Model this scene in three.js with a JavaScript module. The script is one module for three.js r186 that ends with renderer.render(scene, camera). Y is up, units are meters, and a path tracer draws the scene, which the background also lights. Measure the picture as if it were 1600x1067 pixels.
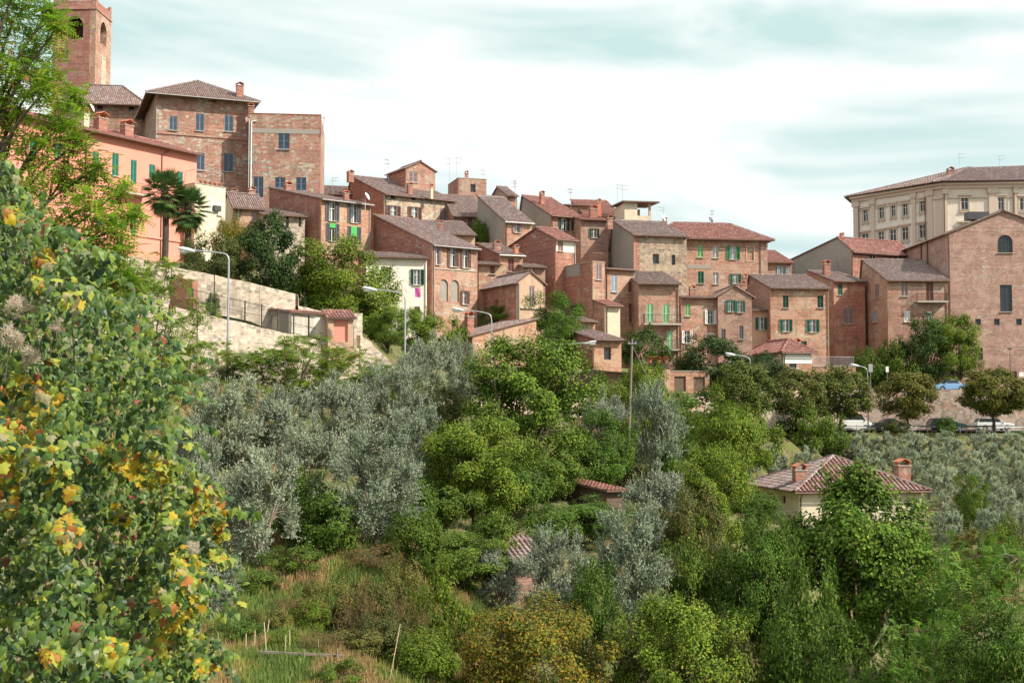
import * as THREE from 'three';
import { mergeGeometries } from 'three/addons/utils/BufferGeometryUtils.js';

// ---------------------------------------------------------------- camera, sky, sun, exposure
const FOV = 30, FPX = 533.5 / Math.tan(FOV * Math.PI / 360), PITCH = Math.atan((640 - 533.5) / FPX);
const EYE = new THREE.Vector3(0, 20, 0);
const scene = new THREE.Scene();
const camera = new THREE.PerspectiveCamera(FOV, 1600 / 1067, 0.1, 4000);
camera.position.copy(EYE); camera.rotation.x = PITCH;
const renderer = new THREE.WebGLRenderer({ antialias: true });
renderer.toneMapping = THREE.LinearToneMapping;
renderer.toneMappingExposure = 1.68;
renderer.shadowMap.enabled = true;
const SUN_AZ = 66 * Math.PI / 180, SUN_EL = 40 * Math.PI / 180;
const sunDir = new THREE.Vector3(Math.cos(SUN_EL) * Math.sin(SUN_AZ), Math.sin(SUN_EL), Math.cos(SUN_EL) * Math.cos(SUN_AZ));
const sun = new THREE.DirectionalLight(new THREE.Color(1.0, 0.92, 0.79), 4.2);
sun.position.copy(sunDir).multiplyScalar(300).add(new THREE.Vector3(0, 20, -110));
sun.target.position.set(0, 20, -110);
sun.castShadow = true; sun.shadow.radius = 3; sun.shadow.mapSize.set(4096, 4096);
{ const c = sun.shadow.camera; c.left = -150; c.right = 150; c.top = 120; c.bottom = -120; c.near = 1; c.far = 700; }
scene.add(sun, sun.target);

// ---------------------------------------------------------------- random numbers and noise
function mulberry(a) { return () => { a |= 0; a = a + 0x6D2B79F5 | 0; let t = Math.imul(a ^ a >>> 15, 1 | a); t = t + Math.imul(t ^ t >>> 7, 61 | t) ^ t; return ((t ^ t >>> 14) >>> 0) / 4294967296; }; }
function hash3(x, y, z) { let h = Math.imul(x, 374761393) ^ Math.imul(y, 668265263) ^ Math.imul(z, 2147483647 - 1013); h = Math.imul(h ^ h >>> 13, 1274126177); h ^= h >>> 16; return (h >>> 0) / 4294967296; }
const sm = t => t * t * (3 - 2 * t), lerp = (a, b, t) => a + (b - a) * t, clamp = (x, a = 0, b = 1) => Math.min(b, Math.max(a, x));
const sstep = (a, b, x) => sm(clamp((x - a) / (b - a)));
function vn2(x, y, per, seed) {                                   // value noise that tiles after per cells
  const xi = Math.floor(x), yi = Math.floor(y), u = sm(x - xi), v = sm(y - yi), m = k => ((k % per) + per) % per;
  const x0 = m(xi), x1 = m(xi + 1), y0 = m(yi), y1 = m(yi + 1);
  return lerp(lerp(hash3(x0, y0, seed), hash3(x1, y0, seed), u), lerp(hash3(x0, y1, seed), hash3(x1, y1, seed), u), v);
}
function fbm2(u, v, per, oct, seed) { let s = 0, a = 0.5, n = 0; for (let i = 0; i < oct; i++) { s += a * vn2(u * per, v * per, per, seed + i * 17); n += a; a *= 0.5; per *= 2; } return s / n; }
function vn3(x, y, z, seed) {
  const xi = Math.floor(x), yi = Math.floor(y), zi = Math.floor(z), u = sm(x - xi), v = sm(y - yi), w = sm(z - zi), h = (a, b, c) => hash3(xi + a + seed * 131, yi + b, zi + c);
  return lerp(lerp(lerp(h(0, 0, 0), h(1, 0, 0), u), lerp(h(0, 1, 0), h(1, 1, 0), u), v), lerp(lerp(h(0, 0, 1), h(1, 0, 1), u), lerp(h(0, 1, 1), h(1, 1, 1), u), v), w);
}
function fbm3(x, y, z, oct, seed) { let s = 0, a = 0.5, n = 0; for (let i = 0; i < oct; i++) { s += a * vn3(x, y, z, seed + i); n += a; a *= 0.5; x *= 2.03; y *= 2.03; z *= 2.03; } return s / n; }

// ---------------------------------------------------------------- the sky: thin high cloud with pale gaps, the same all round
const SKY = 0.62;
{
  const W = 3072, H = 1536, data = new Float32Array(W * H * 4);
  for (let j = 0; j < H; j++) {
    const el = ((j + 0.5) / H - 0.5) * Math.PI, y = Math.sin(el), c = Math.cos(el);
    for (let i = 0; i < W; i++) {
      const az = ((i + 0.5) / W - 0.5) * 2 * Math.PI, x = c * Math.cos(az), z = c * Math.sin(az), k = (j * W + i) * 4;
      let r = 0.62 * SKY, g = 0.70 * SKY, b = 0.70 * SKY;
      if (y > -0.03) {
        const yy = y * 7, warp = fbm3(x * 2.0 + 9, yy * 0.8, z * 2.0, 3, 5) - 0.5;
        const broad = fbm3(x * 2.2 + warp * 1.6, yy * 1.2 + warp * 1.2 + x * 0.7, z * 2.2 + 4, 4, 11);
        const streak = fbm3(x * 4.5 + warp * 4, yy * 5.5 + x * 3.2 + warp * 3, z * 4.5, 6, 23);
        const cl = clamp(sstep(0.27, 0.56, broad * 0.5 + streak * 0.5) * 0.95 + (streak - 0.5) * 0.6);
        r = lerp(0.60, 1.08, cl) * SKY; g = lerp(0.80, 1.08, cl) * SKY; b = lerp(0.785, 1.08, cl) * SKY;
        const low = sstep(0.16, 0.0, y) * 0.35; r = lerp(r, 0.93 * SKY, low); g = lerp(g, 0.98 * SKY, low); b = lerp(b, 1.0 * SKY, low);
      }
      data[k] = r; data[k + 1] = g; data[k + 2] = b; data[k + 3] = 1;
    }
  }
  const sky = new THREE.DataTexture(data, W, H, THREE.RGBAFormat, THREE.FloatType);
  sky.mapping = THREE.EquirectangularReflectionMapping; sky.magFilter = THREE.LinearFilter; sky.minFilter = THREE.LinearFilter; sky.wrapS = THREE.RepeatWrapping; sky.needsUpdate = true;
  scene.background = sky; scene.environment = sky; scene.backgroundIntensity = 1; scene.environmentIntensity = 1;
}

// ---------------------------------------------------------------- helpers
const V = (x, y, z) => new THREE.Vector3(x, y, z), CP = Math.cos(PITCH), SP = Math.sin(PITCH);
function ray(px, py) { const x = (px - 800) / FPX, y = (533.5 - py) / FPX; return V(x, y * CP + SP, y * SP - CP); }
function at(px, py, D) { const d = ray(px, py); return d.multiplyScalar(D / -d.z).add(EYE); }   // a sight line and a distance read from the photograph give a place
const names = new Map();
function numbered(n) { const k = names.get(n) || 0; names.set(n, k + 1); return k ? `${n}_${String(k).padStart(3, '0')}` : n; }
function thing(name, label, category, pos = [0, 0, 0], turn = 0, group) {
  const o = new THREE.Group(); o.name = numbered(name); o.position.set(...pos); o.rotation.y = turn;
  o.userData = { label, category }; if (group) o.userData.group = group; scene.add(o); return o;
}
function part(name, geo, mat, parent, label) {
  const m = new THREE.Mesh(geo, mat); m.name = name; m.castShadow = m.receiveShadow = true; parent.add(m); if (label) m.userData.label = label; return m;
}
function setting(name, geo, mat) { const m = part(name, geo, mat, scene); m.name = numbered(name); m.userData.kind = 'structure'; return m; }
function flat(g) { const n = g.index ? g.toNonIndexed() : g; for (const k of Object.keys(n.attributes)) if (!['position', 'normal', 'uv'].includes(k)) n.deleteAttribute(k); return n; }
const merge = gs => mergeGeometries(gs.map(flat), false);
function bx(w, h, d, x = 0, y = 0, z = 0, ry = 0, rx = 0, rz = 0) { const g = new THREE.BoxGeometry(w, h, d); if (rx) g.rotateX(rx); if (rz) g.rotateZ(rz); if (ry) g.rotateY(ry); g.translate(x, y, z); boxUV(g, w, h, d); return flat(g); }
function boxUV(g, w, h, d) { const uv = g.attributes.uv, s = [[d, h], [d, h], [w, d], [w, d], [w, h], [w, h]]; for (let i = 0; i < uv.count; i++) { const f = s[Math.floor(i / 4)]; uv.setXY(i, uv.getX(i) * f[0], uv.getY(i) * f[1]); } }
function cyl(r0, r1, h, x, y, z, n = 8) { const g = new THREE.CylinderGeometry(r1, r0, h, n); g.translate(x, y + h / 2, z); return flat(g); }
function bar(a, b, r, n = 5, r2 = r) { const d = b.clone().sub(a), L = d.length(), g = new THREE.CylinderGeometry(r2, r, L, n); g.translate(0, L / 2, 0); g.applyQuaternion(new THREE.Quaternion().setFromUnitVectors(V(0, 1, 0), d.normalize())); g.translate(a.x, a.y, a.z); return flat(g); }
function sweep(pts, r, n = 6, seg) { return flat(new THREE.TubeGeometry(new THREE.CatmullRomCurve3(pts), seg || pts.length * 3, r, n, false)); }
function shiftUV(g, du, dv) { const uv = g.attributes.uv; for (let i = 0; i < uv.count; i++) uv.setXY(i, uv.getX(i) + du, uv.getY(i) + dv); return g; }

// ---------------------------------------------------------------- textures
const toS = c => { c = clamp(c); return 255 * (c <= 0.0031308 ? 12.92 * c : 1.055 * Math.pow(c, 1 / 2.4) - 0.055); };
function tex(N, metres, fn) {
  const d = new Uint8Array(N * N * 4);
  for (let j = 0; j < N; j++) for (let i = 0; i < N; i++) { const c = fn((i + 0.5) / N, (j + 0.5) / N, i, j), k = (j * N + i) * 4; d[k] = toS(c[0]); d[k + 1] = toS(c[1]); d[k + 2] = toS(c[2]); d[k + 3] = 255; }
  const t = new THREE.DataTexture(d, N, N); t.colorSpace = THREE.SRGBColorSpace; t.wrapS = t.wrapT = THREE.RepeatWrapping; t.magFilter = THREE.LinearFilter; t.minFilter = THREE.LinearMipmapLinearFilter; t.generateMipmaps = true; t.repeat.set(1 / metres, 1 / metres); t.needsUpdate = true; return t;
}
const mix3 = (a, b, t) => [lerp(a[0], b[0], t), lerp(a[1], b[1], t), lerp(a[2], b[2], t)], mul3 = (a, k) => [a[0] * k, a[1] * k, a[2] * k];
// irregular stones: nearest and second nearest point of a jittered, tiling grid
function cells(u, v, nx, ny, seed) {
  const x = u * nx, y = v * ny, xi = Math.floor(x), yi = Math.floor(y); let d1 = 9, d2 = 9, id = 0;
  for (let a = -1; a <= 1; a++) for (let b = -1; b <= 1; b++) {
    const cx = ((xi + a) % nx + nx) % nx, cy = ((yi + b) % ny + ny) % ny, dx = xi + a + 0.15 + 0.7 * hash3(cx, cy, seed) - x, dy = yi + b + 0.2 + 0.6 * hash3(cx, cy, seed + 1) - y, d = dx * dx + dy * dy;
    if (d < d1) { d2 = d1; d1 = d; id = hash3(cx, cy, seed + 2); } else if (d < d2) d2 = d;
  }
  return [Math.sqrt(d2) - Math.sqrt(d1), id];
}
// walls of 16 m x 16 m: brick courses, rubble stone, and how much of each
function masonry(seed, { brick, brickB, mortar, stone, stoneB, stoneShare, pale, paleShare, dirt = 0.5 }) {
  return tex(768, 16, (u, v) => {
    const big = fbm2(u, v * 2, 7, 6, seed), mid = fbm2(u, v * 3, 22, 4, seed + 40), fine = fbm2(u, v, 90, 3, seed + 80);
    const rows = 224, row = Math.floor(v * rows), off = (row % 2) * 0.5, bc = Math.floor(u * 60 + off), id = hash3(bc % 60, row, seed + 3);
    const fv = v * rows - row, fu = u * 60 + off - bc, joint = fv < 0.2 || fu < 0.06;
    let c = mix3(brick, brickB, clamp(id * 0.9 + (mid - 0.5) * 1.2));
    c = mul3(c, 0.60 + 0.55 * hash3(bc % 60, row, seed + 8) + 0.24 * fine);
    if (joint) c = mix3(c, mortar, 0.75);
    const rowTone = 0.9 + 0.2 * hash3(7, Math.floor(v * rows / 3), seed + 5); c = mul3(c, rowTone);
    const sm_ = big * 0.45 + mid * 0.55;
    if (stoneShare > 0) {
      const s = sstep(1 - stoneShare - 0.06, 1 - stoneShare + 0.06, 0.5 + (sm_ - 0.5) * 2.6);
      if (s > 0.01) { const [e, sid] = cells(u, v, 44, 62, seed + 9); let st = mix3(stone, stoneB, sid); st = mul3(st, 0.6 + 0.75 * hash3(Math.floor(sid * 999), 3, 4)); if (e < 0.12) st = mix3(st, mortar, 0.6); c = mix3(c, st, s); }
    }
    const w = sstep(1 - paleShare - 0.1, 1 - paleShare + 0.14, 0.5 + (fbm2(u + 0.31, v * 2, 9, 6, seed + 120) - 0.5) * 2.0);
    c = mix3(c, pale, w * 0.5);
    const st2 = fbm2(u, v * 0.3, 26, 4, seed + 160), grime = sstep(0.56, 0.74, st2) * dirt;
    c = mix3(c, [0.11, 0.085, 0.07], grime * 0.55);
    return mul3(c, 0.86 + 0.28 * fine);
  });
}
function render_(seed, base, alt, spot) {
  return tex(512, 12, (u, v) => {
    const big = fbm2(u, v, 4, 5, seed), mid = fbm2(u, v, 17, 4, seed + 9), streak = fbm2(u, v * 0.22, 40, 3, seed + 30), fine = fbm2(u, v, 120, 2, seed + 50);
    let c = mix3(base, alt, sstep(0.38, 0.66, big)); c = mix3(c, spot, sstep(0.6, 0.72, mid) * 0.5 + sstep(0.62, 0.78, streak) * 0.3); return mul3(c, 0.93 + 0.14 * fine);
  });
}
const mat = (o) => new THREE.MeshStandardMaterial({ roughness: 0.9, ...o });
const col = (r, g, b) => new THREE.Color().setRGB(r, g, b);
const plain = (r, g, b, rough = 0.8, o = {}) => mat({ color: col(r, g, b), roughness: rough, ...o });
const T = {
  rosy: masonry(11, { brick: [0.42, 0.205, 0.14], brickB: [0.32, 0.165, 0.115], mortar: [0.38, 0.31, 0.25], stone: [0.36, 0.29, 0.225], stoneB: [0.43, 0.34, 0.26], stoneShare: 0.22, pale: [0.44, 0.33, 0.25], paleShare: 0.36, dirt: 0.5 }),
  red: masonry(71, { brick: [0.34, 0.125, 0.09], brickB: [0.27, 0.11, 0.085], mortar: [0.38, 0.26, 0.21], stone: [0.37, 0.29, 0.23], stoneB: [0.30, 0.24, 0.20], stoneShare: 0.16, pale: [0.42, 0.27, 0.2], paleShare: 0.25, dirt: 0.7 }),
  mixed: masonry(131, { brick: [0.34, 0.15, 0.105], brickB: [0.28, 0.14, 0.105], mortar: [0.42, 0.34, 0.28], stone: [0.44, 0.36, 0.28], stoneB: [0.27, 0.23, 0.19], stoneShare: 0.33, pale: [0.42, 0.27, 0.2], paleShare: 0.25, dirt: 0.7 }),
  stone: masonry(191, { brick: [0.46, 0.27, 0.18], brickB: [0.42, 0.27, 0.19], mortar: [0.5, 0.43, 0.34], stone: [0.46, 0.38, 0.29], stoneB: [0.31, 0.26, 0.21], stoneShare: 0.78, pale: [0.58, 0.48, 0.36], paleShare: 0.35, dirt: 0.5 }),
  mauve: masonry(251, { brick: [0.36, 0.195, 0.15], brickB: [0.30, 0.175, 0.14], mortar: [0.40, 0.32, 0.28], stone: [0.36, 0.3, 0.25], stoneB: [0.42, 0.3, 0.24], stoneShare: 0.08, pale: [0.46, 0.31, 0.25], paleShare: 0.34, dirt: 0.35 }),
  limestone: masonry(311, { brick: [0.50, 0.42, 0.33], brickB: [0.42, 0.345, 0.27], mortar: [0.4, 0.34, 0.27], stone: [0.54, 0.455, 0.36], stoneB: [0.34, 0.29, 0.235], stoneShare: 0.6, pale: [0.55, 0.47, 0.375], paleShare: 0.3, dirt: 0.6 }),
  cream: render_(21, [0.66, 0.58, 0.44], [0.60, 0.52, 0.39], [0.5, 0.42, 0.31]),
  white: render_(31, [0.76, 0.70, 0.60], [0.70, 0.63, 0.52], [0.6, 0.53, 0.43]),
  grey: render_(41, [0.30, 0.275, 0.245], [0.25, 0.23, 0.205], [0.36, 0.30, 0.25]),
  pink: render_(51, [0.72, 0.285, 0.215], [0.69, 0.27, 0.205], [0.62, 0.26, 0.2]),
  ivory: render_(63, [0.68, 0.61, 0.51], [0.64, 0.565, 0.465], [0.58, 0.5, 0.41]),
  chalk: render_(65, [0.70, 0.655, 0.59], [0.66, 0.61, 0.54], [0.6, 0.54, 0.47]),
  tan: render_(61, [0.52, 0.36, 0.25], [0.46, 0.30, 0.21], [0.4, 0.27, 0.2]),
};
const M = {};
for (const k of Object.keys(T)) M[k] = mat({ map: T[k], roughness: 0.92, color: ['rosy', 'red', 'mixed', 'mauve'].includes(k) ? col(1, 1, 1) : col(1, 1, 1) });
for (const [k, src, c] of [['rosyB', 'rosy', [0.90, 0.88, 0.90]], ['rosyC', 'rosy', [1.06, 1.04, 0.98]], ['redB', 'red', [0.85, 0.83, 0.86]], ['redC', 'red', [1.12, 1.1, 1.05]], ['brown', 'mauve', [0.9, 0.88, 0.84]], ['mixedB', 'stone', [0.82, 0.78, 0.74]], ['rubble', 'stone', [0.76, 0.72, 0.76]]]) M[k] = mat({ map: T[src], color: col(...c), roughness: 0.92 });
Object.assign(M, {
  sill: plain(0.46, 0.41, 0.35), frameWhite: plain(0.72, 0.70, 0.66, 0.5), frameWood: plain(0.16, 0.09, 0.06, 0.6), frameDark: plain(0.05, 0.05, 0.055, 0.5),
  shutGreen: plain(0.022, 0.125, 0.075, 0.55), shutBright: plain(0.02, 0.23, 0.075, 0.55), shutPale: plain(0.23, 0.46, 0.2, 0.55), shutMint: plain(0.33, 0.62, 0.36, 0.55), shutBlue: plain(0.115, 0.165, 0.23, 0.6), shutGrey: plain(0.11, 0.11, 0.125, 0.6), shutBrown: plain(0.17, 0.075, 0.06, 0.6), shutWhite: plain(0.78, 0.77, 0.74, 0.5), shutLilac: plain(0.30, 0.235, 0.24, 0.6), shutSky: plain(0.36, 0.46, 0.56, 0.6), shutTeal: plain(0.03, 0.2, 0.15, 0.55), shutDarkGreen: plain(0.02, 0.07, 0.05, 0.55),
  curtain: plain(0.74, 0.72, 0.68, 0.95), dark: plain(0.02, 0.018, 0.018, 0.9), gutter: plain(0.14, 0.075, 0.055, 0.45, { metalness: 0.3 }), zinc: plain(0.42, 0.42, 0.42, 0.45, { metalness: 0.6 }), pipeGrey: plain(0.36, 0.34, 0.34, 0.55), iron: plain(0.045, 0.04, 0.04, 0.6), terracotta: plain(0.46, 0.16, 0.085, 0.8), lampGrey: plain(0.40, 0.43, 0.45, 0.4, { metalness: 0.5 }), lampHead: plain(0.62, 0.65, 0.66, 0.4), concrete: plain(0.42, 0.38, 0.33, 0.9), timber: plain(0.13, 0.085, 0.06, 0.85), paleTrim: plain(0.56, 0.455, 0.37, 0.85), whitePaint: plain(0.78, 0.76, 0.72, 0.6), fabricGreen: plain(0.07, 0.40, 0.10, 0.9), magenta: plain(0.5, 0.09, 0.3, 0.9), rust: plain(0.32, 0.11, 0.06, 0.8),
  glass: new THREE.MeshPhysicalMaterial({ color: col(0.86, 0.9, 0.92), roughness: 0.03, transmission: 1, thickness: 0, ior: 1.5 }),
  tile: mat({ vertexColors: true, roughness: 0.88 }), tileRed: mat({ vertexColors: true, roughness: 0.86, color: col(1.1, 0.94, 0.9) }), slab: plain(0.16, 0.09, 0.07, 0.9),
});
M.glassDark = new THREE.MeshPhysicalMaterial({ color: col(0.03, 0.035, 0.04), roughness: 0.06, ior: 1.5 });
// ---------------------------------------------------------------- how a house is placed and built
// A house's near upright edge, its two visible walls and its eaves are read off the photograph at a distance D; from them come its place, turn and size in metres.
const hx = (px, py, D) => at(px, py, D);
function alongTo(C, dir, px, py) { const d = ray(px, py); const ox = C.x - EYE.x, oz = C.z - EYE.z; return (oz * d.x - ox * d.z) / (dir.x * d.z - dir.z * d.x); }
const upperPts = [], lowerPts = [];                              // known ground heights, above and below the line of the road's retaining wall
function placeHouse(s) {
  const C = at(s.xc, s.e, s.D); s.C = C;
  const dirs = f => [V(Math.cos(f), 0, -Math.sin(f)), V(-Math.sin(f), 0, -Math.cos(f)), V(Math.sin(f), 0, Math.cos(f))];
  if (s.phi === undefined) {                                     // the turn at which a side wall of depth dp ends at xl
    let lo = 0.02, hi = 1.45;
    for (let i = 0; i < 40; i++) { const f = (lo + hi) / 2, l = dirs(f)[1], w = alongTo(C, l, s.xl, s.e); if (w > s.dp || w < 0) lo = f; else hi = f; }
    s.f = (lo + hi) / 2;
  } else s.f = s.phi * Math.PI / 180;
  [s.r, s.l, s.n] = dirs(s.f);
  s.W = alongTo(C, s.r, s.xr, s.e);
  s.baseY = at(s.xc, s.b, s.D).y; if (s.b < 562 && !s.noGround) { s.ground ??= s.baseY - 3; s.deep = 10; } s.foot = s.baseY - (s.deep ?? 3.5); s.H = C.y - s.foot;
  const hip = s.roof === 'hip', along = s.roof === 'gableZ' ? 0 : (s.roof === 'shed' ? s.dp : s.dp * (s.rz ?? 0.5));
  if (s.rp !== undefined) {
    const q = s.roof === 'gableZ' ? C.clone().addScaledVector(s.r, s.W / 2) : hip ? C.clone().addScaledVector(s.r, s.W / 2).addScaledVector(s.l, s.dp / 2) : C.clone().addScaledVector(s.l, along);
    const D2 = -q.z; s.rise = at(s.rpx ?? 800, s.rp, D2).y - C.y;
  }
  s.rise ??= 1.2;
  const g = s.ground ?? s.baseY;
  if (!s.noGround) for (const [a, b] of [[0, 0.5], [1, 0.5], [0.5, 0.5], [0, -0.7], [1, -0.7]]) { const q = C.clone().addScaledVector(s.r, s.W * a).addScaledVector(s.l, b < 0 ? s.dp : -b); upperPts.push([q.x, q.z, g]); }
  return s;
}
// ---- roofs of barrel tiles
const tileTones = [[0.25, 0.155, 0.14], [0.225, 0.15, 0.138], [0.26, 0.20, 0.19], [0.205, 0.16, 0.155], [0.32, 0.26, 0.245], [0.265, 0.175, 0.155], [0.23, 0.185, 0.178]];
function tileTone(rnd, x, y, z, warm) {
  const k = fbm3(x * 0.35, y * 0.6, z * 0.35, 3, 3), t = tileTones[Math.min(6, Math.floor(clamp(rnd() * 0.75 + (k - 0.35) * 0.7, 0, 0.999) * 7))], j = 0.86 + 0.28 * rnd(), w = warm ? [1.12, 0.84, 0.8] : [1, 1, 1];
  return [t[0] * j * w[0], t[1] * j * w[1], t[2] * j * w[2]];
}
class TileSet {
  constructor(seed, warm) { this.p = []; this.c = []; this.rnd = mulberry(seed); this.warm = warm; }
  quad(a, b, c, d, k) { this.p.push(a.x, a.y, a.z, b.x, b.y, b.z, c.x, c.y, c.z, a.x, a.y, a.z, c.x, c.y, c.z, d.x, d.y, d.z); for (let i = 0; i < 6; i++) this.c.push(...k); }
  barrel(o, u, w, n, half, len, h) {                             // one cover tile: o middle of its lower end, u across, w up the slope
    const k = tileTone(this.rnd, o.x, o.y, o.z, this.warm), lo = [], hi = [], jl = (this.rnd() - 0.5) * 0.03;
    for (const [a, b] of [[-1, 0], [-0.62, 0.82], [0.62, 0.82], [1, 0]]) {
      lo.push(o.clone().addScaledVector(u, a * half).addScaledVector(n, b * h + 0.03 + jl).addScaledVector(w, jl));
      hi.push(o.clone().addScaledVector(u, a * half * 0.82).addScaledVector(n, b * h * 0.8 + 0.005).addScaledVector(w, len));
    }
    for (let i = 0; i < 3; i++) this.quad(lo[i], lo[i + 1], hi[i + 1], hi[i], k);
    this.quad(lo[0], lo[3], lo[2], lo[1], [k[0] * 0.9, k[1] * 0.9, k[2] * 0.9]);
  }
  geo() { const g = new THREE.BufferGeometry(); g.setAttribute('position', new THREE.Float32BufferAttribute(this.p, 3)); g.setAttribute('color', new THREE.Float32BufferAttribute(this.c, 3)); return g; }
}
function roofPlane(pts, tiles, slabs, pitch = 0.25, course = 0.38, each) {   // pts: convex outline, its first two points the eaves
  const u = pts[1].clone().sub(pts[0]).normalize(), n0 = u.clone().cross(pts[pts.length - 1].clone().sub(pts[0])).normalize(); if (n0.y < 0) n0.negate();
  const w = n0.clone().cross(u).normalize(); if (w.y < 0) w.negate();
  const o = pts[0], P = pts.map(p => [p.clone().sub(o).dot(u), p.clone().sub(o).dot(w)]), L = pts[1].distanceTo(o);
  const sg = new THREE.BufferGeometry(), v = [], th = 0.09, lo = pts.map(p => p.clone().addScaledVector(n0, -th)), N = pts.length, tri = (a, b, c) => v.push(a.x, a.y, a.z, b.x, b.y, b.z, c.x, c.y, c.z);
  for (let i = 1; i < N - 1; i++) { tri(pts[0], pts[i], pts[i + 1]); tri(lo[0], lo[i + 1], lo[i]); }
  for (let i = 0; i < N; i++) { const j = (i + 1) % N; tri(pts[i], lo[i], lo[j]); tri(pts[i], lo[j], pts[j]); }
  sg.setAttribute('position', new THREE.Float32BufferAttribute(v, 3)); slabs.push(sg);
  const lo_ = Math.min(...P.map(p => p[0])), hi_ = Math.max(...P.map(p => p[0]));
  for (let x = lo_ + pitch / 2; x < hi_; x += pitch) {
    let w0 = 1e9, w1 = -1e9;
    for (let i = 0; i < N; i++) { const a = P[i], b = P[(i + 1) % N]; if ((a[0] - x) * (b[0] - x) <= 0 && Math.abs(a[0] - b[0]) > 1e-6) { const y = a[1] + (b[1] - a[1]) * (x - a[0]) / (b[0] - a[0]); w0 = Math.min(w0, y); w1 = Math.max(w1, y); } }
    for (let y = w0; y < w1 - 0.1; y += course) {
      const p = o.clone().addScaledVector(u, x).addScaledVector(w, y), len = Math.min(course * 1.12, w1 - y);
      if (each) each(p, u, w, n0, pitch * 0.38, len); else tiles.barrel(p, u, w, n0, pitch * 0.38, len, pitch * 0.3);
    }
  }
}
function ridgeCap(a, b, tiles, half = 0.13) {
  const d = b.clone().sub(a), L = d.length(); d.normalize(); const u = d.clone().cross(V(0, 1, 0)).normalize(), n = u.clone().cross(d).normalize();
  for (let t = 0; t < L - 0.1; t += 0.42) tiles.barrel(a.clone().addScaledVector(d, t).addScaledVector(n, 0.06), u, d, n, half, Math.min(0.46, L - t), 0.13);
}
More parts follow.
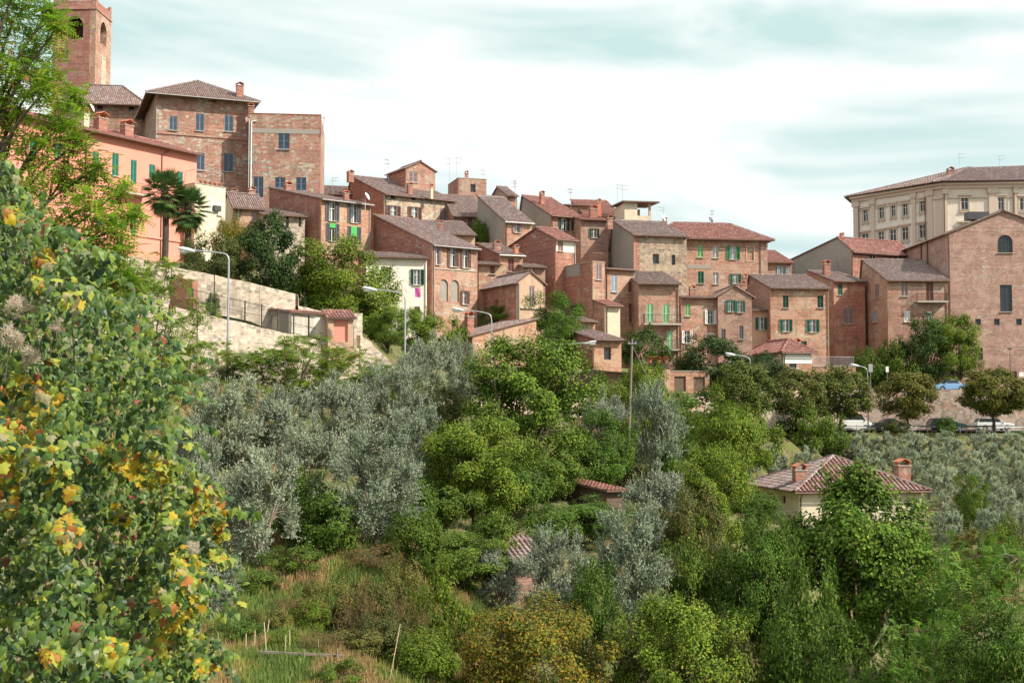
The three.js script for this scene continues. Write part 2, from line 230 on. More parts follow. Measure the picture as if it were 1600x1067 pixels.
// ---- windows, in the frame of their wall: x along it, y up, z out of it
function shutterGeo(w, h) {
  const g = [bx(0.07, h, 0.045, -w / 2 + 0.035, h / 2, 0), bx(0.07, h, 0.045, w / 2 - 0.035, h / 2, 0), bx(w - 0.14, 0.08, 0.04, 0, 0.04, 0), bx(w - 0.14, 0.08, 0.04, 0, h - 0.04, 0), bx(w - 0.14, 0.06, 0.04, 0, h * 0.5, 0)];
  const n = Math.max(4, Math.round(h / 0.14)); for (let i = 0; i < n; i++) { const y = 0.08 + (h - 0.16) * (i + 0.5) / n; g.push(bx(w - 0.14, (h - 0.16) / n * 1.05, 0.012, 0, y, 0, 0, 0.5)); }
  return merge(g);
}
function addWindow(parent, rect, type, cm, place, extra = {}) {
  const [u0, u1, v0, v1] = rect, W = u1 - u0, H = v1 - v0, g = new THREE.Group(); g.name = extra.door ? 'door' : 'window'; place(g, (u0 + u1) / 2, v0); parent.add(g);
  if (extra.label) g.userData.label = extra.label;
  const pane = (w, h, z, m = M.glass) => part('pane', bx(w, h, 0.012, 0, h / 2, z), m, g);
  const frame = (w, h, z, m, mull = true) => part('frame', merge([bx(0.06, h, 0.06, -w / 2 + 0.03, h / 2, z), bx(0.06, h, 0.06, w / 2 - 0.03, h / 2, z), bx(w - 0.12, 0.06, 0.06, 0, 0.03, z), bx(w - 0.12, 0.06, 0.06, 0, h - 0.03, z), ...(mull ? [bx(0.07, h - 0.12, 0.055, 0, h / 2, z), bx(w - 0.12, 0.05, 0.05, 0, h * 0.66, z)] : [])]), m, g);
  const sill = (w) => part('sill', bx(w + 0.2, 0.07, 0.22, 0, -0.036, 0.06), M.sill, g);
  const curtain = (w, h) => { const s = new THREE.PlaneGeometry(w, h, 16, 1), p = s.attributes.position; for (let i = 0; i < p.count; i++) p.setZ(i, 0.03 * Math.sin(p.getX(i) * 26)); s.translate(0, h / 2, -0.32); s.computeVertexNormals(); part('curtain', s, M.curtain, g); };
  if (type === 'C') { for (const s of [-1, 1]) part('shutter', shutterGeo(W / 2 - 0.01, H - 0.02).translate(s * (W / 4), 0.01, -0.07), cm, g); if (!extra.door) sill(W); }
  else if (type === 'O') {
    pane(W, H, -0.2); frame(W, H, -0.18, extra.frame || M.frameWhite); if (extra.curtain !== false) curtain(W * (extra.curtain || 0.5), H);
    const a = extra.ajar ?? 0.12; for (const s of [-1, 1]) part('shutter', shutterGeo(W * (extra.sw || 0.5), H).rotateY(-s * a).translate(s * (W / 2 + W * (extra.sw || 0.5) / 2 + 0.02), 0, 0.09), cm, g);
    if (!extra.door) sill(W);
  } else if (type === 'G') { pane(W, H, -0.2, extra.clear ? M.glass : M.glassDark); frame(W, H, -0.17, cm || M.frameDark); if (extra.clear) curtain(W * 0.8, H); sill(W); }
  else if (type === 'D') { pane(W, H, -0.24, M.glassDark); if (W > 0.7) frame(W, H, -0.22, M.frameWood, false); }
  else if (type === 'B') { part('infill', bx(W, H, 0.1, 0, H / 2, -0.14), cm || M.tan, g); part('surround', merge([bx(0.16, H + 0.3, 0.05, -W / 2 - 0.09, H / 2, 0.028), bx(0.16, H + 0.3, 0.05, W / 2 + 0.09, H / 2, 0.028), bx(W + 0.02, 0.15, 0.05, 0, H + 0.075, 0.028), bx(W + 0.02, 0.15, 0.05, 0, -0.075, 0.028)]), M.tan, g); }
  else if (type === 'A') { pane(W, H, -0.22, extra.pane || M.glassDark); part('frame', merge([bx(0.05, H, 0.05, 0, H / 2, -0.19), bx(W, 0.05, 0.045, 0, H * 0.34, -0.19), bx(W, 0.05, 0.045, 0, H * 0.67, -0.19), bx(0.05, H, 0.05, -W * 0.25, H / 2, -0.192), bx(0.05, H, 0.05, W * 0.25, H / 2, -0.192)]), cm || M.frameDark, g); sill(W); }
  else if (type === 'N') part('infill', bx(W, H, 0.08, 0, H / 2, -0.2), cm || M.grey, g);
  if (extra.awning) part('awning', bx(W * extra.awning[0], H * extra.awning[1], 0.05, W * (extra.awning[2] || 0), H * (1 - extra.awning[1] / 2), 0.05), M.fabricGreen, g, 'bright green cloth hung in the window');
  return g;
}
let uvSeed = 1;
function wallMesh(parent, poly, holes, m, place, t = 0.35) {
  const s = new THREE.Shape(poly.map(p => new THREE.Vector2(...p)));
  for (const h of holes) {
    const [u0, u1, v0, v1] = h.rect, p = new THREE.Path(), wq = (u1 - u0) / 2;
    if (h.arch) { const sp = h.arch === 'pointed' ? v1 - wq * 1.3 : v1 - wq; p.moveTo(u0, v0); p.lineTo(u1, v0); p.lineTo(u1, sp); if (h.arch === 'pointed') { p.quadraticCurveTo(u1, v1 - wq * 0.35, u0 + wq, v1); p.quadraticCurveTo(u0, v1 - wq * 0.35, u0, sp); } else p.absarc(u0 + wq, sp, wq, 0, Math.PI, false); p.lineTo(u0, v0); }
    else { p.moveTo(u0, v0); p.lineTo(u1, v0); p.lineTo(u1, v1); p.lineTo(u0, v1); p.lineTo(u0, v0); }
    s.holes.push(p);
  }
  const g = new THREE.ExtrudeGeometry(s, { depth: t, bevelEnabled: false, curveSegments: 10 }); g.translate(0, 0, -t);
  uvSeed++; shiftUV(g, hash3(uvSeed, 1, 1) * 16, hash3(uvSeed, 2, 2) * 16);
  const w = part('wall', g, m, parent); place(w, 0, 0); return w;
}
function chimneyGeo(w, h, cap = 0) {                              // base at y = 0
  const g = [bx(w, h, w * 0.8, 0, h / 2, 0), bx(w + 0.12, 0.08, w * 0.8 + 0.12, 0, h + 0.04, 0)];
  return merge(g);
}
function addChimney(o, s, [px, pyT, pyB, dOff, w = 0.6, style = 0]) {
  const D = s.D + dOff, a = at(px, pyT, D), b = at(px, pyB, D), q = o.worldToLocal(b.clone()), h = a.y - b.y, c = new THREE.Group(); c.name = 'chimney'; c.position.copy(q); o.add(c);
  const hb = Math.max(0.3, h * 0.72);
  part('stack', shiftUV(bx(w, hb + 0.7, w * 0.8, 0, hb / 2 - 0.35, 0), px, 3), style === 1 ? M.cream : style === 2 ? M.terracotta : M.red, c);
  part('collar', bx(w + 0.14, 0.07, w * 0.8 + 0.14, 0, hb + 0.035, 0), M.concrete, c);
  part('cap', merge([bx(0.1, h * 0.2, w * 0.7, -w / 2 + 0.06, hb + 0.07 + h * 0.1, 0), bx(0.1, h * 0.2, w * 0.7, w / 2 - 0.06, hb + 0.07 + h * 0.1, 0), bx(w * 0.68, 0.06, w + 0.1, -w * 0.27, hb + 0.09 + h * 0.26, 0, 0, 0, 0.45), bx(w * 0.68, 0.06, w + 0.1, w * 0.27, hb + 0.09 + h * 0.26, 0, 0, 0, -0.45)]), M.terracotta, c);
}
function addAntenna(o, s, [px, pyT, pyB, dOff]) {
  const D = s.D + dOff, a = at(px, pyT, D), b = at(px, pyB, D), q = o.worldToLocal(b.clone()), h = a.y - b.y, g = [cyl(0.025, 0.02, h + 0.8, 0, -0.8, 0, 5)];
  const th = hash3(px, 5, 5) * 3; for (const [k, n] of [[0.98, 5], [0.74, 4]]) { const L = 1.1, dx = Math.cos(th), dz = Math.sin(th); g.push(bx(L, 0.03, 0.03, dx * L * 0.3, h * k, dz * L * 0.3, -th)); for (let i = 0; i < n; i++) { const t = -0.2 + i * 0.22; g.push(bx(0.022, 0.022, 0.5, dx * t, h * k + 0.02, dz * t, -th)); } }
  const m = part('antenna', merge(g), M.zinc, o); m.position.copy(q);
}
function buildHouse(s) {
  const { W, dp, H, rise: R } = s, o = thing(s.name, s.label, s.cat || 'house', [s.C.x, s.foot, s.C.z], s.f, s.group); s.o = o; o.updateMatrixWorld(true);
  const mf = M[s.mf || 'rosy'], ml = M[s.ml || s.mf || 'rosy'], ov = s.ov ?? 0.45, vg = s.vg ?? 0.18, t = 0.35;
  const onFront = (m, u, v) => m.position.set(u, v, 0), onLeft = (m, u, v) => { m.position.set(0, v, u - dp); m.rotation.y = -Math.PI / 2; };
  const onRight = (m, u, v) => { m.position.set(W, v, -u); m.rotation.y = Math.PI / 2; }, onBack = (m, u, v) => { m.position.set(W - u, v, -dp); m.rotation.y = Math.PI; };
  const hit = (px, py, left) => { const d = ray(px, py), n = left ? s.r.clone().negate() : s.n, k = s.C.clone().sub(EYE).dot(n) / d.dot(n), p = EYE.clone().addScaledVector(d, k).sub(s.C); return left ? [dp - p.dot(s.l), p.y + H] : [p.dot(s.r), p.y + H]; };
  s.hit = hit; s.onFront = onFront; s.onLeft = onLeft;
  const holesF = [], holesL = [], todo = [];
  for (const w of s.win || []) {
    const [x0, x1, y0, y1, type, cm, ex = {}] = w, L = !!ex.left, a = hit(x0, y1, L), b = hit(x1, y0, L);
    let rect = [Math.min(a[0], b[0]), Math.max(a[0], b[0]), Math.min(a[1], b[1]), Math.max(a[1], b[1])];
    if (type === 'O') { const w4 = (rect[1] - rect[0]), sw = ex.sw || 0.5, open = w4 / (1 + 2 * sw); rect = [(rect[0] + rect[1] - open) / 2, (rect[0] + rect[1] + open) / 2, rect[2], rect[3]]; }
    const lim = L ? dp : W; rect[0] = Math.max(0.4, rect[0]); rect[1] = Math.min(lim - 0.4, rect[1]); rect[3] = Math.min(rect[3], H - 0.12 + (ex.high || 0)); if (rect[1] - rect[0] < 0.2 || rect[3] - rect[2] < 0.15) continue;
    (L ? holesL : holesF).push({ rect, arch: ex.arch || (type === 'A' ? 'round' : null) });
    todo.push([rect, type, M[cm], L ? onLeft : onFront, { ...ex, frame: M[ex.frame] }]);
  }
  const F = s.roof || 'gable', rz = s.rz ?? 0.5, front = [[0, 0], [W, 0], [W, H]], left = [[t, 0], [dp - t, 0]], back = [[0, 0], [W, 0]], right = [[t, 0], [dp - t, 0]];
  const rl = f => f;                                              // left wall: u = dp is the front
  const tiles = new TileSet(Math.round(s.xc * 7 + s.D), s.warm), slabs = [], p3 = (x, y, z) => V(x, y, z), lift = 0.02;
  if (F === 'flat') { front.push([0, H]); left.push([dp - t, H], [t, H]); right.push([dp - t, H], [t, H]); back.push([W, H], [0, H]); }
  else if (F === 'shed') { front.push([0, H]); const k = R / dp; left.push([dp - t, H + k * t], [t, H + R - k * t]); right.push([dp - t, H + R - k * t], [t, H + k * t]); back.push([W, H + R], [0, H + R]); }
  else if (F === 'shedX') { front.pop(); front.push([W, H + R], [0, H]); left.push([dp - t, H], [t, H]); right.push([dp - t, H + R], [t, H + R]); back.push([W, H], [0, H + R]); }
  else if (F === 'gable') { front.push([0, H]); const k = R / (dp * rz), k2 = R / (dp * (1 - rz)); left.push([dp - t, H + k * t], [dp * (1 - rz), H + R], [t, H + k2 * t]); right.push([dp - t, H + k2 * t], [dp * rz, H + R], [t, H + k * t]); back.push([W, H], [0, H]); }
  else if (F === 'gableZ') { const rx = W * (s.ridge ?? 0.5); front.push([rx, H + R], [0, H]); left.push([dp - t, H], [t, H]); right.push([dp - t, H], [t, H]); back.push([W, H], [W - rx, H + R], [0, H]); }
  else { front.push([0, H]); left.push([dp - t, H], [t, H]); right.push([dp - t, H], [t, H]); back.push([W, H], [0, H]); }
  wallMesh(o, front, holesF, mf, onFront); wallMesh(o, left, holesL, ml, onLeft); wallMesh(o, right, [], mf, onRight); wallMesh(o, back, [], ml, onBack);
  for (const a of todo) addWindow(o, ...a);
  const y = (v) => v + lift;
  if (F === 'shed') { const k = R / dp, e = H - k * ov; roofPlane([p3(-vg, y(e), ov), p3(W + vg, y(e), ov), p3(W + vg, y(H + R + k * 0.2), -dp - 0.2), p3(-vg, y(H + R + k * 0.2), -dp - 0.2)], tiles, slabs); }
  else if (F === 'shedX') { const k = R / W; roofPlane([p3(-ov, y(H - k * ov), -dp - vg), p3(-ov, y(H - k * ov), vg), p3(W + vg, y(H + R + k * vg), vg), p3(W + vg, y(H + R + k * vg), -dp - vg)], tiles, slabs); }
  else if (F === 'gable') {
    const k = R / (dp * rz), e = H - k * ov, e2 = H - R / (dp * (1 - rz)) * ov;
    roofPlane([p3(-vg, y(e), ov), p3(W + vg, y(e), ov), p3(W + vg, y(H + R), -dp * rz), p3(-vg, y(H + R), -dp * rz)], tiles, slabs);
    roofPlane([p3(W + vg, y(e2), -dp - ov), p3(-vg, y(e2), -dp - ov), p3(-vg, y(H + R), -dp * rz), p3(W + vg, y(H + R), -dp * rz)], tiles, slabs);
    ridgeCap(p3(-vg, y(H + R), -dp * rz), p3(W + vg, y(H + R), -dp * rz), tiles);
  } else if (F === 'gableZ') {
    const rx = W * (s.ridge ?? 0.5), kl = R / rx, kr = R / (W - rx);
    roofPlane([p3(-ov, y(H - kl * ov), -dp - vg), p3(-ov, y(H - kl * ov), vg), p3(rx, y(H + R), vg), p3(rx, y(H + R), -dp - vg)], tiles, slabs);
    roofPlane([p3(W + ov, y(H - kr * ov), vg), p3(W + ov, y(H - kr * ov), -dp - vg), p3(rx, y(H + R), -dp - vg), p3(rx, y(H + R), vg)], tiles, slabs);
    ridgeCap(p3(rx, y(H + R), vg), p3(rx, y(H + R), -dp - vg), tiles);
  } else if (F === 'hip') {
    const q = Math.min(W, dp) / 2 + ov, e = H - 0.12, A = p3(-ov, e, ov), B = p3(W + ov, e, ov), C2 = p3(W + ov, e, -dp - ov), D2 = p3(-ov, e, -dp - ov);
    let R1, R2; if (W >= dp) { R1 = p3(-ov + q, H + R, -dp / 2); R2 = p3(W + ov - q, H + R, -dp / 2); } else { R1 = p3(W / 2, H + R, ov - q); R2 = p3(W / 2, H + R, -dp - ov + q); }
    if (R1.distanceTo(R2) < 0.05) R2 = R1.clone().add(W >= dp ? V(0.06, 0, 0) : V(0, 0, -0.06));
    const pl = W >= dp ? [[A, B, R2, R1], [B, C2, R2], [C2, D2, R1, R2], [D2, A, R1]] : [[A, B, R1], [B, C2, R2, R1], [C2, D2, R2], [D2, A, R1, R2]];
    pl.forEach((p, i) => roofPlane(p, tiles, slabs, s.pitch, s.course, s.eachTile && i === 0 ? s.eachTile(o) : undefined));
    for (const [a, b] of [[A, R1], [B, W >= dp ? R2 : R1], [C2, R2], [D2, W >= dp ? R1 : R2]]) ridgeCap(a, b, tiles, 0.15); ridgeCap(R1, R2, tiles, 0.15);
  } else {
    slabs.push(bx(W - 2 * t + 0.02, 0.2, dp - 2 * t + 0.02, W / 2, H - (s.parapet ?? 0.6), -dp / 2));
    part('coping', merge([bx(W + 0.16, 0.07, 0.45, W / 2, H + 0.037, -0.16), bx(0.45, 0.07, dp - 0.42, 0.16, H + 0.037, -dp / 2 - 0.16)]), M[s.coping || 'concrete'], o);
  }
  const roof = part('roof', merge(slabs.map(g => { if (!g.attributes.normal) g.computeVertexNormals(); if (!g.attributes.uv) g.setAttribute('uv', new THREE.Float32BufferAttribute(new Float32Array(g.attributes.position.count * 2), 2)); return g; })), F === 'flat' ? M.concrete : M.slab, o);
  if (tiles.p.length) { const tm = part('tiles', tiles.geo(), s.warm ? M.tileRed : M.tile, roof); tm.userData.kind = 'stuff'; }
  if (['shed', 'gable', 'hip'].includes(F) && s.gutter !== false) {
    const k = F === 'shed' ? R / dp : R / (dp * rz), e = F === 'hip' ? H - 0.2 : H - k * ov - 0.06, L = F === 'hip' ? W + 2 * ov : W + 2 * vg, tube = new THREE.CylinderGeometry(0.075, 0.075, L, 8, 1); tube.rotateZ(Math.PI / 2); tube.translate(W / 2, e, ov + 0.07);
    part('gutter', flat(tube), M[s.gutter || 'gutter'], o);
    if (s.pipe !== 0) { const pxx = s.pipe === 'R' ? W - 0.18 : 0.16; part('downpipe', merge([bar(V(pxx, e, ov), V(pxx, e - 0.45, 0.08), 0.05), bar(V(pxx, e - 0.45, 0.08), V(pxx, 0.5, 0.08), 0.05)]), M[s.pipeM || 'gutter'], o); }
  }
  for (const c of s.ch || []) addChimney(o, s, c);
  for (const a of s.an || []) addAntenna(o, s, a);
  for (const [px, py, dOff, r = 0.45, m = 'frameWhite'] of s.dish || []) { const q = o.worldToLocal(at(px, py, s.D + dOff)), g = new THREE.SphereGeometry(r * 1.5, 12, 6, 0, 6.283, 0, 0.72); g.rotateX(1.1); g.translate(0, 0, -r * 0.9); const d = part('satellite_dish', merge([g, cyl(0.03, 0.03, 1.4, 0, -1.4, -0.2, 5)]), M[m], o); d.position.copy(q); d.rotation.y = 0.7; }
  if (s.more) s.more(o, s);
  return o;
}
function railing(parent, pts, h, m = M.iron, every = 0.16, name = 'railing') {
  const g = []; for (let i = 0; i < pts.length - 1; i++) { const a = pts[i], b = pts[i + 1], L = a.distanceTo(b), n = Math.max(2, Math.round(L / every)), up = V(0, h, 0); g.push(bar(a.clone().add(up), b.clone().add(up), 0.03), bar(a.clone().add(V(0, 0.08, 0)), b.clone().add(V(0, 0.08, 0)), 0.02)); for (let k = 0; k <= n; k++) { const p = a.clone().lerp(b, k / n); g.push(bar(p, p.clone().add(up), k % 8 === 0 ? 0.025 : 0.011, 4)); } }
  return part(name, merge(g), m, parent);
}
// ---------------------------------------------------------------- the houses, read off the photograph wall by wall: [x0, x1, y0, y1, kind, colour]
const L = { left: true };
const houses = [
  { name: 'wing_building', label: 'brick wing with brown tiled roof at the foot of the bell tower', cat: 'building', xc: 92, phi: 8, dp: 6.5, xr: 222, D: 172, e: 161, b: 262, roof: 'hip', rp: 134, ov: 0.9, mf: 'mixed', ml: 'red', pipe: 0, win: [[151, 160, 164, 172, 'D'], [200, 209, 165, 174, 'D'], [203, 208, 193, 212, 'G', 'frameWhite']] },
  { name: 'palazzo', label: 'tall brick palazzo with wide eaves and slate-blue shutters', cat: 'building', xc: 242, xl: 225, dp: 15, xr: 389, D: 160, e: 147, b: 318, roof: 'hip', rp: 131, ov: 1.25, mf: 'mixed', ml: 'mixed', pipeM: 'pipeGrey', gutter: 'pipeGrey',
    win: [[264, 276, 182, 203, 'C', 'shutBlue'], [305, 318, 178, 204, 'C', 'shutBlue'], [350, 364, 181, 205, 'C', 'shutBlue'], [306, 319, 239, 266, 'C', 'shutBlue'], [349, 364, 240, 268, 'C', 'shutBlue'], [330, 338, 152, 159, 'D']], ch: [[374, 131, 144, 4, 0.9]],
    more(o, s) { const a = s.hit(243, 207), b = s.hit(386, 207); part('string_course', bx(b[0] - a[0], 0.22, 0.12, (a[0] + b[0]) / 2, a[1], 0.062), M.rosy, o); } },
  { name: 'palazzo_annex', label: 'flat-topped brick annex with slate-blue shutters beside the palazzo', cat: 'building', xc: 389.5, phi: 6.1, dp: 12, xr: 501, D: 161.3, e: 177, b: 318, roof: 'flat', parapet: 0.5, mf: 'mixed', ml: 'mixed', coping: 'terracotta',
    win: [[434, 452, 207, 233, 'C', 'shutBlue'], [395, 411, 276, 309, 'C', 'shutBlue', { door: true }], [429, 445, 277, 294, 'C', 'shutBlue'], [462, 478, 277, 298, 'C', 'shutBlue']], ch: [[392, 163, 176, 2, 0.7]],
    more(o, s) { const a = s.hit(391, 203), b = s.hit(499, 207); part('plaster_band', bx(b[0] - a[0], 0.55, 0.03, (a[0] + b[0]) / 2, (a[1] + b[1]) / 2, 0.017), M.grey, o); const p = s.hit(383.5, 190); part('downpipe', merge([bar(V(0.25, p[1], 0.1), V(0.25, 0.5, 0.1), 0.09), bar(V(0.25, p[1], 0.1), V(0.9, p[1] + 0.1, 0.1), 0.07)]), M.frameWhite, o); part('bracket', merge([bar(V(s.W, s.H - 0.2, 0), V(s.W + 0.55, s.H - 0.5, 0.2), 0.05), bar(V(s.W + 0.5, s.H - 0.2, 0.2), V(s.W + 0.2, s.H - 2.6, 0.2), 0.04), bar(V(s.W, s.H - 2.3, 0), V(s.W + 0.35, s.H - 2.4, 0.2), 0.04)]), M.pipeGrey, o); } },
  { name: 'pink_house', label: 'long salmon-pink house with green shutters behind the palms', xc: -20, phi: 57, dp: 9, xr: 308, D: 117, e: 167, b: 385, deep: 7, roof: 'gable', rise: 1.5, ov: 0.7, mf: 'pink', pipe: 0, warm: 1,
    win: [[45, 56, 217, 241, 'C', 'shutTeal'], [84, 94, 222, 244, 'C', 'shutTeal'], [144, 154, 238, 271, 'C', 'shutTeal'], [174, 185, 240, 274, 'C', 'shutTeal'], [203, 213, 251, 287, 'C', 'shutTeal', { door: true }], [232, 242, 258, 278, 'C', 'shutTeal'], [276, 285, 269, 290, 'C', 'shutTeal'], [203, 212, 329, 365, 'C', 'shutTeal'], [150, 160, 322, 352, 'C', 'shutTeal'], [60, 72, 300, 335, 'C', 'shutTeal']],
    ch: [[132, 170, 196, 12.5, 0.6, 1], [156, 178, 206, 13.5, 1.1], [197, 190, 215, 17, 1.1]], dish: [[142, 172, 13, 0.5]],
    more(o, s) {
      for (const px of [133, 252]) { const a = s.hit(px, 240), x = a[0]; part('downpipe', merge([bar(V(x + 0.6, s.H - 0.4, 0.6), V(x, s.H - 1, 0.08), 0.06), bar(V(x, s.H - 1, 0.08), V(x, 0.6, 0.08), 0.06)]), M.gutter, o); }
      const a = s.hit(182, 298), b = s.hit(222, 305), y = a[1] - 0.2; const bal = new THREE.Group(); bal.name = 'balcony'; o.add(bal);
      part('slab', bx(b[0] - a[0], 0.18, 1.2, (a[0] + b[0]) / 2, y, 0.62), M.concrete, bal); railing(bal, [V(a[0] + 0.05, y + 0.1, 0.1), V(a[0] + 0.05, y + 0.1, 1.15), V(b[0] - 0.05, y + 0.1, 1.15), V(b[0] - 0.05, y + 0.1, 0.1)], 1.05, M.shutBrown);
      const c = s.hit(200, 366); part('ledge', bx(s.W, 0.16, 0.14, s.W / 2, c[1], 0.072), M.pink, o);
    } },
  { name: 'cream_house', label: 'cream house with white shutters and a railed roof terrace beside the pink house', xc: 304, phi: 50, dp: 8, xr: 352, D: 136, e: 286, b: 372, roof: 'flat', parapet: 0.3, mf: 'cream', coping: 'concrete',
    win: [[309, 317, 297, 315, 'C', 'shutWhite'], [327, 334, 306, 330, 'C', 'shutWhite'], [339, 345, 311, 336, 'C', 'shutWhite']],
    more(o, s) { railing(o, [V(0.3, s.H + 0.08, -3), V(0.3, s.H + 0.08, -0.2), V(s.W - 0.2, s.H + 0.08, -0.2), V(s.W - 0.2, s.H + 0.08, -4)], 1.5, M.pipeGrey, 0.9); const u = s.hit(337, 326); part('air_conditioner', merge([bx(0.85, 0.6, 0.35, u[0], u[1], 0.2)]), M.frameDark, o); for (let i = 0; i < 5; i++) { const g = new THREE.LatheGeometry([[0.001, 0], [0.14, 0], [0.2, 0.3], [0.22, 0.3], [0.22, 0.36], [0.17, 0.36]].map(p => new THREE.Vector2(...p)), 10); g.translate(0.8 + i * (s.W - 1.5) / 4, s.H + 0.075, -0.05); part('flower_pot', flat(g), M.terracotta, o); } } },
  { name: 'terrace_house', label: 'low stone house with a mauve tiled roof under the palazzo annex', xc: 364, xl: 346, dp: 7, xr: 412, D: 141, e: 322, b: 395, roof: 'gable', rp: 302, mf: 'rosyC', ml: 'cream', win: [[369, 375, 325, 341, 'O', 'shutGreen', { sw: 0.35 }], [392, 398, 332, 345, 'C', 'shutLilac']], ch: [[365, 297, 306, 5, 0.7]] },
  { name: 'stone_house', label: 'rubble-stone house with narrow dark windows left of the tall dark gable', xc: 410, phi: 22, dp: 9, xr: 476, D: 140, e: 334, b: 410, roof: 'shed', rise: 2.0, mf: 'stone', ml: 'mixed', win: [[446, 451, 338, 356, 'D'], [466, 470, 339, 354, 'D']], ch: [[393, 294, 307, 9, 0.8]], an: [[399, 308, 322, 4]] },
  { name: 'shuttered_house', label: 'tan brick house with grey shutters and bright green cloths at two windows', xc: 502, xl: 420, dp: 12, xr: 579, D: 143, e: 310, b: 400, roof: 'shed', rp: 293, mf: 'rosyC', ml: 'redB', gutter: 'pipeGrey', pipe: 'R', pipeM: 'pipeGrey',
    win: [[508.5, 529, 317, 344, 'O', 'shutGrey'], [543, 563, 320, 347, 'O', 'shutGrey'], [509, 529, 350, 376, 'O', 'shutGrey', { curtain: false, awning: [0.9, 0.25, 0] }], [543, 563, 355, 381, 'O', 'shutGrey', { curtain: false, awning: [1.0, 0.55, -0.1] }]], ch: [[449, 286, 300, 8, 0.8], [540, 300, 311, 4, 0.6]], dish: [[573, 310, 2, 0.5]] },
  { name: 'narrow_brick_house', label: 'tall narrow brick house with two arched niches and a long dark side wall', xc: 676, xl: 583, dp: 13, xr: 746, D: 138, e: 381, b: 517, roof: 'shed', rp: 335, mf: 'rosy', ml: 'redB', gutter: 'pipeGrey', pipeM: 'pipeGrey',
    win: [[677.5, 689, 388, 413, 'O', 'shutLilac', { sw: 0.6 }], [699, 716, 389, 416, 'O', 'shutBrown', { sw: 0.35 }], [719, 735, 391, 418, 'O', 'shutBrown', { sw: 0.35 }], [687, 700, 437, 470, 'N', 'grey', { arch: 'round' }], [704, 717, 438, 471, 'N', 'grey', { arch: 'round' }], [719, 733, 455, 475, 'O', 'shutBrown', { sw: 0.4 }], [706, 713, 500, 509, 'D'], [598, 604, 360, 370, 'D', null, L]],
    more(o, s) { const a = s.hit(678, 419), b = s.hit(744, 422); part('string_course', bx(b[0] - a[0], 0.1, 0.08, (a[0] + b[0]) / 2, a[1], 0.042), M.sill, o); } },
  { name: 'white_house', label: 'whitewashed house with green shutters and magenta washing', xc: 572, phi: 14, dp: 7, xr: 667, D: 134, e: 400, b: 515, roof: 'shed', rise: 1.3, mf: 'white', ml: 'redB', pipe: 'R', pipeM: 'pipeGrey',
    win: [[641, 662, 421, 445, 'O', 'shutDarkGreen', { sw: 0.5 }], [597, 610, 417, 439, 'O', 'shutGreen'], [647, 656, 479, 498, 'C', 'shutBrown', { door: true }]] },
  { name: 'stone_farmhouse', label: 'wide stone-fronted house with brown shutters on the skyline', xc: 601, xl: 540, dp: 12, xr: 709, D: 168, e: 302, b: 356, rz: 0.85, roof: 'gable', rp: 275, mf: 'stone', ml: 'red', ch: [[547, 268, 277, 5, 0.8], [640, 287, 296, 3, 0.7], [674, 289, 303, 2.5, 0.35, 1]],
    win: [[610, 617, 303.5, 311, 'D'], [643, 650, 305, 312, 'D'], [689, 696, 307, 314, 'D'], [604, 625, 322, 342, 'O', 'shutBrown', { sw: 0.45 }], [637, 658, 324, 344, 'O', 'shutBrown', { sw: 0.45 }], [687, 698, 327, 350, 'C', 'shutLilac', { door: true }]], an: [[606, 250, 275, 8]] },
  { name: 'roof_tower', label: 'square brick roof tower with a lilac shutter on the skyline', cat: 'building', xc: 634, xl: 604, dp: 6, xr: 680, D: 175, e: 262, b: 300, noGround: true, deep: 6, roof: 'gableZ', ridge: 0.5, rise: 1.1, ov: 0.3, mf: 'rosyB', ml: 'red', win: [[639, 652, 269, 284, 'C', 'shutLilac']] },
  { name: 'brick_turret', label: 'flat brick turret with one small window right of the roof tower', cat: 'building', xc: 716, xl: 700, dp: 6, xr: 760, D: 180, e: 278, b: 312, noGround: true, deep: 8, roof: 'flat', parapet: 0.1, mf: 'rosyB', ml: 'red', win: [[735, 743, 288, 300, 'D']], ch: [[729, 268, 279, 2, 0.45]], an: [[702, 247, 282, 2], [713, 246, 280, 3]] },
  { name: 'ridge_house', label: 'low brick house on the ridge behind the turret', xc: 793, xl: 762, dp: 9, xr: 808, D: 186, e: 304, b: 335, roof: 'gable', rp: 292, mf: 'rosyB', ml: 'rosyB', an: [[756, 266, 292, 1], [804, 283, 303, 1]] },
  { name: 'shaded_house', label: 'dark-roofed house with planted terrace below the turret', xc: 708, phi: 12, dp: 9, xr: 756, D: 168.5, e: 336, b: 372, roof: 'shed', rp: 304, mf: 'mixed', ml: 'red', pipe: 0, win: [[719, 726, 343, 356, 'C', 'shutBrown'], [731, 738, 341, 356, 'C', 'shutBrown']] },
  { name: 'corner_house', label: 'small corner house with a pale eave and one lilac-shuttered window', xc: 789, xl: 746, dp: 9, xr: 831, D: 160, e: 344, b: 384, roof: 'shed', rp: 305, mf: 'rosyC', ml: 'grey', gutter: 'frameWhite', win: [[801, 815, 347.5, 363, 'O', 'shutLilac', { sw: 0.4 }]], an: [[805, 285, 312, 8]] },
  { name: 'grey_gable_house', label: 'house with a grey rendered gable and dark green shutters', xc: 861, xl: 811, dp: 9, xr: 907, D: 168, e: 335, b: 398, rz: 0.88, roof: 'gable', rp: 306, mf: 'rosy', ml: 'grey', warm: 1, win: [[873, 889, 342, 360, 'O', 'shutDarkGreen', { sw: 0.45 }], [893, 904, 346, 361, 'C', 'shutDarkGreen']], ch: [[847, 300, 312, 4, 0.6]], an: [[892, 296, 316, 6]] },
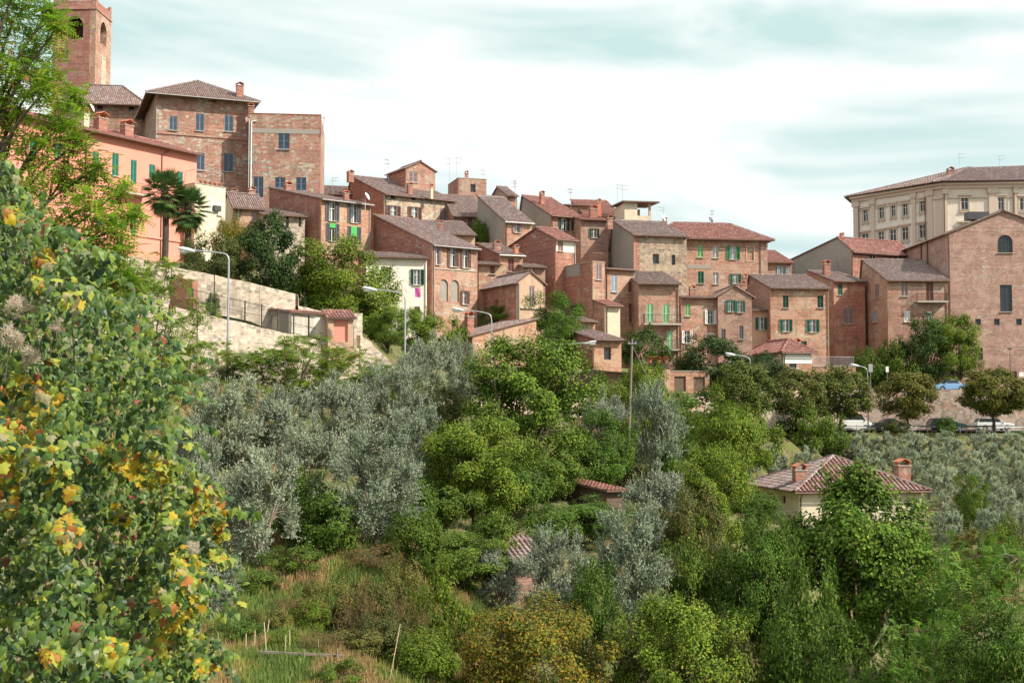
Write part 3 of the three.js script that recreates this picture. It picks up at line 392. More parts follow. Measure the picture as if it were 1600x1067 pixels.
  { name: 'low_wall_house', label: 'grey-brown house with one green-shuttered window above the railed roof', xc: 907.5, phi: 12, dp: 8, xr: 950, D: 166, e: 342, b: 398, roof: 'shed', rise: 1.8, mf: 'brown', ml: 'rosy', warm: 1, pipe: 0, win: [[921, 936, 357, 371, 'O', 'shutDarkGreen', { sw: 0.45 }]], ch: [[927, 323, 338, 3, 1.0], [936, 312, 330, 4, 0.5, 2]] },
  { name: 'dormer_house', label: 'roof with a flat plaster dormer on the skyline', xc: 882, phi: 10, dp: 7, xr: 924, D: 178, e: 320, b: 345, roof: 'shed', rise: 0.7, mf: 'tan', ml: 'grey', win: [[892, 901, 318.5, 323, 'D']], an: [[965, 288, 312, -3], [973, 290, 315, -2]] },
  { name: 'red_roof_house', label: 'house showing only its reddish roof between dormer and loggia', xc: 915, phi: 10, dp: 9, xr: 972, D: 175, e: 337, b: 360, roof: 'shed', rp: 312, mf: 'rosy', ml: 'red', warm: 1, pipe: 0, win: [] },
  { name: 'dark_gable_house', label: 'house with a large dark brick gable and a small white-plastered front', xc: 868, xl: 790, dp: 12, xr: 900, D: 150, e: 372, b: 425, rz: 0.36, roof: 'gable', rp: 356, mf: 'redC', ml: 'redB', warm: 1, pipe: 'R', pipeM: 'pipeGrey', win: [[872, 879, 378, 392, 'C', 'shutLilac']], ch: [[806, 384, 395, -1.5, 0.5, 2]],
    more(o, s) { const a = s.hit(869, 393), b = s.hit(899, 374), w = s.hit(872, 392), x = s.hit(879, 378), g = [[a[0], w[0] - 0.05, a[1], b[1]], [x[0] + 0.05, b[0], a[1], b[1]], [w[0] - 0.05, x[0] + 0.05, x[1] + 0.05, b[1]]].filter(q => q[1] - q[0] > 0.05 && q[3] - q[2] > 0.05); part('plaster', merge(g.map(q => bx(q[1] - q[0], q[3] - q[2], 0.03, (q[0] + q[1]) / 2, (q[2] + q[3]) / 2, 0.017))), M.white, o); } },
  { name: 'stone_tower_house', label: 'tall rubble-stone house with a grey rendered side wall', xc: 990, xl: 954, dp: 10, xr: 1073, D: 158, e: 366, b: 456, rz: 0.86, roof: 'gable', rp: 345, mf: 'mixedB', ml: 'grey', pipe: 0, win: [[1020.5, 1030, 397, 412, 'D'], [1050, 1055.5, 398, 414, 'D']], ch: [[953, 338, 350, 5, 0.7]],
    more(o, s) { const a = s.hit(991, 440); part('quoins', merge(Array.from({ length: 26 }, (_, i) => bx(i % 2 ? 0.5 : 0.8, 0.34, 0.05, i % 2 ? 0.25 : 0.4, s.H - 0.6 - i * 0.36, 0.027))), M.redC, o); } },
  { name: 'green_shutter_house', label: 'broad orange-brick house with green shutters under a hipped roof', xc: 1022, phi: 9, dp: 8, xr: 1199, D: 170, e: 371, b: 462, roof: 'hip', rp: 349, ov: 0.8, mf: 'rosy', ml: 'rosy', pipe: 0, warm: 1, gutter: 'gutter',
    win: [[1090, 1099, 383, 402, 'C', 'shutPale'], [1114, 1123, 384, 403, 'G', 'shutWhite', { clear: true }], [1136, 1156, 385, 405, 'O', 'shutBright', { sw: 0.5, curtain: 0.95 }], [1168, 1178, 386, 407, 'B', 'rosy'], [1091, 1100, 424, 443, 'C', 'shutGreen'], [1115, 1123, 426, 444, 'G', 'shutWhite', { clear: true }], [1141, 1158, 428, 443, 'O', 'shutGreen', { sw: 0.45, curtain: 0.9 }]], dish: [[1111, 346, 6, 0.45, 'frameDark'], [1038, 343, 3, 0.5]], ch: [[1039, 341, 360, 3, 0.55, 2]], an: [[1037, 324, 342, 3], [1113, 330, 350, 6]],
    more(o, s) { const a = s.hit(1191, 440), y = s.hit(1100, 417)[1]; part('pilaster', bx(1.0, 7.5, 0.16, s.W - 0.5, s.H - 3.9, 0.082), M.rosyB, o); const u0 = s.hit(1074, 417)[0], u1 = s.hit(1112, 417)[0]; part('plaster_band', bx(u1 - u0, 0.5, 0.03, (u0 + u1) / 2, y, 0.017), M.grey, o); } },
  { name: 'loggia_block', label: 'rooftop loggia with an open corner against the sky', cat: 'building', custom: 'loggia', D: 170 },
  { name: 'balcony_house', label: 'brick house with mint-green doors and a long balcony', xc: 998, xl: 973, dp: 10, xr: 1061, D: 148, e: 442, b: 572, roof: 'shed', rp: 424, mf: 'rosy', ml: 'mauve', pipe: 'R', ov: 0.6, win: [[1011, 1021, 475, 504, 'C', 'shutMint', { door: true }], [1036, 1046, 476, 505, 'C', 'shutMint', { door: true }], [1014, 1021, 515, 525, 'C', 'shutMint'], [1043, 1051, 517, 545, 'C', 'shutMint', { door: true }]],
    more(o, s) { for (const [x0, x1, py] of [[1004, 1062, 507], [1033, 1062, 547]]) { const a = s.hit(x0, py), b = s.hit(x1, py), bal = new THREE.Group(); bal.name = 'balcony'; o.add(bal); part('slab', bx(b[0] - a[0], 0.2, 1.1, (a[0] + b[0]) / 2, a[1], 0.56), M.concrete, bal); railing(bal, [V(a[0] + 0.05, a[1] + 0.11, 0.1), V(a[0] + 0.05, a[1] + 0.11, 1.05), V(b[0] - 0.05, a[1] + 0.11, 1.05), V(b[0] - 0.05, a[1] + 0.11, 0.1)], 1.0); } } },
  { name: 'slim_tower_house', label: 'tall slim brick house with a broad red side wall patched in cement', xc: 926, xl: 852, dp: 10, xr: 945, D: 146, e: 409, b: 540, roof: 'flat', parapet: 0.2, mf: 'rosy', ml: 'redC', win: [[932, 940, 413, 437, 'C', 'shutLilac']],
    more(o, s) { railing(o, [V(0.15, s.H + 0.08, -2.6), V(0.15, s.H + 0.08, -0.15), V(s.W, s.H + 0.08, -0.15)], 1.0, M.rust, 0.25); const a = s.hit(857, 408, true), b = s.hit(906, 418, true); part('cement_patch', bx(0.03, 1.3, Math.abs(a[0] - b[0]), -0.017, s.H - 0.7, (a[0] + b[0]) / 2 - s.dp), M.grey, o); } },
  { name: 'recessed_house', label: 'narrow brick house with one pale shuttered window beside the slim tower house', xc: 946, phi: 28, dp: 8, xr: 992, D: 150, e: 419, b: 540, roof: 'shed', rise: 0.9, mf: 'rosy', ml: 'rosy', win: [[956, 964, 430, 456, 'C', 'shutSky'], [982, 987, 440, 457, 'C', 'shutBrown'], [983, 988, 474, 504, 'C', 'shutBrown']] },
  { name: 'bay_house', label: 'small cream bay with its own red tiled roof', xc: 946, phi: 24, dp: 3.5, xr: 969, D: 143.5, e: 476, b: 535, roof: 'shed', rise: 0.9, mf: 'cream', ml: 'rosy', warm: 1, win: [[948.5, 953, 480, 497, 'C', 'shutLilac']] },
  { name: 'gable_front_house', label: 'brick house with a pointed gable front and a striped tile roof below the dark gable', xc: 809, xl: 744, dp: 10, xr: 849, D: 136, e: 439, b: 500, deep: 5, roof: 'gableZ', rp: 424, mf: 'tan', ml: 'red', pipeM: 'pipeGrey', win: [[827, 835, 447, 479, 'C', 'shutLilac', { door: true }]],
    more(o, s) { part('downpipe', bar(V(0.12, s.H - 0.2, 0.1), V(0.12, 0.5, 0.1), 0.08), M.zinc, o); const a = s.hit(812, 481), b = s.hit(848, 481); part('ledge', bx(b[0] - a[0], 0.1, 0.2, (a[0] + b[0]) / 2, a[1], 0.1), M.sill, o); } },
  { name: 'eave_house', label: 'small brick house with a white eave board and brown shutter', xc: 781, xl: 745, dp: 9, xr: 817, D: 147, e: 397, b: 440, roof: 'shed', rp: 380, mf: 'rosyC', ml: 'redB', gutter: 'frameWhite', pipe: 0, win: [[794, 803, 404, 424, 'C', 'shutBrown']], ch: [[776, 378, 390, 3, 0.8]] },
  { name: 'lean_to_house', label: 'low lean-to of stone with a grey tiled roof left of the eave-board house', xc: 748, phi: 12, dp: 5, xr: 782, D: 143, e: 412, b: 440, roof: 'shed', rise: 0.8, mf: 'rosyC', ml: 'rosy', pipe: 0, win: [[766, 773, 416, 428, 'C', 'shutBrown']] },
  { name: 'back_lean_to', label: 'low dark-roofed brick lean-to beneath the big dark gable', xc: 817, phi: 15, dp: 5, xr: 852, D: 146, e: 416, b: 450, roof: 'shed', rise: 0.9, mf: 'brown', ml: 'brown', pipe: 0, win: [] },
  { name: 'garden_house', label: 'low tile-roofed house with a lit gable behind the big leafy tree', xc: 738, xl: 684, dp: 6, xr: 838, D: 116, e: 524, b: 572, roof: 'shedX', rise: 1.8, mf: 'rosyC', ml: 'mauve', pipe: 0, win: [[770, 777, 536, 550, 'D']], ch: [[733, 489, 512, 2.2, 0.7]] },
  { name: 'brick_cottage', label: 'small brick cottage with a dark side wall above the utility pole', xc: 928, xl: 884, dp: 7, xr: 971, D: 122, e: 529, b: 582, roof: 'shed', rp: 514, mf: 'rosyC', ml: 'redB', pipe: 0, win: [[944, 955, 543, 562, 'D']] },
  { name: 'porch_shed', label: 'small porch with a grey tiled roof below the slim tower house', xc: 908, phi: 20, dp: 4, xr: 930, D: 140, e: 501, b: 530, roof: 'shed', rise: 0.7, mf: 'rosyC', ml: 'red', pipe: 0, win: [] },
  { name: 'parapet_house', label: 'narrow brick house with white and pale green shutters', xc: 1064, phi: 10, dp: 9, xr: 1122, D: 153, e: 464, b: 572, roof: 'shed', rise: 1.0, mf: 'rosy', ml: 'red', pipe: 0, win: [[1071, 1079, 474, 494, 'C', 'shutPale'], [1102, 1119, 485, 506, 'O', 'shutWhite', { sw: 0.4, curtain: false }], [1066, 1082, 517, 536, 'O', 'shutWhite', { sw: 0.45, curtain: false }], [1106, 1116, 520, 537, 'C', 'shutWhite']], ch: [[1082, 448, 462, 2, 0.7]] },
  { name: 'brown_gable_house', label: 'brown rendered house with a pointed gable and one wide green-shuttered window', xc: 1122, xl: 1092, dp: 11, xr: 1175, D: 153, e: 462, b: 575, roof: 'gableZ', rp: 446, mf: 'brown', ml: 'brown', pipe: 0, win: [[1135, 1149, 469, 487, 'O', 'shutGreen', { sw: 0.4 }], [1150, 1164, 470, 488, 'O', 'shutGreen', { sw: 0.4 }], [1156, 1162, 509, 530, 'C', 'shutGrey'], [1127, 1134, 514, 532, 'C', 'shutGrey']], ch: [[1161, 441, 455, 3, 0.6]] },
  { name: 'plaster_link_house', label: 'plastered link house with one pair of green shutters', xc: 1174.5, phi: 10, dp: 8, xr: 1206, D: 161, e: 484, b: 590, roof: 'shed', rise: 1.3, mf: 'tan', ml: 'brown', pipe: 0, win: [[1181, 1198, 496, 515, 'O', 'shutGreen', { sw: 0.45 }]] },
  { name: 'patched_house', label: 'broad patched brick house with dark green shutters on two floors', xc: 1204, xl: 1166, dp: 11, xr: 1295, D: 160, e: 449, b: 600, rz: 0.82, roof: 'gable', rp: 430, mf: 'rosyC', ml: 'mauve', pipe: 'R', win: [[1224, 1232.5, 462, 481, 'C', 'shutDarkGreen'], [1278, 1287, 462, 481, 'C', 'shutDarkGreen'], [1219, 1238, 499, 518, 'O', 'shutGreen', { sw: 0.5 }], [1261, 1280, 499, 519, 'O', 'shutGreen', { sw: 0.5 }], [1223, 1233, 533, 543, 'C', 'shutDarkGreen'], [1251, 1261, 533, 547, 'C', 'shutDarkGreen'], [1172, 1177, 438, 450, 'D', null, L]], ch: [[1164, 430, 444, 6, 0.6]] },
  { name: 'blue_shutter_house', label: 'small house with pale blue shutters in the gap beside the hipped-roof house', xc: 1200, phi: 5, dp: 9, xr: 1238, D: 180, e: 409, b: 452, roof: 'shed', rp: 391, mf: 'brown', ml: 'brown', warm: 1, pipe: 0, win: [[1215, 1232, 416, 430, 'O', 'shutSky', { sw: 0.45 }]] },
  { name: 'church_side_house', label: 'house with a long grey rendered gable and red roof below the cream palace', xc: 1333, xl: 1234, dp: 14, xr: 1427, D: 182, e: 391, b: 480, rz: 0.22, roof: 'gable', rp: 371, mf: 'red', ml: 'grey', warm: 1, pipe: 0, win: [[1360, 1370, 393.5, 406, 'G', 'frameWhite'], [1399, 1411, 393.5, 405, 'G', 'frameWhite'], [1236, 1242, 404, 424, 'C', 'shutLilac', L]], ch: [[1316, 365, 373, 4, 0.5]] },
  { name: 'stepped_house', label: 'brick house with a sloping side wall and green window at its foot', xc: 1303, xl: 1262, dp: 8, xr: 1352, D: 175, e: 438, b: 598, roof: 'shed', rp: 422, mf: 'redC', ml: 'rosy', pipe: 0, win: [[1310, 1317, 444, 461, 'C', 'shutGreen'], [1346.5, 1351, 440, 457, 'C', 'shutDarkGreen'], [1318, 1334, 481, 506, 'C', 'shutLilac']], ch: [[1292, 408, 428, 4, 0.9]] },
  { name: 'iron_balcony_house', label: 'brick house with an iron balcony beside the large brick church building', xc: 1387, xl: 1344, dp: 12, xr: 1481, D: 168, e: 437, b: 602, rz: 0.88, roof: 'gable', rp: 406, mf: 'rosyB', ml: 'rosy', pipe: 'R', win: [[1409, 1419, 441, 463, 'C', 'shutLilac'], [1448, 1459, 441, 470, 'C', 'shutBrown', { door: true }], [1414, 1423, 485, 503, 'C', 'shutWhite'], [1447, 1457, 486, 503, 'C', 'shutWhite'], [1368, 1374, 443, 466, 'C', 'shutLilac', L], [1364, 1371, 486, 504, 'C', 'shutSky', L]],
    more(o, s) { const a = s.hit(1431, 472), b = s.hit(1479, 472), bal = new THREE.Group(); bal.name = 'balcony'; o.add(bal); part('slab', bx(b[0] - a[0], 0.2, 0.95, (a[0] + b[0]) / 2, a[1], 0.5), M.concrete, bal); railing(bal, [V(a[0] + 0.05, a[1] + 0.11, 0.1), V(a[0] + 0.05, a[1] + 0.11, 0.9), V(b[0] - 0.05, a[1] + 0.11, 0.9), V(b[0] - 0.05, a[1] + 0.11, 0.1)], 1.0); } },
  { name: 'church_building', label: 'large plain brick gabled building with an arched window at the right edge', cat: 'building', xc: 1481, xl: 1419, dp: 18, xr: 1668, D: 170, e: 364, b: 606, deep: 5, roof: 'gableZ', ridge: 0.47, rp: 329, mf: 'mauve', ml: 'mauve', ov: 0.5, vg: 0.3, pipe: 0,
    win: [[1560, 1583, 367, 395, 'A', 'frameDark'], [1564, 1582, 445, 487, 'G', 'frameDark'], [1525, 1533.5, 498, 508, 'D'], [1554.5, 1563, 498, 508, 'D'], [1589, 1597.5, 498, 508, 'D'], [1526.5, 1536.5, 543, 562, 'D'], [1579, 1590, 580, 603, 'C', 'shutBrown', { door: true }]],
    more(o, s) { part('downpipe', bar(V(0.14, s.H - 0.2, 0.11), V(0.14, 0.6, 0.11), 0.08), M.gutter, o); for (const u of [0.42, 0.56]) part('downpipe', bar(V(-0.1, s.H - 0.2, -s.dp * u), V(-0.1, 0.6, -s.dp * u), 0.12), M.gutter, o); const t = s.hit(1520, 336); const p = o.worldToLocal(at(1527, 338, 178)); part('roof_tank', merge([bx(3, 1.1, 1.6, p.x, p.y, p.z)]), M.frameDark, o); } },
  { name: 'garage_block', label: 'pink garage block with two openings beside the street trees', cat: 'garage', xc: 1047, phi: 12, dp: 6, xr: 1109, D: 140, e: 580, b: 614, roof: 'flat', parapet: 0.1, mf: 'rosyC', ml: 'rosyC', win: [[1054, 1072, 588, 612, 'N', 'timber'], [1084, 1102, 589, 612, 'N', 'timber']] },
  { name: 'pavilion', label: 'cream pavilion with a low red hipped roof among the street trees', cat: 'pavilion', xc: 1224, xl: 1168, dp: 9, xr: 1269, D: 150, e: 549, b: 606, roof: 'hip', rp: 532, ov: 0.5, mf: 'rosyC', ml: 'white', warm: 1, win: [[1234, 1245, 563, 575, 'G', 'frameDark']], ch: [[1245, 531, 547, 4, 0.8]],
    more(o, s) { const a = s.hit(1224, 560); part('white_band', bx(s.W - 0.06, 1.3, 0.04, s.W / 2, s.H - 0.75, 0.022), M.whitePaint, o); part('porch_beam', bx(0.2, 0.25, s.dp, -0.8, s.H - 0.5, -s.dp / 2), M.timber, o); } },
  { name: 'brick_garage', label: 'low brick garage with a glass-railed roof terrace', cat: 'garage', xc: 1271, phi: 6, dp: 5, xr: 1338, D: 156.5, e: 573, b: 604, roof: 'flat', parapet: 0.1, mf: 'rosy', ml: 'rosy', win: [[1285, 1292, 572, 577, 'N', 'whitePaint'], [1304, 1326, 580, 603, 'N', 'timber']],
    more(o, s) { railing(o, [V(0.2, s.H + 0.08, -3), V(0.2, s.H + 0.08, -0.15), V(s.W - 0.2, s.H + 0.08, -0.15), V(s.W - 0.2, s.H + 0.08, -4)], 1.15, M.zinc, 0.8); part('glass_panel', bx(s.W - 0.5, 0.9, 0.012, s.W / 2, s.H + 0.65, -0.19), M.glass, o); } },
  { name: 'sunken_house', label: 'tiled roof just showing at the far edge below the palazzo annex', xc: 506, phi: 12, dp: 8, xr: 552, D: 176, e: 302, b: 335, roof: 'shed', rp: 290, mf: 'rosyB', ml: 'red', pipe: 0, win: [], ch: [[540, 296, 308, -4, 0.6]], an: [[519, 278, 297, 3]] },
  { name: 'middle_roof_house', label: 'low grey tiled roof between the stone-fronted house and the narrow brick house', xc: 648, phi: 14, dp: 8, xr: 742, D: 152, e: 363, b: 395, roof: 'shed', rp: 343, mf: 'tan', ml: 'brown', pipe: 0, win: [], ch: [[688, 346, 360, 2, 0.5], [641, 339, 352, 1, 0.6]] },
  { name: 'villa', label: 'cream villa with a hipped red tile roof and two brick chimneys among the olives', xc: 1248, xl: 1176, dp: 10.5, xr: 1440, D: 100, e: 766, b: 872, noGround: true, roof: 'hip', rp: 713, ov: 0.55, mf: 'cream', ml: 'cream', pitch: 0.36, course: 0.46, ground: 9,
    win: [[1288, 1303, 775, 800, 'A', 'frameWhite'], [1380, 1394, 775, 800, 'A', 'frameWhite'], [1222, 1228, 775, 786, 'D', null, L]], ch: [[1250, 727, 757, 2.4, 0.95], [1411, 720, 748, 6, 1.05]],
    eachTile: o => {
      const rnd = mulberry(808), cache = new Map(), tm = Array.from({ length: 7 }, (_, i) => mat({ color: col(...[[0.29, 0.135, 0.11], [0.22, 0.105, 0.09], [0.28, 0.175, 0.15], [0.18, 0.105, 0.095], [0.30, 0.205, 0.175], [0.25, 0.12, 0.10], [0.22, 0.145, 0.13]][i]), roughness: 0.85 })); let n = 0; const rest = new TileSet(77, 1);
      return (p, u, w, nn, half, len) => {
        if (n++ > 295) { rest.barrel(p, u, w, nn, half, len, half * 0.8); return; }
        const key = len.toFixed(1); if (!cache.has(key)) { const g = new THREE.CylinderGeometry(half * 0.82, half, len, 7, 1, true, -Math.PI / 2, Math.PI); cache.set(key, g); }
        const m = part('tile', cache.get(key), tm[Math.floor(rnd() * 7)], o); const j = (rnd() - 0.5) * 0.04;
        const B = new THREE.Matrix4().makeBasis(w.clone().cross(nn), w, nn); m.quaternion.setFromRotationMatrix(B); m.position.copy(p).addScaledVector(w, len / 2 + j).addScaledVector(nn, 0.02 + rnd() * 0.015); m.scale.z = 0.8;
      };
    } },
];
for (const s of houses) if (!s.custom) placeHouse(s);
// ---------------------------------------------------------------- the ground, in two sheets that meet at the retaining wall behind the road
const P2 = (px, D) => [(px - 800) / FPX * D, -D];
const wallLine = [[-900, 60], [-300, 30], ...[[-300, 72], [100, 78], [300, 84], [560, 95], [640, 97], [800, 106], [1000, 122], [1100, 134], [1265, 146], [1340, 154], [1600, 156], [2000, 158]].map(p => P2(...p)).map(([x, z]) => [x, -z]), [300, 165], [900, 180]].map(([x, d]) => [x, -d]);
function lineZ(x) { for (let i = 0; i < wallLine.length - 1; i++) if (x <= wallLine[i + 1][0]) { const a = wallLine[i], b = wallLine[i + 1]; return lerp(a[1], b[1], clamp((x - a[0]) / (b[0] - a[0]))); } return -180; }
const road = [[-500, 55, 22.6], [-100, 64, 22.0], [100, 68, 21.8], [357, 75, 21.2], [500, 84, 20.7], [633, 90, 20.2], [770, 99, 19.6], [985, 115, 18.7], [1175, 130, 18.0], [1300, 143, 17.7], [1400, 149, 17.55], [1600, 151, 17.45], [1900, 153, 17.4], [2400, 155, 17.4]].map(([px, D, y]) => { const [x, z] = P2(px, D); return V(x, y, z); });
const roadCurve = new THREE.CatmullRomCurve3(road), roadPts = roadCurve.getPoints(160);
for (const p of roadPts.filter((_, i) => i % 4 === 0)) { lowerPts.push([p.x, p.z, p.y - 0.12], [p.x + 0.6, p.z + 3.4, p.y - 0.2], [p.x, p.z - 2.6, p.y - 0.1]); const z = lineZ(p.x); if (p.z - z > 3) lowerPts.push([p.x, z + 0.6, p.y - 0.02]); }
const G = (px, D, y) => lowerPts.push([...P2(px, D), y]), GU = (px, D, y) => upperPts.push([...P2(px, D), y]);
const groves = [['top row below the guard rail', 136, 674, [[1238, 68], [1300, 70], [1343, 60], [1384, 62], [1427, 62], [1478, 68], [1540, 74], [1592, 66]]], ['second row below the guard rail', 124, 702, [[1205, 66], [1262, 62], [1360, 66], [1418, 60], [1458, 66], [1512, 72], [1580, 74]]], ['third row of the grove', 114, 728, [[1165, 70], [1470, 74], [1542, 76], [1598, 66]]], ['fourth row of the grove', 105, 758, [[1496, 72], [1562, 76]]], ['nearest row of the grove', 96, 795, [[1482, 72], [1548, 74], [1602, 76]]]];
for (const [, D, top, list] of groves) for (const [px] of list) { const p = at(px, top, D); lowerPts.push([p.x, p.z, p.y - 3.7], [p.x, p.z + 4, p.y - 4.2]); }
// below the road: the slope under the photographer, the garden, the olive grove
for (const [x, z, y] of [[0, 6, 18.4], [-4, 2, 18.4], [4, 2, 18.4], [0, -3, 18.35], [-3, -7, 18.2], [-5, -9, 18.0], [-9, -8, 18.4], [2, -8, 17.2], [-2, -12, 15.2], [-8, -14, 16.2], [5, -14, 13.6], [-4, -20, 12.2], [6, -22, 10.6], [-12, -22, 14.5], [0, -32, 10.4], [14, -30, 8.8], [-16, -34, 14.2], [40, 20, 16], [-40, 20, 20], [0, 60, 20], [0, 150, 18], [60, -20, 9], [-60, -20, 19], [120, -60, 6], [-120, -40, 22], [300, -60, 5], [-300, 0, 22], [700, 0, 0], [-700, 60, 10]]) lowerPts.push([x, z, y]);
for (const a of [[450, 42, 12.2], [330, 44, 12.7], [250, 46, 13.6], [600, 44, 11.6], [700, 45, 10.2], [800, 45, 8.4], [950, 46, 7.4], [1100, 46, 6.8], [1300, 48, 6], [1500, 50, 5.6], [1700, 52, 5.4], [577, 55, 14.3], [420, 52, 13.6], [300, 55, 15.2], [700, 56, 12.6], [800, 56, 11.2], [900, 55, 10.6], [1000, 56, 9.8], [1150, 58, 8], [1330, 58, 6.8], [1550, 60, 6.3], [350, 63, 16.6], [520, 66, 16.9], [640, 66, 15.8], [740, 66, 13.8], [860, 66, 13], [1000, 68, 12], [1150, 72, 10.6], [1350, 76, 8], [1600, 76, 7], [640, 80, 17.4], [770, 88, 16.4], [900, 78, 14.6], [985, 103, 15], [1000, 85, 13.6], [1175, 118, 13.8], [1100, 90, 12.2], [1200, 96, 10.4], [1300, 96, 9], [1450, 95, 8.9], [1600, 92, 8.4], [1480, 112, 10.7], [1600, 112, 10.4], [1240, 125, 12.9], [1800, 130, 12], [1300, 106, 9.2], [1400, 108, 9.6]]) G(...a);
for (const [px, D, y] of [[1060, 137, 21.2], [1110, 138, 21.4], [1180, 146, 21.8], [1400, 166, 22.3], [1460, 166, 22.25], [1520, 166, 22.2]]) GU(px, D, y);
for (const a of [[-400, 80, 33], [-100, 88, 31], [100, 84, 28.5], [200, 88, 27.4], [300, 87, 26.3], [450, 92, 25.3], [540, 96, 24.7], [600, 99, 22.8], [650, 101, 21.4], [800, 111, 20.9], [1000, 126, 21.0], [1060, 131, 21.3], [1150, 140, 21.6], [1240, 146, 22.0], [1300, 151, 22.4], [1345, 157, 22.1], [1420, 158, 22.1], [1510, 158, 22.1], [1600, 159, 22.1], [2000, 161, 22.1], [1345, 163, 22.2], [1460, 162, 22.15], [1600, 163, 22.2], [240, 104, 31.5], [330, 106, 30.4], [420, 106, 29.2], [500, 108, 27.8], [600, 112, 24], [330, 122, 34], [450, 124, 33], [560, 124, 30], [660, 124, 25], [-300, 130, 36], [-100, 200, 44], [400, 210, 46], [800, 215, 42], [1200, 210, 38], [1700, 215, 36], [400, 300, 30], [1200, 300, 24], [-600, 300, 24], [2200, 300, 20], [800, 600, 0], [200, 600, 0], [1500, 600, 0], [800, 900, -2], [-800, 700, 0], [2600, 700, 0]]) GU(...a);
function idw(pts, x, z) { let s = 0, w = 0; for (const p of pts) { const d = (p[0] - x) ** 2 + (p[1] - z) ** 2 + 1.2, k = 1 / (d * d); s += k * p[2]; w += k; } return s / w; }
const bump = (x, z) => (fbm3(x * 0.35, 3, z * 0.35, 3, 31) - 0.5) * 0.5;
const groundLow = (x, z) => idw(lowerPts, x, z), groundUp = (x, z) => idw(upperPts, x, z);
const ground = (x, z) => z > lineZ(x) ? groundLow(x, z) : groundUp(x, z);
const groundTex = tex(1024, 14, (u, v) => {
  const a = fbm2(u, v, 6, 5, 501), b = fbm2(u, v, 20, 4, 541), f = fbm2(u, v, 110, 3, 561), s = fbm2(u * 1.0, v, 60, 3, 581);
  let c = mix3([0.06, 0.085, 0.022], [0.11, 0.125, 0.034], sstep(0.35, 0.65, a)); c = mix3(c, [0.19, 0.145, 0.07], sstep(0.52, 0.68, b) * 0.7); c = mix3(c, [0.13, 0.085, 0.05], sstep(0.58, 0.7, s) * 0.6); return mul3(c, 0.65 + 0.7 * f);
});
M.ground = mat({ map: groundTex, roughness: 1 });
function sheet(rows, xs, f) {                                     // rows: function of x giving the list of z
  const nz = rows(0).length, pos = [], uv = [], idx = [];
  for (const x of xs) rows(x).forEach(z => { const y = f(x, z); pos.push(x, y, z); uv.push(x + 0.4 * Math.sin(z * 0.3), z); });
  for (let i = 0; i < xs.length - 1; i++) for (let j = 0; j < nz - 1; j++) { const a = i * nz + j, b = a + nz; idx.push(a, a + 1, b, b, a + 1, b + 1); }
  const g = new THREE.BufferGeometry(); g.setAttribute('position', new THREE.Float32BufferAttribute(pos, 3)); g.setAttribute('uv', new THREE.Float32BufferAttribute(uv, 2)); g.setIndex(idx); g.computeVertexNormals(); return g;
}
const xs = []; for (const [a, b, st] of [[-900, -120, 60], [-120, -60, 6], [-60, 80, 1.5], [80, 150, 5], [150, 930, 60]]) for (let x = a; x < b - 1e-6; x += st) xs.push(x);
const tl = []; for (let i = 0; i <= 100; i++) tl.push(i / 100);
setting('ground', sheet(x => { const z0 = lineZ(x); return tl.map(t => { const w = t < 0.9 ? t / 0.9 * 1 : 1; return t <= 0.9 ? lerp(z0, 30, t / 0.9) : lerp(30, 700, (t - 0.9) / 0.1); }).reverse(); }, xs, (x, z) => { const y = groundLow(x, z), r = z - lineZ(x); return y + bump(x, z) * (r > 12 ? 1 : 0.15); }), M.ground);
setting('hill', sheet(x => { const z0 = lineZ(x); return tl.map(t => z0 - (t < 0.8 ? 120 * t / 0.8 : 120 + 900 * ((t - 0.8) / 0.2) ** 2)); }, xs, (x, z) => groundUp(x, z) + bump(x, z) * 0.3), M.ground);

// ---- the road
const asphalt = tex(512, 6, (u, v) => { const a = fbm2(u, v, 5, 4, 601), f = fbm2(u, v, 140, 2, 611); return mul3([0.062, 0.060, 0.058], 0.7 + 0.35 * a + 0.4 * f); });
M.asphalt = mat({ map: asphalt, roughness: 0.95 }); M.line = plain(0.7, 0.69, 0.65, 0.8); M.kerb = plain(0.36, 0.34, 0.31, 0.9);
function ribbon(o0, o1, y0, y1 = y0, from = 0, to = 160) {
  const pos = [], uv = [], idx = []; let s = 0;
  for (let i = from; i <= to; i++) { const p = roadPts[i], q = roadPts[Math.min(160, i + 1)], r = roadPts[Math.max(0, i - 1)], t = q.clone().sub(r).setY(0).normalize(), n = V(-t.z, 0, t.x); if (i > from) s += p.distanceTo(roadPts[i - 1]); pos.push(p.x + n.x * o0, p.y + y0, p.z + n.z * o0, p.x + n.x * o1, p.y + y1, p.z + n.z * o1); uv.push(o0, s, o1, s); if (i < to) { const a = (i - from) * 2; idx.push(a, a + 1, a + 2, a + 2, a + 1, a + 3); } }
  const g = new THREE.BufferGeometry(); g.setAttribute('position', new THREE.Float32BufferAttribute(pos, 3)); g.setAttribute('uv', new THREE.Float32BufferAttribute(uv, 2)); g.setIndex(idx); g.computeVertexNormals(); return g;
}
setting('road', ribbon(-3.2, 3.2, 0.06), M.asphalt);
setting('road_marking', merge([ribbon(2.75, 2.9, 0.065), ribbon(-2.9, -2.75, 0.065)].map(g => g)), M.line);
setting('kerb', merge([ribbon(-3.5, -3.22, 0.17), ribbon(-3.22, -3.21, 0.17, 0.0), ribbon(-3.51, -3.5, -0.3, 0.17)]), M.kerb);

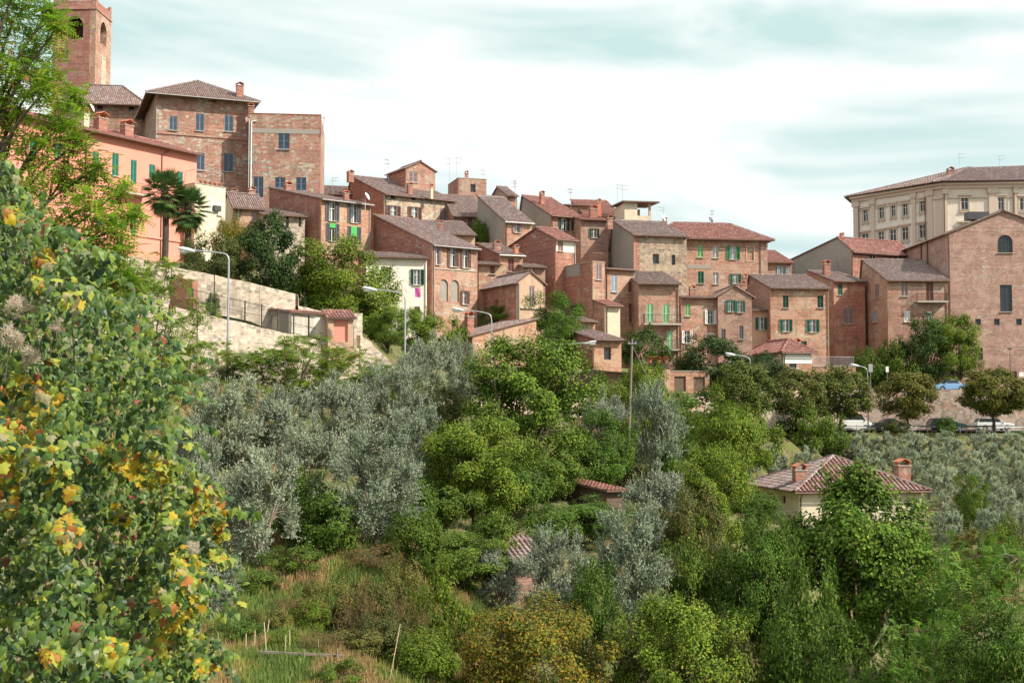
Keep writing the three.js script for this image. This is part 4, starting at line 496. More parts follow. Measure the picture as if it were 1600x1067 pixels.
// ---- stone retaining walls along the line behind the road: real thickness, uneven coping
function wallAlong(name, label, pts, m, thick = 0.5, group) {       // pts: [x, z, bottom, top]
  const o = thing(name, label, 'wall', [pts[0][0], 0, pts[0][1]], 0, group), pos = [], uv = [], idx = [], cop = []; let s = 0;
  pts.forEach((p, i) => { if (i) s += Math.hypot(p[0] - pts[i - 1][0], p[1] - pts[i - 1][1]); p.s = s; });
  for (let i = 0; i < pts.length - 1; i++) {
    const a = pts[i], b = pts[i + 1], dx = b[0] - a[0], dz = b[1] - a[1], L = Math.hypot(dx, dz), nx = -dz / L * -1, nz = dx / L * -1, px = -nx * thick, pz = -nz * thick, X = pts[0][0], Z = pts[0][1];
    const q = (x, y, z, u, v) => { pos.push(x - X, y, z - Z); uv.push(u, v); };
    const quad = (c) => { const k = pos.length / 3; c.forEach(v => q(...v)); idx.push(k, k + 1, k + 2, k, k + 2, k + 3); };
    quad([[a[0], a[2], a[1], a.s, a[2]], [b[0], b[2], b[1], b.s, b[2]], [b[0], b[3], b[1], b.s, b[3]], [a[0], a[3], a[1], a.s, a[3]]]);
    quad([[a[0], a[3], a[1], a.s, 0], [b[0], b[3], b[1], b.s, 0], [b[0] + px, b[3], b[1] + pz, b.s, thick], [a[0] + px, a[3], a[1] + pz, a.s, thick]]);
    quad([[a[0] + px, a[3], a[1] + pz, a.s, a[3]], [b[0] + px, b[3], b[1] + pz, b.s, b[3]], [b[0] + px, b[2], b[1] + pz, b.s, b[2]], [a[0] + px, a[2], a[1] + pz, a.s, a[2]]]);
    if (i === 0) quad([[a[0], a[2], a[1], 0, a[2]], [a[0], a[3], a[1], 0, a[3]], [a[0] + px, a[3], a[1] + pz, thick, a[3]], [a[0] + px, a[2], a[1] + pz, thick, a[2]]]);
    if (i === pts.length - 2) quad([[b[0], b[2], b[1], 0, b[2]], [b[0] + px, b[2], b[1] + pz, thick, b[2]], [b[0] + px, b[3], b[1] + pz, thick, b[3]], [b[0], b[3], b[1], 0, b[3]]]);
    cop.push(bar(V((a[0] + a[0] + px) / 2 - X, a[3] + 0.05, (a[1] + a[1] + pz) / 2 - Z), V((b[0] + b[0] + px) / 2 - X, b[3] + 0.05, (b[1] + b[1] + pz) / 2 - Z), thick * 0.62, 6).scale(1, 1, 1));
  }
  const g = new THREE.BufferGeometry(); g.setAttribute('position', new THREE.Float32BufferAttribute(pos, 3)); g.setAttribute('uv', new THREE.Float32BufferAttribute(uv, 2)); g.setIndex(idx); g.computeVertexNormals();
  part('masonry', g.toNonIndexed(), m, o); return o;
}
const WL = (px, D, y0, y1) => { const [x, z] = P2(px, D); return [x, z, y0, y1]; };
const rnd0 = mulberry(41);
function uneven(list, step = 0.8, amp = 0.1) { const out = []; for (let i = 0; i < list.length - 1; i++) { const a = list[i], b = list[i + 1], n = Math.max(1, Math.round(Math.hypot(b[0] - a[0], b[1] - a[1]) / step)); for (let k = 0; k < n; k++) { const t = k / n; out.push([lerp(a[0], b[0], t), lerp(a[1], b[1], t), lerp(a[2], b[2], t), lerp(a[3], b[3], t) + (rnd0() - 0.5) * amp]); } } out.push(list[list.length - 1]); return out; }
const roadY = x => { let best = roadPts[0]; for (const p of roadPts) if (Math.abs(p.x - x) < Math.abs(best.x - x)) best = p; return best.y; };
wallAlong('terrace_wall', 'pale stone retaining wall with a mesh fence on top beside the street lamps', uneven([WL(60, 77.8, 19, 28.6), WL(200, 81, 19, 27.2), WL(300, 84, 19, 26.4), WL(430, 89.5, 18.6, 25.45), WL(556, 94.8, 18.4, 24.55)]), M.limestone);
wallAlong('ramp_wall', 'sloping stone parapet running down to the road past the second street lamp', uneven([WL(557, 94.6, 18.4, 25.5), WL(575, 95.4, 18.4, 25.0), WL(600, 96, 18.4, 23.9), WL(634, 96.8, 18.2, 21.9), WL(660, 98, 18.2, 21.2)], 0.8, 0.04), M.limestone, 0.4);
wallAlong('bank_wall', 'low rubble wall behind the road, mostly hidden by trees', uneven([WL(661, 98.2, 18, 21.2), WL(800, 106, 17.6, 21.1), WL(1000, 122, 16.8, 21.0), WL(1100, 134, 16.4, 21.4), WL(1180, 140, 16.2, 21.7)]), M.stone);
const doorWall = wallAlong('road_wall', 'beige stone wall with a small door behind the street-tree trunks', uneven([WL(1181, 140.2, 16.2, 21.9), WL(1265, 146, 16, 22.2), WL(1338, 153.8, 16, 22.6)]), M.stone);
wallAlong('street_wall', 'long grey rubble retaining wall behind the parked cars', uneven([WL(1339, 154, 15.8, 22.55), WL(1420, 154.6, 15.8, 22.45), WL(1600, 156, 15.8, 22.4), WL(1800, 157, 15.8, 22.4)]), M.rubble);
wallAlong('upper_parapet', 'rubble garden wall along the upper street behind the blue car', uneven([WL(1300, 166, 21, 25.6), WL(1420, 167, 21, 25.4), WL(1512, 168, 21, 25.0)]), M.mixed);
wallAlong('garden_wall', 'upper cream stone garden wall below the palms', uneven([WL(150, 88.5, 25, 31.2), WL(264, 90, 25, 30.1), WL(330, 91.2, 25, 29.6), WL(400, 93, 24.5, 29.1), WL(456, 94.6, 24, 28.6), WL(457, 94.7, 24, 27.7), WL(530, 99.6, 23.5, 27.35), WL(562, 100.5, 23, 27.6)], 0.9, 0.06), M.limestone, 0.45);

// ---- bell tower: four brick walls with open belfry arches, corner merlons
{
  const xc = 149.5, D = 188, C = at(xc, 14, D), f = 88 * Math.PI / 180, w = 6.5, foot = 44, H = C.y - foot, o = thing('bell_tower', 'square brick bell tower with open pointed belfry arches', 'tower', [C.x, foot, C.z], f);
  o.updateMatrixWorld(true);
  const s = { C, r: V(Math.cos(f), 0, -Math.sin(f)), l: V(-Math.sin(f), 0, -Math.cos(f)), n: V(Math.sin(f), 0, Math.cos(f)) };
  const hit = (px, py, left) => { const d = ray(px, py), n = left ? s.r.clone().negate() : s.n, k = C.clone().sub(EYE).dot(n) / d.dot(n), p = EYE.clone().addScaledVector(d, k).sub(C); return left ? [w - p.dot(s.l), p.y + H] : [p.dot(s.r), p.y + H]; };
  const a = hit(106, 61, true), b = hit(132, 24, true), rect = [w / 2 - 1.32, w / 2 + 1.32, a[1], b[1]], t = 0.9;
  const hole = [{ rect, arch: 'pointed' }], inner = [{ rect: [rect[0] - t, rect[1] - t, rect[2], rect[3]], arch: 'pointed' }];
  const fr = (m, u, v) => m.position.set(u, v, 0), le = (m, u, v) => { m.position.set(0, v, u - w); m.rotation.y = -Math.PI / 2; }, ri = (m, u, v) => { m.position.set(w, v, -u); m.rotation.y = Math.PI / 2; }, ba = (m, u, v) => { m.position.set(w - u, v, -w); m.rotation.y = Math.PI; };
  wallMesh(o, [[0, 0], [w, 0], [w, H], [0, H]], hole, M.rosy, fr, t); wallMesh(o, [[t, 0], [w - t, 0], [w - t, H], [t, H]], hole, M.redB, le, t); wallMesh(o, [[t, 0], [w - t, 0], [w - t, H], [t, H]], hole, M.red, ri, t); wallMesh(o, [[0, 0], [w, 0], [w, H], [0, H]], hole, M.red, ba, t);
  part('string_course', merge([bx(w + 0.3, 0.22, 0.16, w / 2, H + 0.11, 0.06), bx(0.16, 0.22, w + 0.14, -0.06, H + 0.11, -w / 2 + 0.06), bx(w, 0.22, 0.16, w / 2, H + 0.11, -w - 0.06), bx(0.16, 0.22, w, w + 0.06, H + 0.11, -w / 2)]), M.redC, o);
  part('parapet', merge([shiftUV(bx(w, 1.15, 0.5, w / 2, H + 0.8, -0.25), 2, 3), bx(w, 1.15, 0.5, w / 2, H + 0.8, -w + 0.25), bx(0.5, 1.15, w - 1, 0.25, H + 0.8, -w / 2), bx(0.5, 1.15, w - 1, w - 0.25, H + 0.8, -w / 2)]), M.red, o);
  for (const [x, z] of [[0, 0], [w, 0], [0, -w], [w, -w]]) part('merlon', merge([bx(0.75, 0.55, 0.75, x + (x ? -0.36 : 0.36), H + 1.65, z + (z ? 0.36 : -0.36)), bx(0.4, 0.35, 0.4, x + (x ? -0.2 : 0.2), H + 2.1, z + (z ? 0.2 : -0.2))]), M.redC, o);
  part('belfry_floor', bx(w - 2 * t, 0.3, w - 2 * t, w / 2, rect[2] - 0.3, -w / 2), M.timber, o); part('belfry_roof', bx(w - 1.02, 0.3, w - 1.02, w / 2, H + 0.35, -w / 2), M.slab, o);
  const bell = new THREE.LatheGeometry([[0.02, 1.1], [0.28, 1.08], [0.38, 0.8], [0.46, 0.4], [0.66, 0.05], [0.68, 0], [0.6, 0]].map(p => new THREE.Vector2(...p)), 16); bell.translate(w / 2, rect[2] + 1.3, -w / 2); part('bell', merge([bell, bx(w - 2 * t, 0.16, 0.16, w / 2, rect[2] + 2.5, -w / 2)]), M.iron, o);
  const pt = hit(160, 110); part('plaster_patch', bx(1.9, 7.5, 0.04, w * 0.52, pt[1] - 1.5, 0.022), M.limestone, o);
}
// ---- rooftop loggia with two piers and a slab roof
{
  const s = placeHouse({ xc: 976, xl: 959, dp: 6, xr: 1018, D: 170, e: 316, b: 352, noGround: true, deep: 6 }), o = thing('loggia_block', 'rooftop loggia with an open corner against the sky', 'building', [s.C.x, s.foot, s.C.z], s.f); o.updateMatrixWorld(true);
  const { W, dp, H } = s, hw = p => { const d = ray(...p), k = s.C.clone().sub(EYE).dot(s.n) / d.dot(s.n), q = EYE.clone().addScaledVector(d, k).sub(s.C); return [q.dot(s.r), q.y + H]; };
  const y1 = hw([1000, 337])[1], x1 = hw([996, 330])[0];
  part('wall', merge([shiftUV(bx(x1, H, 0.35, x1 / 2, H / 2, -0.175), 3, 1), bx(0.35, H, dp - 0.35, 0.175, H / 2, -dp / 2 - 0.175), shiftUV(bx(W - x1, y1, 0.35, (W + x1) / 2, y1 / 2, -0.175), 7, 2), bx(0.35, y1, dp - 0.35, W - 0.175, y1 / 2, -dp / 2 - 0.175), bx(x1 - 0.35, H, 0.35, x1 / 2 + 0.175, H / 2, -dp + 0.175), bx(W - x1 - 0.35, y1, 0.35, (W + x1) / 2 - 0.175, y1 / 2, -dp + 0.175), bx(0.3, H, dp - 0.7, x1 - 0.15, H / 2, -dp / 2)]), M.cream, o);
  for (const [x, z] of [[W - 0.2, -0.2], [W - 0.2, -dp + 0.2], [(W + x1) / 2 - 0.3, -dp + 0.2]]) part('pier', bx(0.3, H - y1, 0.3, x, (H + y1) / 2, z), M.tan, o);
  part('roof', merge([bx(W + 1.4, 0.18, dp + 0.8, W / 2 + 0.3, H + 0.22, -dp / 2 + 0.2, 0, 0.05)]), M.slab, o);
}
// ---- the cream palace on the hill at the right
{
  const A = at(1334, 312, 208), B = at(1461, 290, 196), B2 = at(1474, 288, 195), Cc = at(1690, 288, 193), yT = B.y, foot = 26, H = yT - foot, o = thing('palace', 'cream palace with pilasters and a wide tiled hip roof behind the brick church building', 'palace', [B.x, foot, B.z]);
  const P = [A, B, B2, Cc].map(p => V(p.x - B.x, 0, p.z - B.z)), back = [V(P[3].x, 0, P[3].z - 22), V(P[0].x + 6, 0, P[0].z - 14)], poly = [...P, ...back];
  const wallN = (a, b, holes, m) => { const L2 = a.distanceTo(b), g = wallMesh(o, [[0, 0], [L2, 0], [L2, H], [0, H]], holes, m, (w) => { w.position.copy(a); w.rotation.y = Math.atan2(-(b.z - a.z), b.x - a.x); }, 0.4); return [L2, (w, u, v) => { const d = b.clone().sub(a).normalize(); w.position.copy(a).addScaledVector(d, u).setY(v); w.rotation.y = Math.atan2(-(b.z - a.z), b.x - a.x); }]; };
  const faceHit = (a, b, px, py) => { const d = ray(px, py), wa = a.clone().add(V(B.x, 0, B.z)), dd = b.clone().sub(a).normalize(), n = V(-dd.z, 0, dd.x), k = wa.clone().sub(EYE).dot(n) / d.dot(n), q = EYE.clone().addScaledVector(d, k); return [q.clone().sub(wa).dot(dd), q.y - foot]; };
  const rects = (a, b, list) => list.map(([x0, x1, y0, y1]) => { const p = faceHit(a, b, x0, y1), q = faceHit(a, b, x1, y0); return [p[0], q[0], p[1], q[1]]; });
  const lw = rects(P[0], P[1], [[1349, 1357, 327, 346], [1374, 1382, 323, 341.5], [1393, 1400, 320, 338], [1411, 1419, 317, 336.5], [1438, 1446, 312, 330.5], [1347, 1358, 364, 385], [1373, 1382, 361, 380], [1391, 1401, 358, 378], [1410, 1420, 354, 375], [1437, 1447, 350, 372]]);
  const rw = rects(P[2], P[3], [[1503, 1514, 308.5, 327.5], [1561, 1570, 308.5, 327.5], [1595, 1606, 309, 328], [1503, 1514, 350, 375], [1561, 1570, 350, 375]]);
  const ends = [];
  for (const [a, b, rs, m] of [[P[0], P[1], lw, M.chalk], [P[2], P[3], rw, M.ivory]]) {
    const [L2, pl] = wallN(a, b, rs.map(rect => ({ rect })), m);
    for (const r of rs) { const g = addWindow(o, r, 'G', M.shutWhite, pl), W = r[1] - r[0], Hh = r[3] - r[2]; part('surround', merge([bx(0.22, Hh + 0.5, 0.09, -W / 2 - 0.12, Hh / 2, 0.05), bx(0.22, Hh + 0.5, 0.09, W / 2 + 0.12, Hh / 2, 0.05), bx(W + 0.9, 0.25, 0.3, 0, Hh + 0.38, 0.16), bx(W + 0.02, 0.24, 0.09, 0, Hh + 0.13, 0.05), bx(W + 0.6, 0.12, 0.2, 0, -0.35, 0.11), bx(0.2, 0.3, 0.12, -W * 0.4, -0.57, 0.07), bx(0.2, 0.3, 0.12, W * 0.4, -0.57, 0.07)]), M.paleTrim, g); }
    ends.push([a, b, L2, pl]);
  }
  wallN(P[1], P[2], [], M.paleTrim); wallN(P[3], back[0], [], M.cream); wallN(back[0], back[1], [], M.cream); wallN(back[1], P[0], [], M.white);
  const pil = (a, b, px0, px1, m = M.white) => { const p = faceHit(a, b, px0, 330), q = faceHit(a, b, px1, 330), dd = b.clone().sub(a).normalize(), g = part('pilaster', merge([bx(q[0] - p[0], H - 1.5, 0.24, 0, (H - 1.5) / 2, 0.122), bx(q[0] - p[0] + 0.4, 0.8, 0.4, 0, H - 1.1, 0.2)]), M.paleTrim, o); g.position.copy(a).addScaledVector(dd, (p[0] + q[0]) / 2); g.rotation.y = Math.atan2(-dd.z, dd.x); };
  pil(P[0], P[1], 1335, 1343); pil(P[0], P[1], 1362, 1368); pil(P[0], P[1], 1427, 1432); pil(P[0], P[1], 1450, 1459); pil(P[2], P[3], 1475.5, 1481); pil(P[2], P[3], 1546, 1559); pil(P[2], P[3], 1586, 1590);
  for (const [a, b] of [[P[0], P[1]], [P[1], P[2]], [P[2], P[3]]]) { const L2 = a.distanceTo(b), c = part('cornice', merge([bx(L2 + 0.3, 0.5, 0.35, L2 / 2, H - 0.4, 0.18), bx(L2 + 0.5, 0.34, 0.75, L2 / 2, H + 0.0, 0.38)]), M.paleTrim, o), c2 = part('architrave', bx(L2 + 0.1, 0.16, 0.2, L2 / 2, H - 2.1, 0.1), M.paleTrim, o); for (const k of [c, c2]) { k.position.copy(a); k.rotation.y = Math.atan2(-(b.z - a.z), b.x - a.x); } }
  const tiles = new TileSet(99, 0), slabs = [], cx = poly.reduce((s, p) => s + p.x, 0) / 6, cz = poly.reduce((s, p) => s + p.z, 0) / 6;
  const ov = p => { const d = V(p.x - cx, 0, p.z - cz).normalize(); return V(p.x + d.x * 1.5, H + 0.3, p.z + d.z * 1.5); }, e = poly.map(ov), up = at(1512, 262, 204), R1 = V(up.x - B.x, up.y - foot, up.z - B.z), R2 = V(e[3].x - 2, R1.y - 0.4, R1.z - 1);
  roofPlane([e[0], e[1], R1], tiles, slabs, 0.3, 0.45); roofPlane([e[1], e[2], R1], tiles, slabs, 0.3, 0.45); roofPlane([e[2], e[3], R2, R1], tiles, slabs, 0.3, 0.45); roofPlane([e[4], e[5], R1, R2], tiles, slabs, 900); roofPlane([e[5], e[0], R1], tiles, slabs, 900); roofPlane([e[3], e[4], R2], tiles, slabs, 900);
  ridgeCap(e[1], R1, tiles); ridgeCap(e[2], R1, tiles); ridgeCap(e[0], R1, tiles); ridgeCap(R1, R2, tiles);
  slabs.forEach(g => { g.computeVertexNormals(); g.setAttribute('uv', new THREE.Float32BufferAttribute(new Float32Array(g.attributes.position.count * 2), 2)); });
  const roof = part('roof', merge(slabs), M.slab, o), tm = part('tiles', tiles.geo(), M.tile, roof); tm.userData.kind = 'stuff';
  o.updateMatrixWorld(true); const q = s => ({ D: 204 + s }); addChimney(o, { D: 200 }, [1486, 263, 274, 0, 1.0]); addAntenna(o, { D: 204 }, [1500, 240, 264, 0]); addAntenna(o, { D: 204 }, [1563, 243, 266, 0]);
  for (const [i, px] of [[0, 1344], [0, 1448], [1, 1473.8 + 2], [1, 1584]]) { const [a, b] = i ? [P[2], P[3]] : [P[0], P[1]], p = faceHit(a, b, px, 330), dd = b.clone().sub(a).normalize(), n = V(-dd.z, 0, dd.x), c = a.clone().addScaledVector(dd, p[0]).addScaledVector(n, 0.32); part('downpipe', bar(c.clone().setY(H - 0.5), c.clone().setY(1), 0.08), M.gutter, o); }
}
for (const s of houses) if (!s.custom) buildHouse(s);
console.log('houses built');
// ---------------------------------------------------------------- trees: tapered wood and a crown of leaf-sized faces; a few shapes of each kind, set out many times
class Leaves {
  constructor(seed) { this.p = []; this.c = []; this.i = []; this.rnd = mulberry(seed); }
  leaf(p, d, n, len, wid, k, fold = 0.12) {                       // p its stalk end, d along it, n its face
    const s = d.clone().cross(n); if (s.lengthSq() < 1e-6) return; s.normalize(); const b = this.p.length / 3, m = p.clone().addScaledVector(d, len * 0.48).addScaledVector(n, len * fold), t = p.clone().addScaledVector(d, len);
    this.p.push(p.x, p.y, p.z, m.x + s.x * wid / 2, m.y + s.y * wid / 2, m.z + s.z * wid / 2, t.x, t.y, t.z, m.x - s.x * wid / 2, m.y - s.y * wid / 2, m.z - s.z * wid / 2);
    for (let i = 0; i < 4; i++) this.c.push(k[0], k[1], k[2]); this.i.push(b, b + 1, b + 2, b, b + 2, b + 3);
  }
  geo() { const g = new THREE.BufferGeometry(); g.setAttribute('position', new THREE.Float32BufferAttribute(this.p, 3)); g.setAttribute('color', new THREE.Float32BufferAttribute(this.c, 3)); g.setIndex(this.i); return g; }
}
const rdir = r => { const z = r() * 2 - 1, a = r() * 6.2832, q = Math.sqrt(1 - z * z); return V(q * Math.cos(a), z, q * Math.sin(a)); };
const gau = r => (r() + r() + r() - 1.5) / 1.5;
function tone(r, pal) { let x = r(), i = 0; while (i < pal.length - 1 && x > pal[i][3]) { x -= pal[i][3]; i++; } const k = 0.78 + 0.44 * r(); return [pal[i][0] * k, pal[i][1] * k, pal[i][2] * k]; }
function limb(list, pts, r0, r1, n = 6) {
  const c = new THREE.CatmullRomCurve3(pts), seg = Math.max(3, pts.length * 2), fr = c.computeFrenetFrames(seg), pos = [], idx = [], uv = [];
  for (let i = 0; i <= seg; i++) { const t = i / seg, p = c.getPoint(t), r = lerp(r0, r1, Math.pow(t, 0.8)); for (let j = 0; j <= n; j++) { const a = j / n * 6.2832, q = fr.normals[i].clone().multiplyScalar(Math.cos(a)).addScaledVector(fr.binormals[i], Math.sin(a)).multiplyScalar(r); pos.push(p.x + q.x, p.y + q.y, p.z + q.z); uv.push(j / n * 0.8, t * 3); } }
  for (let i = 0; i < seg; i++) for (let j = 0; j < n; j++) { const a = i * (n + 1) + j, b = a + n + 1; idx.push(a, b, a + 1, b, b + 1, a + 1); }
  const g = new THREE.BufferGeometry(); g.setAttribute('position', new THREE.Float32BufferAttribute(pos, 3)); g.setAttribute('uv', new THREE.Float32BufferAttribute(uv, 2)); g.setIndex(idx); g.computeVertexNormals(); list.push(g.toNonIndexed());
}
// o: h height, r crown radius, base where the crown starts, clumps, leaves, ll/lw leaf length and width, pal palette, kind of foliage, stems
function growTree(seed, o) {
  const r = mulberry(seed), wood = [], lv = new Leaves(seed + 1), ch = (o.h - o.base) / 2, cy = o.base + ch, cl = [], rough = o.rough ?? 0.35;
  for (let i = 0; i < o.clumps; i++) {
    const d = rdir(r); if (d.y < -0.55 && !o.bushy) d.y *= -0.4; d.normalize(); const k = o.inner && r() < 0.22 ? 0.3 + 0.35 * r() : 0.62 + 0.3 * Math.sqrt(r()), m = 1 + rough * 2 * (fbm3(d.x * 1.7 + seed, d.y * 1.7, d.z * 1.7, 2, seed) - 0.5);
    const taper = o.cone ? 1 - o.cone * Math.max(0, d.y) : 1; cl.push({ c: V(d.x * o.r * k * m * taper, cy + d.y * ch * k * (o.tall ? 0.95 + 0.2 * r() : m), d.z * o.r * k * m * taper), d });
  }
  // wood
  const stems = o.stems || 1, lean = V(gau(r) * 0.3, 0, gau(r) * 0.3), forks = [];
  for (let s = 0; s < stems; s++) { const a = s / stems * 6.28 + r(), sp = stems > 1 ? 0.35 * o.r : 0, f = V(lean.x + Math.cos(a) * sp, Math.max(0.5, o.base * 1.05 + 0.1 * o.h * (stems > 1 ? r() : 0.3)), lean.z + Math.sin(a) * sp); limb(wood, [V(Math.cos(a) * sp * 0.15, -0.4, Math.sin(a) * sp * 0.15), V(f.x * 0.35 + gau(r) * 0.12, f.y * 0.45, f.z * 0.35 + gau(r) * 0.12), f], o.tr * (stems > 1 ? 0.6 : 1), o.tr * (stems > 1 ? 0.42 : 0.72), 7); forks.push(f); }
  const nl = Math.min(cl.length, o.limbs || 9), mains = [];
  for (let i = 0; i < nl; i++) { const t = cl[Math.floor(i * cl.length / nl)], f = forks[i % stems], m = f.clone().lerp(t.c, 0.5).add(V(gau(r) * 0.3, -0.08 * o.h + 0.12 * o.h * r(), gau(r) * 0.3)); limb(wood, [f, m, t.c.clone().lerp(m, 0.1)], o.tr * 0.5, o.tr * 0.1, 5); mains.push(m, t.c); }
  for (let i = 0; i < cl.length; i++) { let b = mains[0], bd = 1e9; for (const m of mains) { const d = m.distanceToSquared(cl[i].c); if (d < bd && d > 0.01) { bd = d; b = m; } } limb(wood, [b, b.clone().lerp(cl[i].c, 0.55).add(V(gau(r) * 0.15, 0.1, gau(r) * 0.15)), cl[i].c], o.tr * 0.14, o.tr * 0.05, 4); }
  // leaves
  const per = Math.round(o.leaves / cl.length), cr = o.cr || 0.3 * o.r, up = V(0, 1, 0);
  for (const q of cl) {
    const sz = cr * (0.75 + 0.5 * r()), shift = (r() - 0.5) * 0.3, pal = o.pal, clumpTone = 0.85 + 0.3 * r();
    const put = (p, d, n, len, wid) => { const k = tone(r, pal); lv.leaf(p, d, n, len, wid, [k[0] * clumpTone, k[1] * clumpTone, k[2] * clumpTone]); };
    if (o.kind === 'olive') {
      const shoots = Math.max(5, Math.round(per / o.onShoot));
      for (let s = 0; s < shoots; s++) {
        const d = rdir(r).multiplyScalar(0.9).addScaledVector(q.d, 0.75).add(V(0, 0.95, 0)).normalize(), a = q.c.clone().add(V(gau(r), gau(r), gau(r)).multiplyScalar(sz * 0.75)), L2 = sz * (0.55 + 0.95 * r()), bend = V(gau(r) * 0.25, -0.12, gau(r) * 0.25);
        for (let k = 0; k < o.onShoot; k++) { const t = (k + 0.5) / o.onShoot, p = a.clone().addScaledVector(d, L2 * t).addScaledVector(bend, L2 * t * t), e = d.clone().multiplyScalar(0.75).addScaledVector(rdir(r), 0.75).normalize(); const n = q.d.clone().multiplyScalar(1.1).add(V(0, 0.35, 0)).addScaledVector(rdir(r), 0.6); n.addScaledVector(e, -n.dot(e)).normalize(); put(p, e, n, o.ll * (1.15 - 0.5 * t) * (0.7 + 0.6 * r()), o.lw * (0.8 + 0.4 * r())); }
      }
    } else if (o.kind === 'pinnate') {
      const fr = Math.max(3, Math.round(per / o.onShoot));
      for (let s = 0; s < fr; s++) {
        const a = q.c.clone().add(V(gau(r), gau(r) * 0.7, gau(r)).multiplyScalar(sz)), d = rdir(r).addScaledVector(q.d, 0.5).add(V(0, 0.1, 0)).normalize(), side = d.clone().cross(up).normalize(), n = side.clone().cross(d).normalize(), L2 = o.frond * (0.7 + 0.6 * r()), m = Math.floor(o.onShoot / 2), k0 = tone(r, pal);
        for (let k = 0; k < m; k++) { const t = (k + 0.6) / m, p = a.clone().addScaledVector(d, L2 * t).add(V(0, -0.35 * L2 * t * t, 0)); for (const sg of [-1, 1]) { const e = side.clone().multiplyScalar(sg).addScaledVector(d, 0.35).add(V(0, -0.15, 0)).normalize(), j = 0.85 + 0.3 * r(); lv.leaf(p, e, n.clone().addScaledVector(rdir(r), 0.35).normalize(), o.ll * (0.75 + 0.4 * r()), o.lw, [k0[0] * j * clumpTone, k0[1] * j * clumpTone, k0[2] * j * clumpTone]); } }
      }
    } else {
      const nb = Math.round(per * 0.62), ns = Math.max(3, Math.round((per - nb) / 14));
      for (let k = 0; k < nb; k++) {
        const v = rdir(r).multiplyScalar(sz * (0.3 + 0.7 * Math.cbrt(r()))), p = q.c.clone().add(v.clone().multiply(V(1, 0.72, 1))), out = v.normalize(), n = out.clone().multiplyScalar(0.7).addScaledVector(q.d, 0.7).add(V(0, 0.4, 0)).addScaledVector(rdir(r), 0.6).normalize(), d = rdir(r).addScaledVector(out, 0.5).add(V(0, -0.35, 0)); d.addScaledVector(n, -d.dot(n)).normalize(); put(p, d, n, o.ll * (0.65 + 0.7 * r()), o.lw * (0.7 + 0.6 * r()));
      }
      for (let k = 0; k < ns; k++) {                             // leafy shoots that break the outline
        const d = rdir(r).multiplyScalar(0.8).addScaledVector(q.d, 0.9).add(V(0, 0.1 + 0.2 * (o.spiky || 0), 0)).normalize(), a = q.c.clone().add(V(gau(r), gau(r), gau(r)).multiplyScalar(sz * 0.55)), L2 = sz * (0.5 + (0.4 + 0.45 * (o.spiky || 0)) * r());
        for (let m = 0; m < 14; m++) { const t = (m + 0.5) / 14, p = a.clone().addScaledVector(d, L2 * t).add(V(gau(r) * 0.03, -0.12 * L2 * t * t, gau(r) * 0.03)), e = rdir(r).multiplyScalar(0.9).addScaledVector(d, 0.5).add(V(0, -0.2, 0)).normalize(), n = q.d.clone().add(V(0, 0.45, 0)).addScaledVector(rdir(r), 0.6); n.addScaledVector(e, -n.dot(e)).normalize(); put(p, e, n, o.ll * (1.1 - 0.45 * t) * (0.7 + 0.5 * r()), o.lw * (1.05 - 0.4 * t) * (0.8 + 0.4 * r())); }
      }
    }
  }
  return { wood: mergeGeometries(wood, false), crown: lv.geo(), h: o.h, r: o.r };
}
const leafMat = (r, g, b, tr = 0.4) => new THREE.MeshPhysicalMaterial({ vertexColors: true, color: col(r, g, b), roughness: 0.8, transmission: tr, thickness: 0, ior: 1.4, specularIntensity: 0.35, side: THREE.DoubleSide });
const barkTex = tex(256, 1, (u, v) => { const a = fbm2(u, v * 0.25, 24, 4, 701), b = fbm2(u, v, 40, 3, 711); return mul3([0.16, 0.125, 0.095], 0.45 + 0.9 * a * b * 2); });
M.bark = mat({ map: barkTex, roughness: 1 }); M.barkGrey = mat({ map: barkTex, color: col(1.5, 1.5, 1.45), roughness: 1 }); M.barkDark = mat({ map: barkTex, color: col(0.55, 0.5, 0.48), roughness: 1 });
const PAL = {
  olive: [[0.255, 0.295, 0.21, 0.5], [0.33, 0.365, 0.285, 0.28], [0.20, 0.235, 0.155, 0.16], [0.26, 0.275, 0.14, 0.06]],
  green: [[0.105, 0.175, 0.02, 0.4], [0.155, 0.235, 0.028, 0.3], [0.065, 0.12, 0.018, 0.24], [0.25, 0.265, 0.035, 0.06]],
  lime: [[0.10, 0.135, 0.026, 0.42], [0.15, 0.17, 0.034, 0.28], [0.065, 0.10, 0.02, 0.2], [0.26, 0.215, 0.055, 0.1]],
  dark: [[0.045, 0.085, 0.025, 0.45], [0.07, 0.12, 0.033, 0.3], [0.034, 0.06, 0.022, 0.2], [0.14, 0.165, 0.07, 0.05]],
  yellow: [[0.20, 0.205, 0.02, 0.3], [0.115, 0.15, 0.022, 0.4], [0.34, 0.245, 0.02, 0.16], [0.30, 0.16, 0.03, 0.14]],
  locust: [[0.18, 0.30, 0.035, 0.45], [0.13, 0.235, 0.035, 0.3], [0.26, 0.36, 0.05, 0.2], [0.26, 0.15, 0.055, 0.05]],
  scrub: [[0.115, 0.14, 0.038, 0.4], [0.165, 0.17, 0.045, 0.3], [0.08, 0.105, 0.03, 0.2], [0.24, 0.155, 0.06, 0.1]],
  dry: [[0.26, 0.17, 0.09, 0.4], [0.2, 0.15, 0.06, 0.3], [0.17, 0.17, 0.05, 0.3]],
};
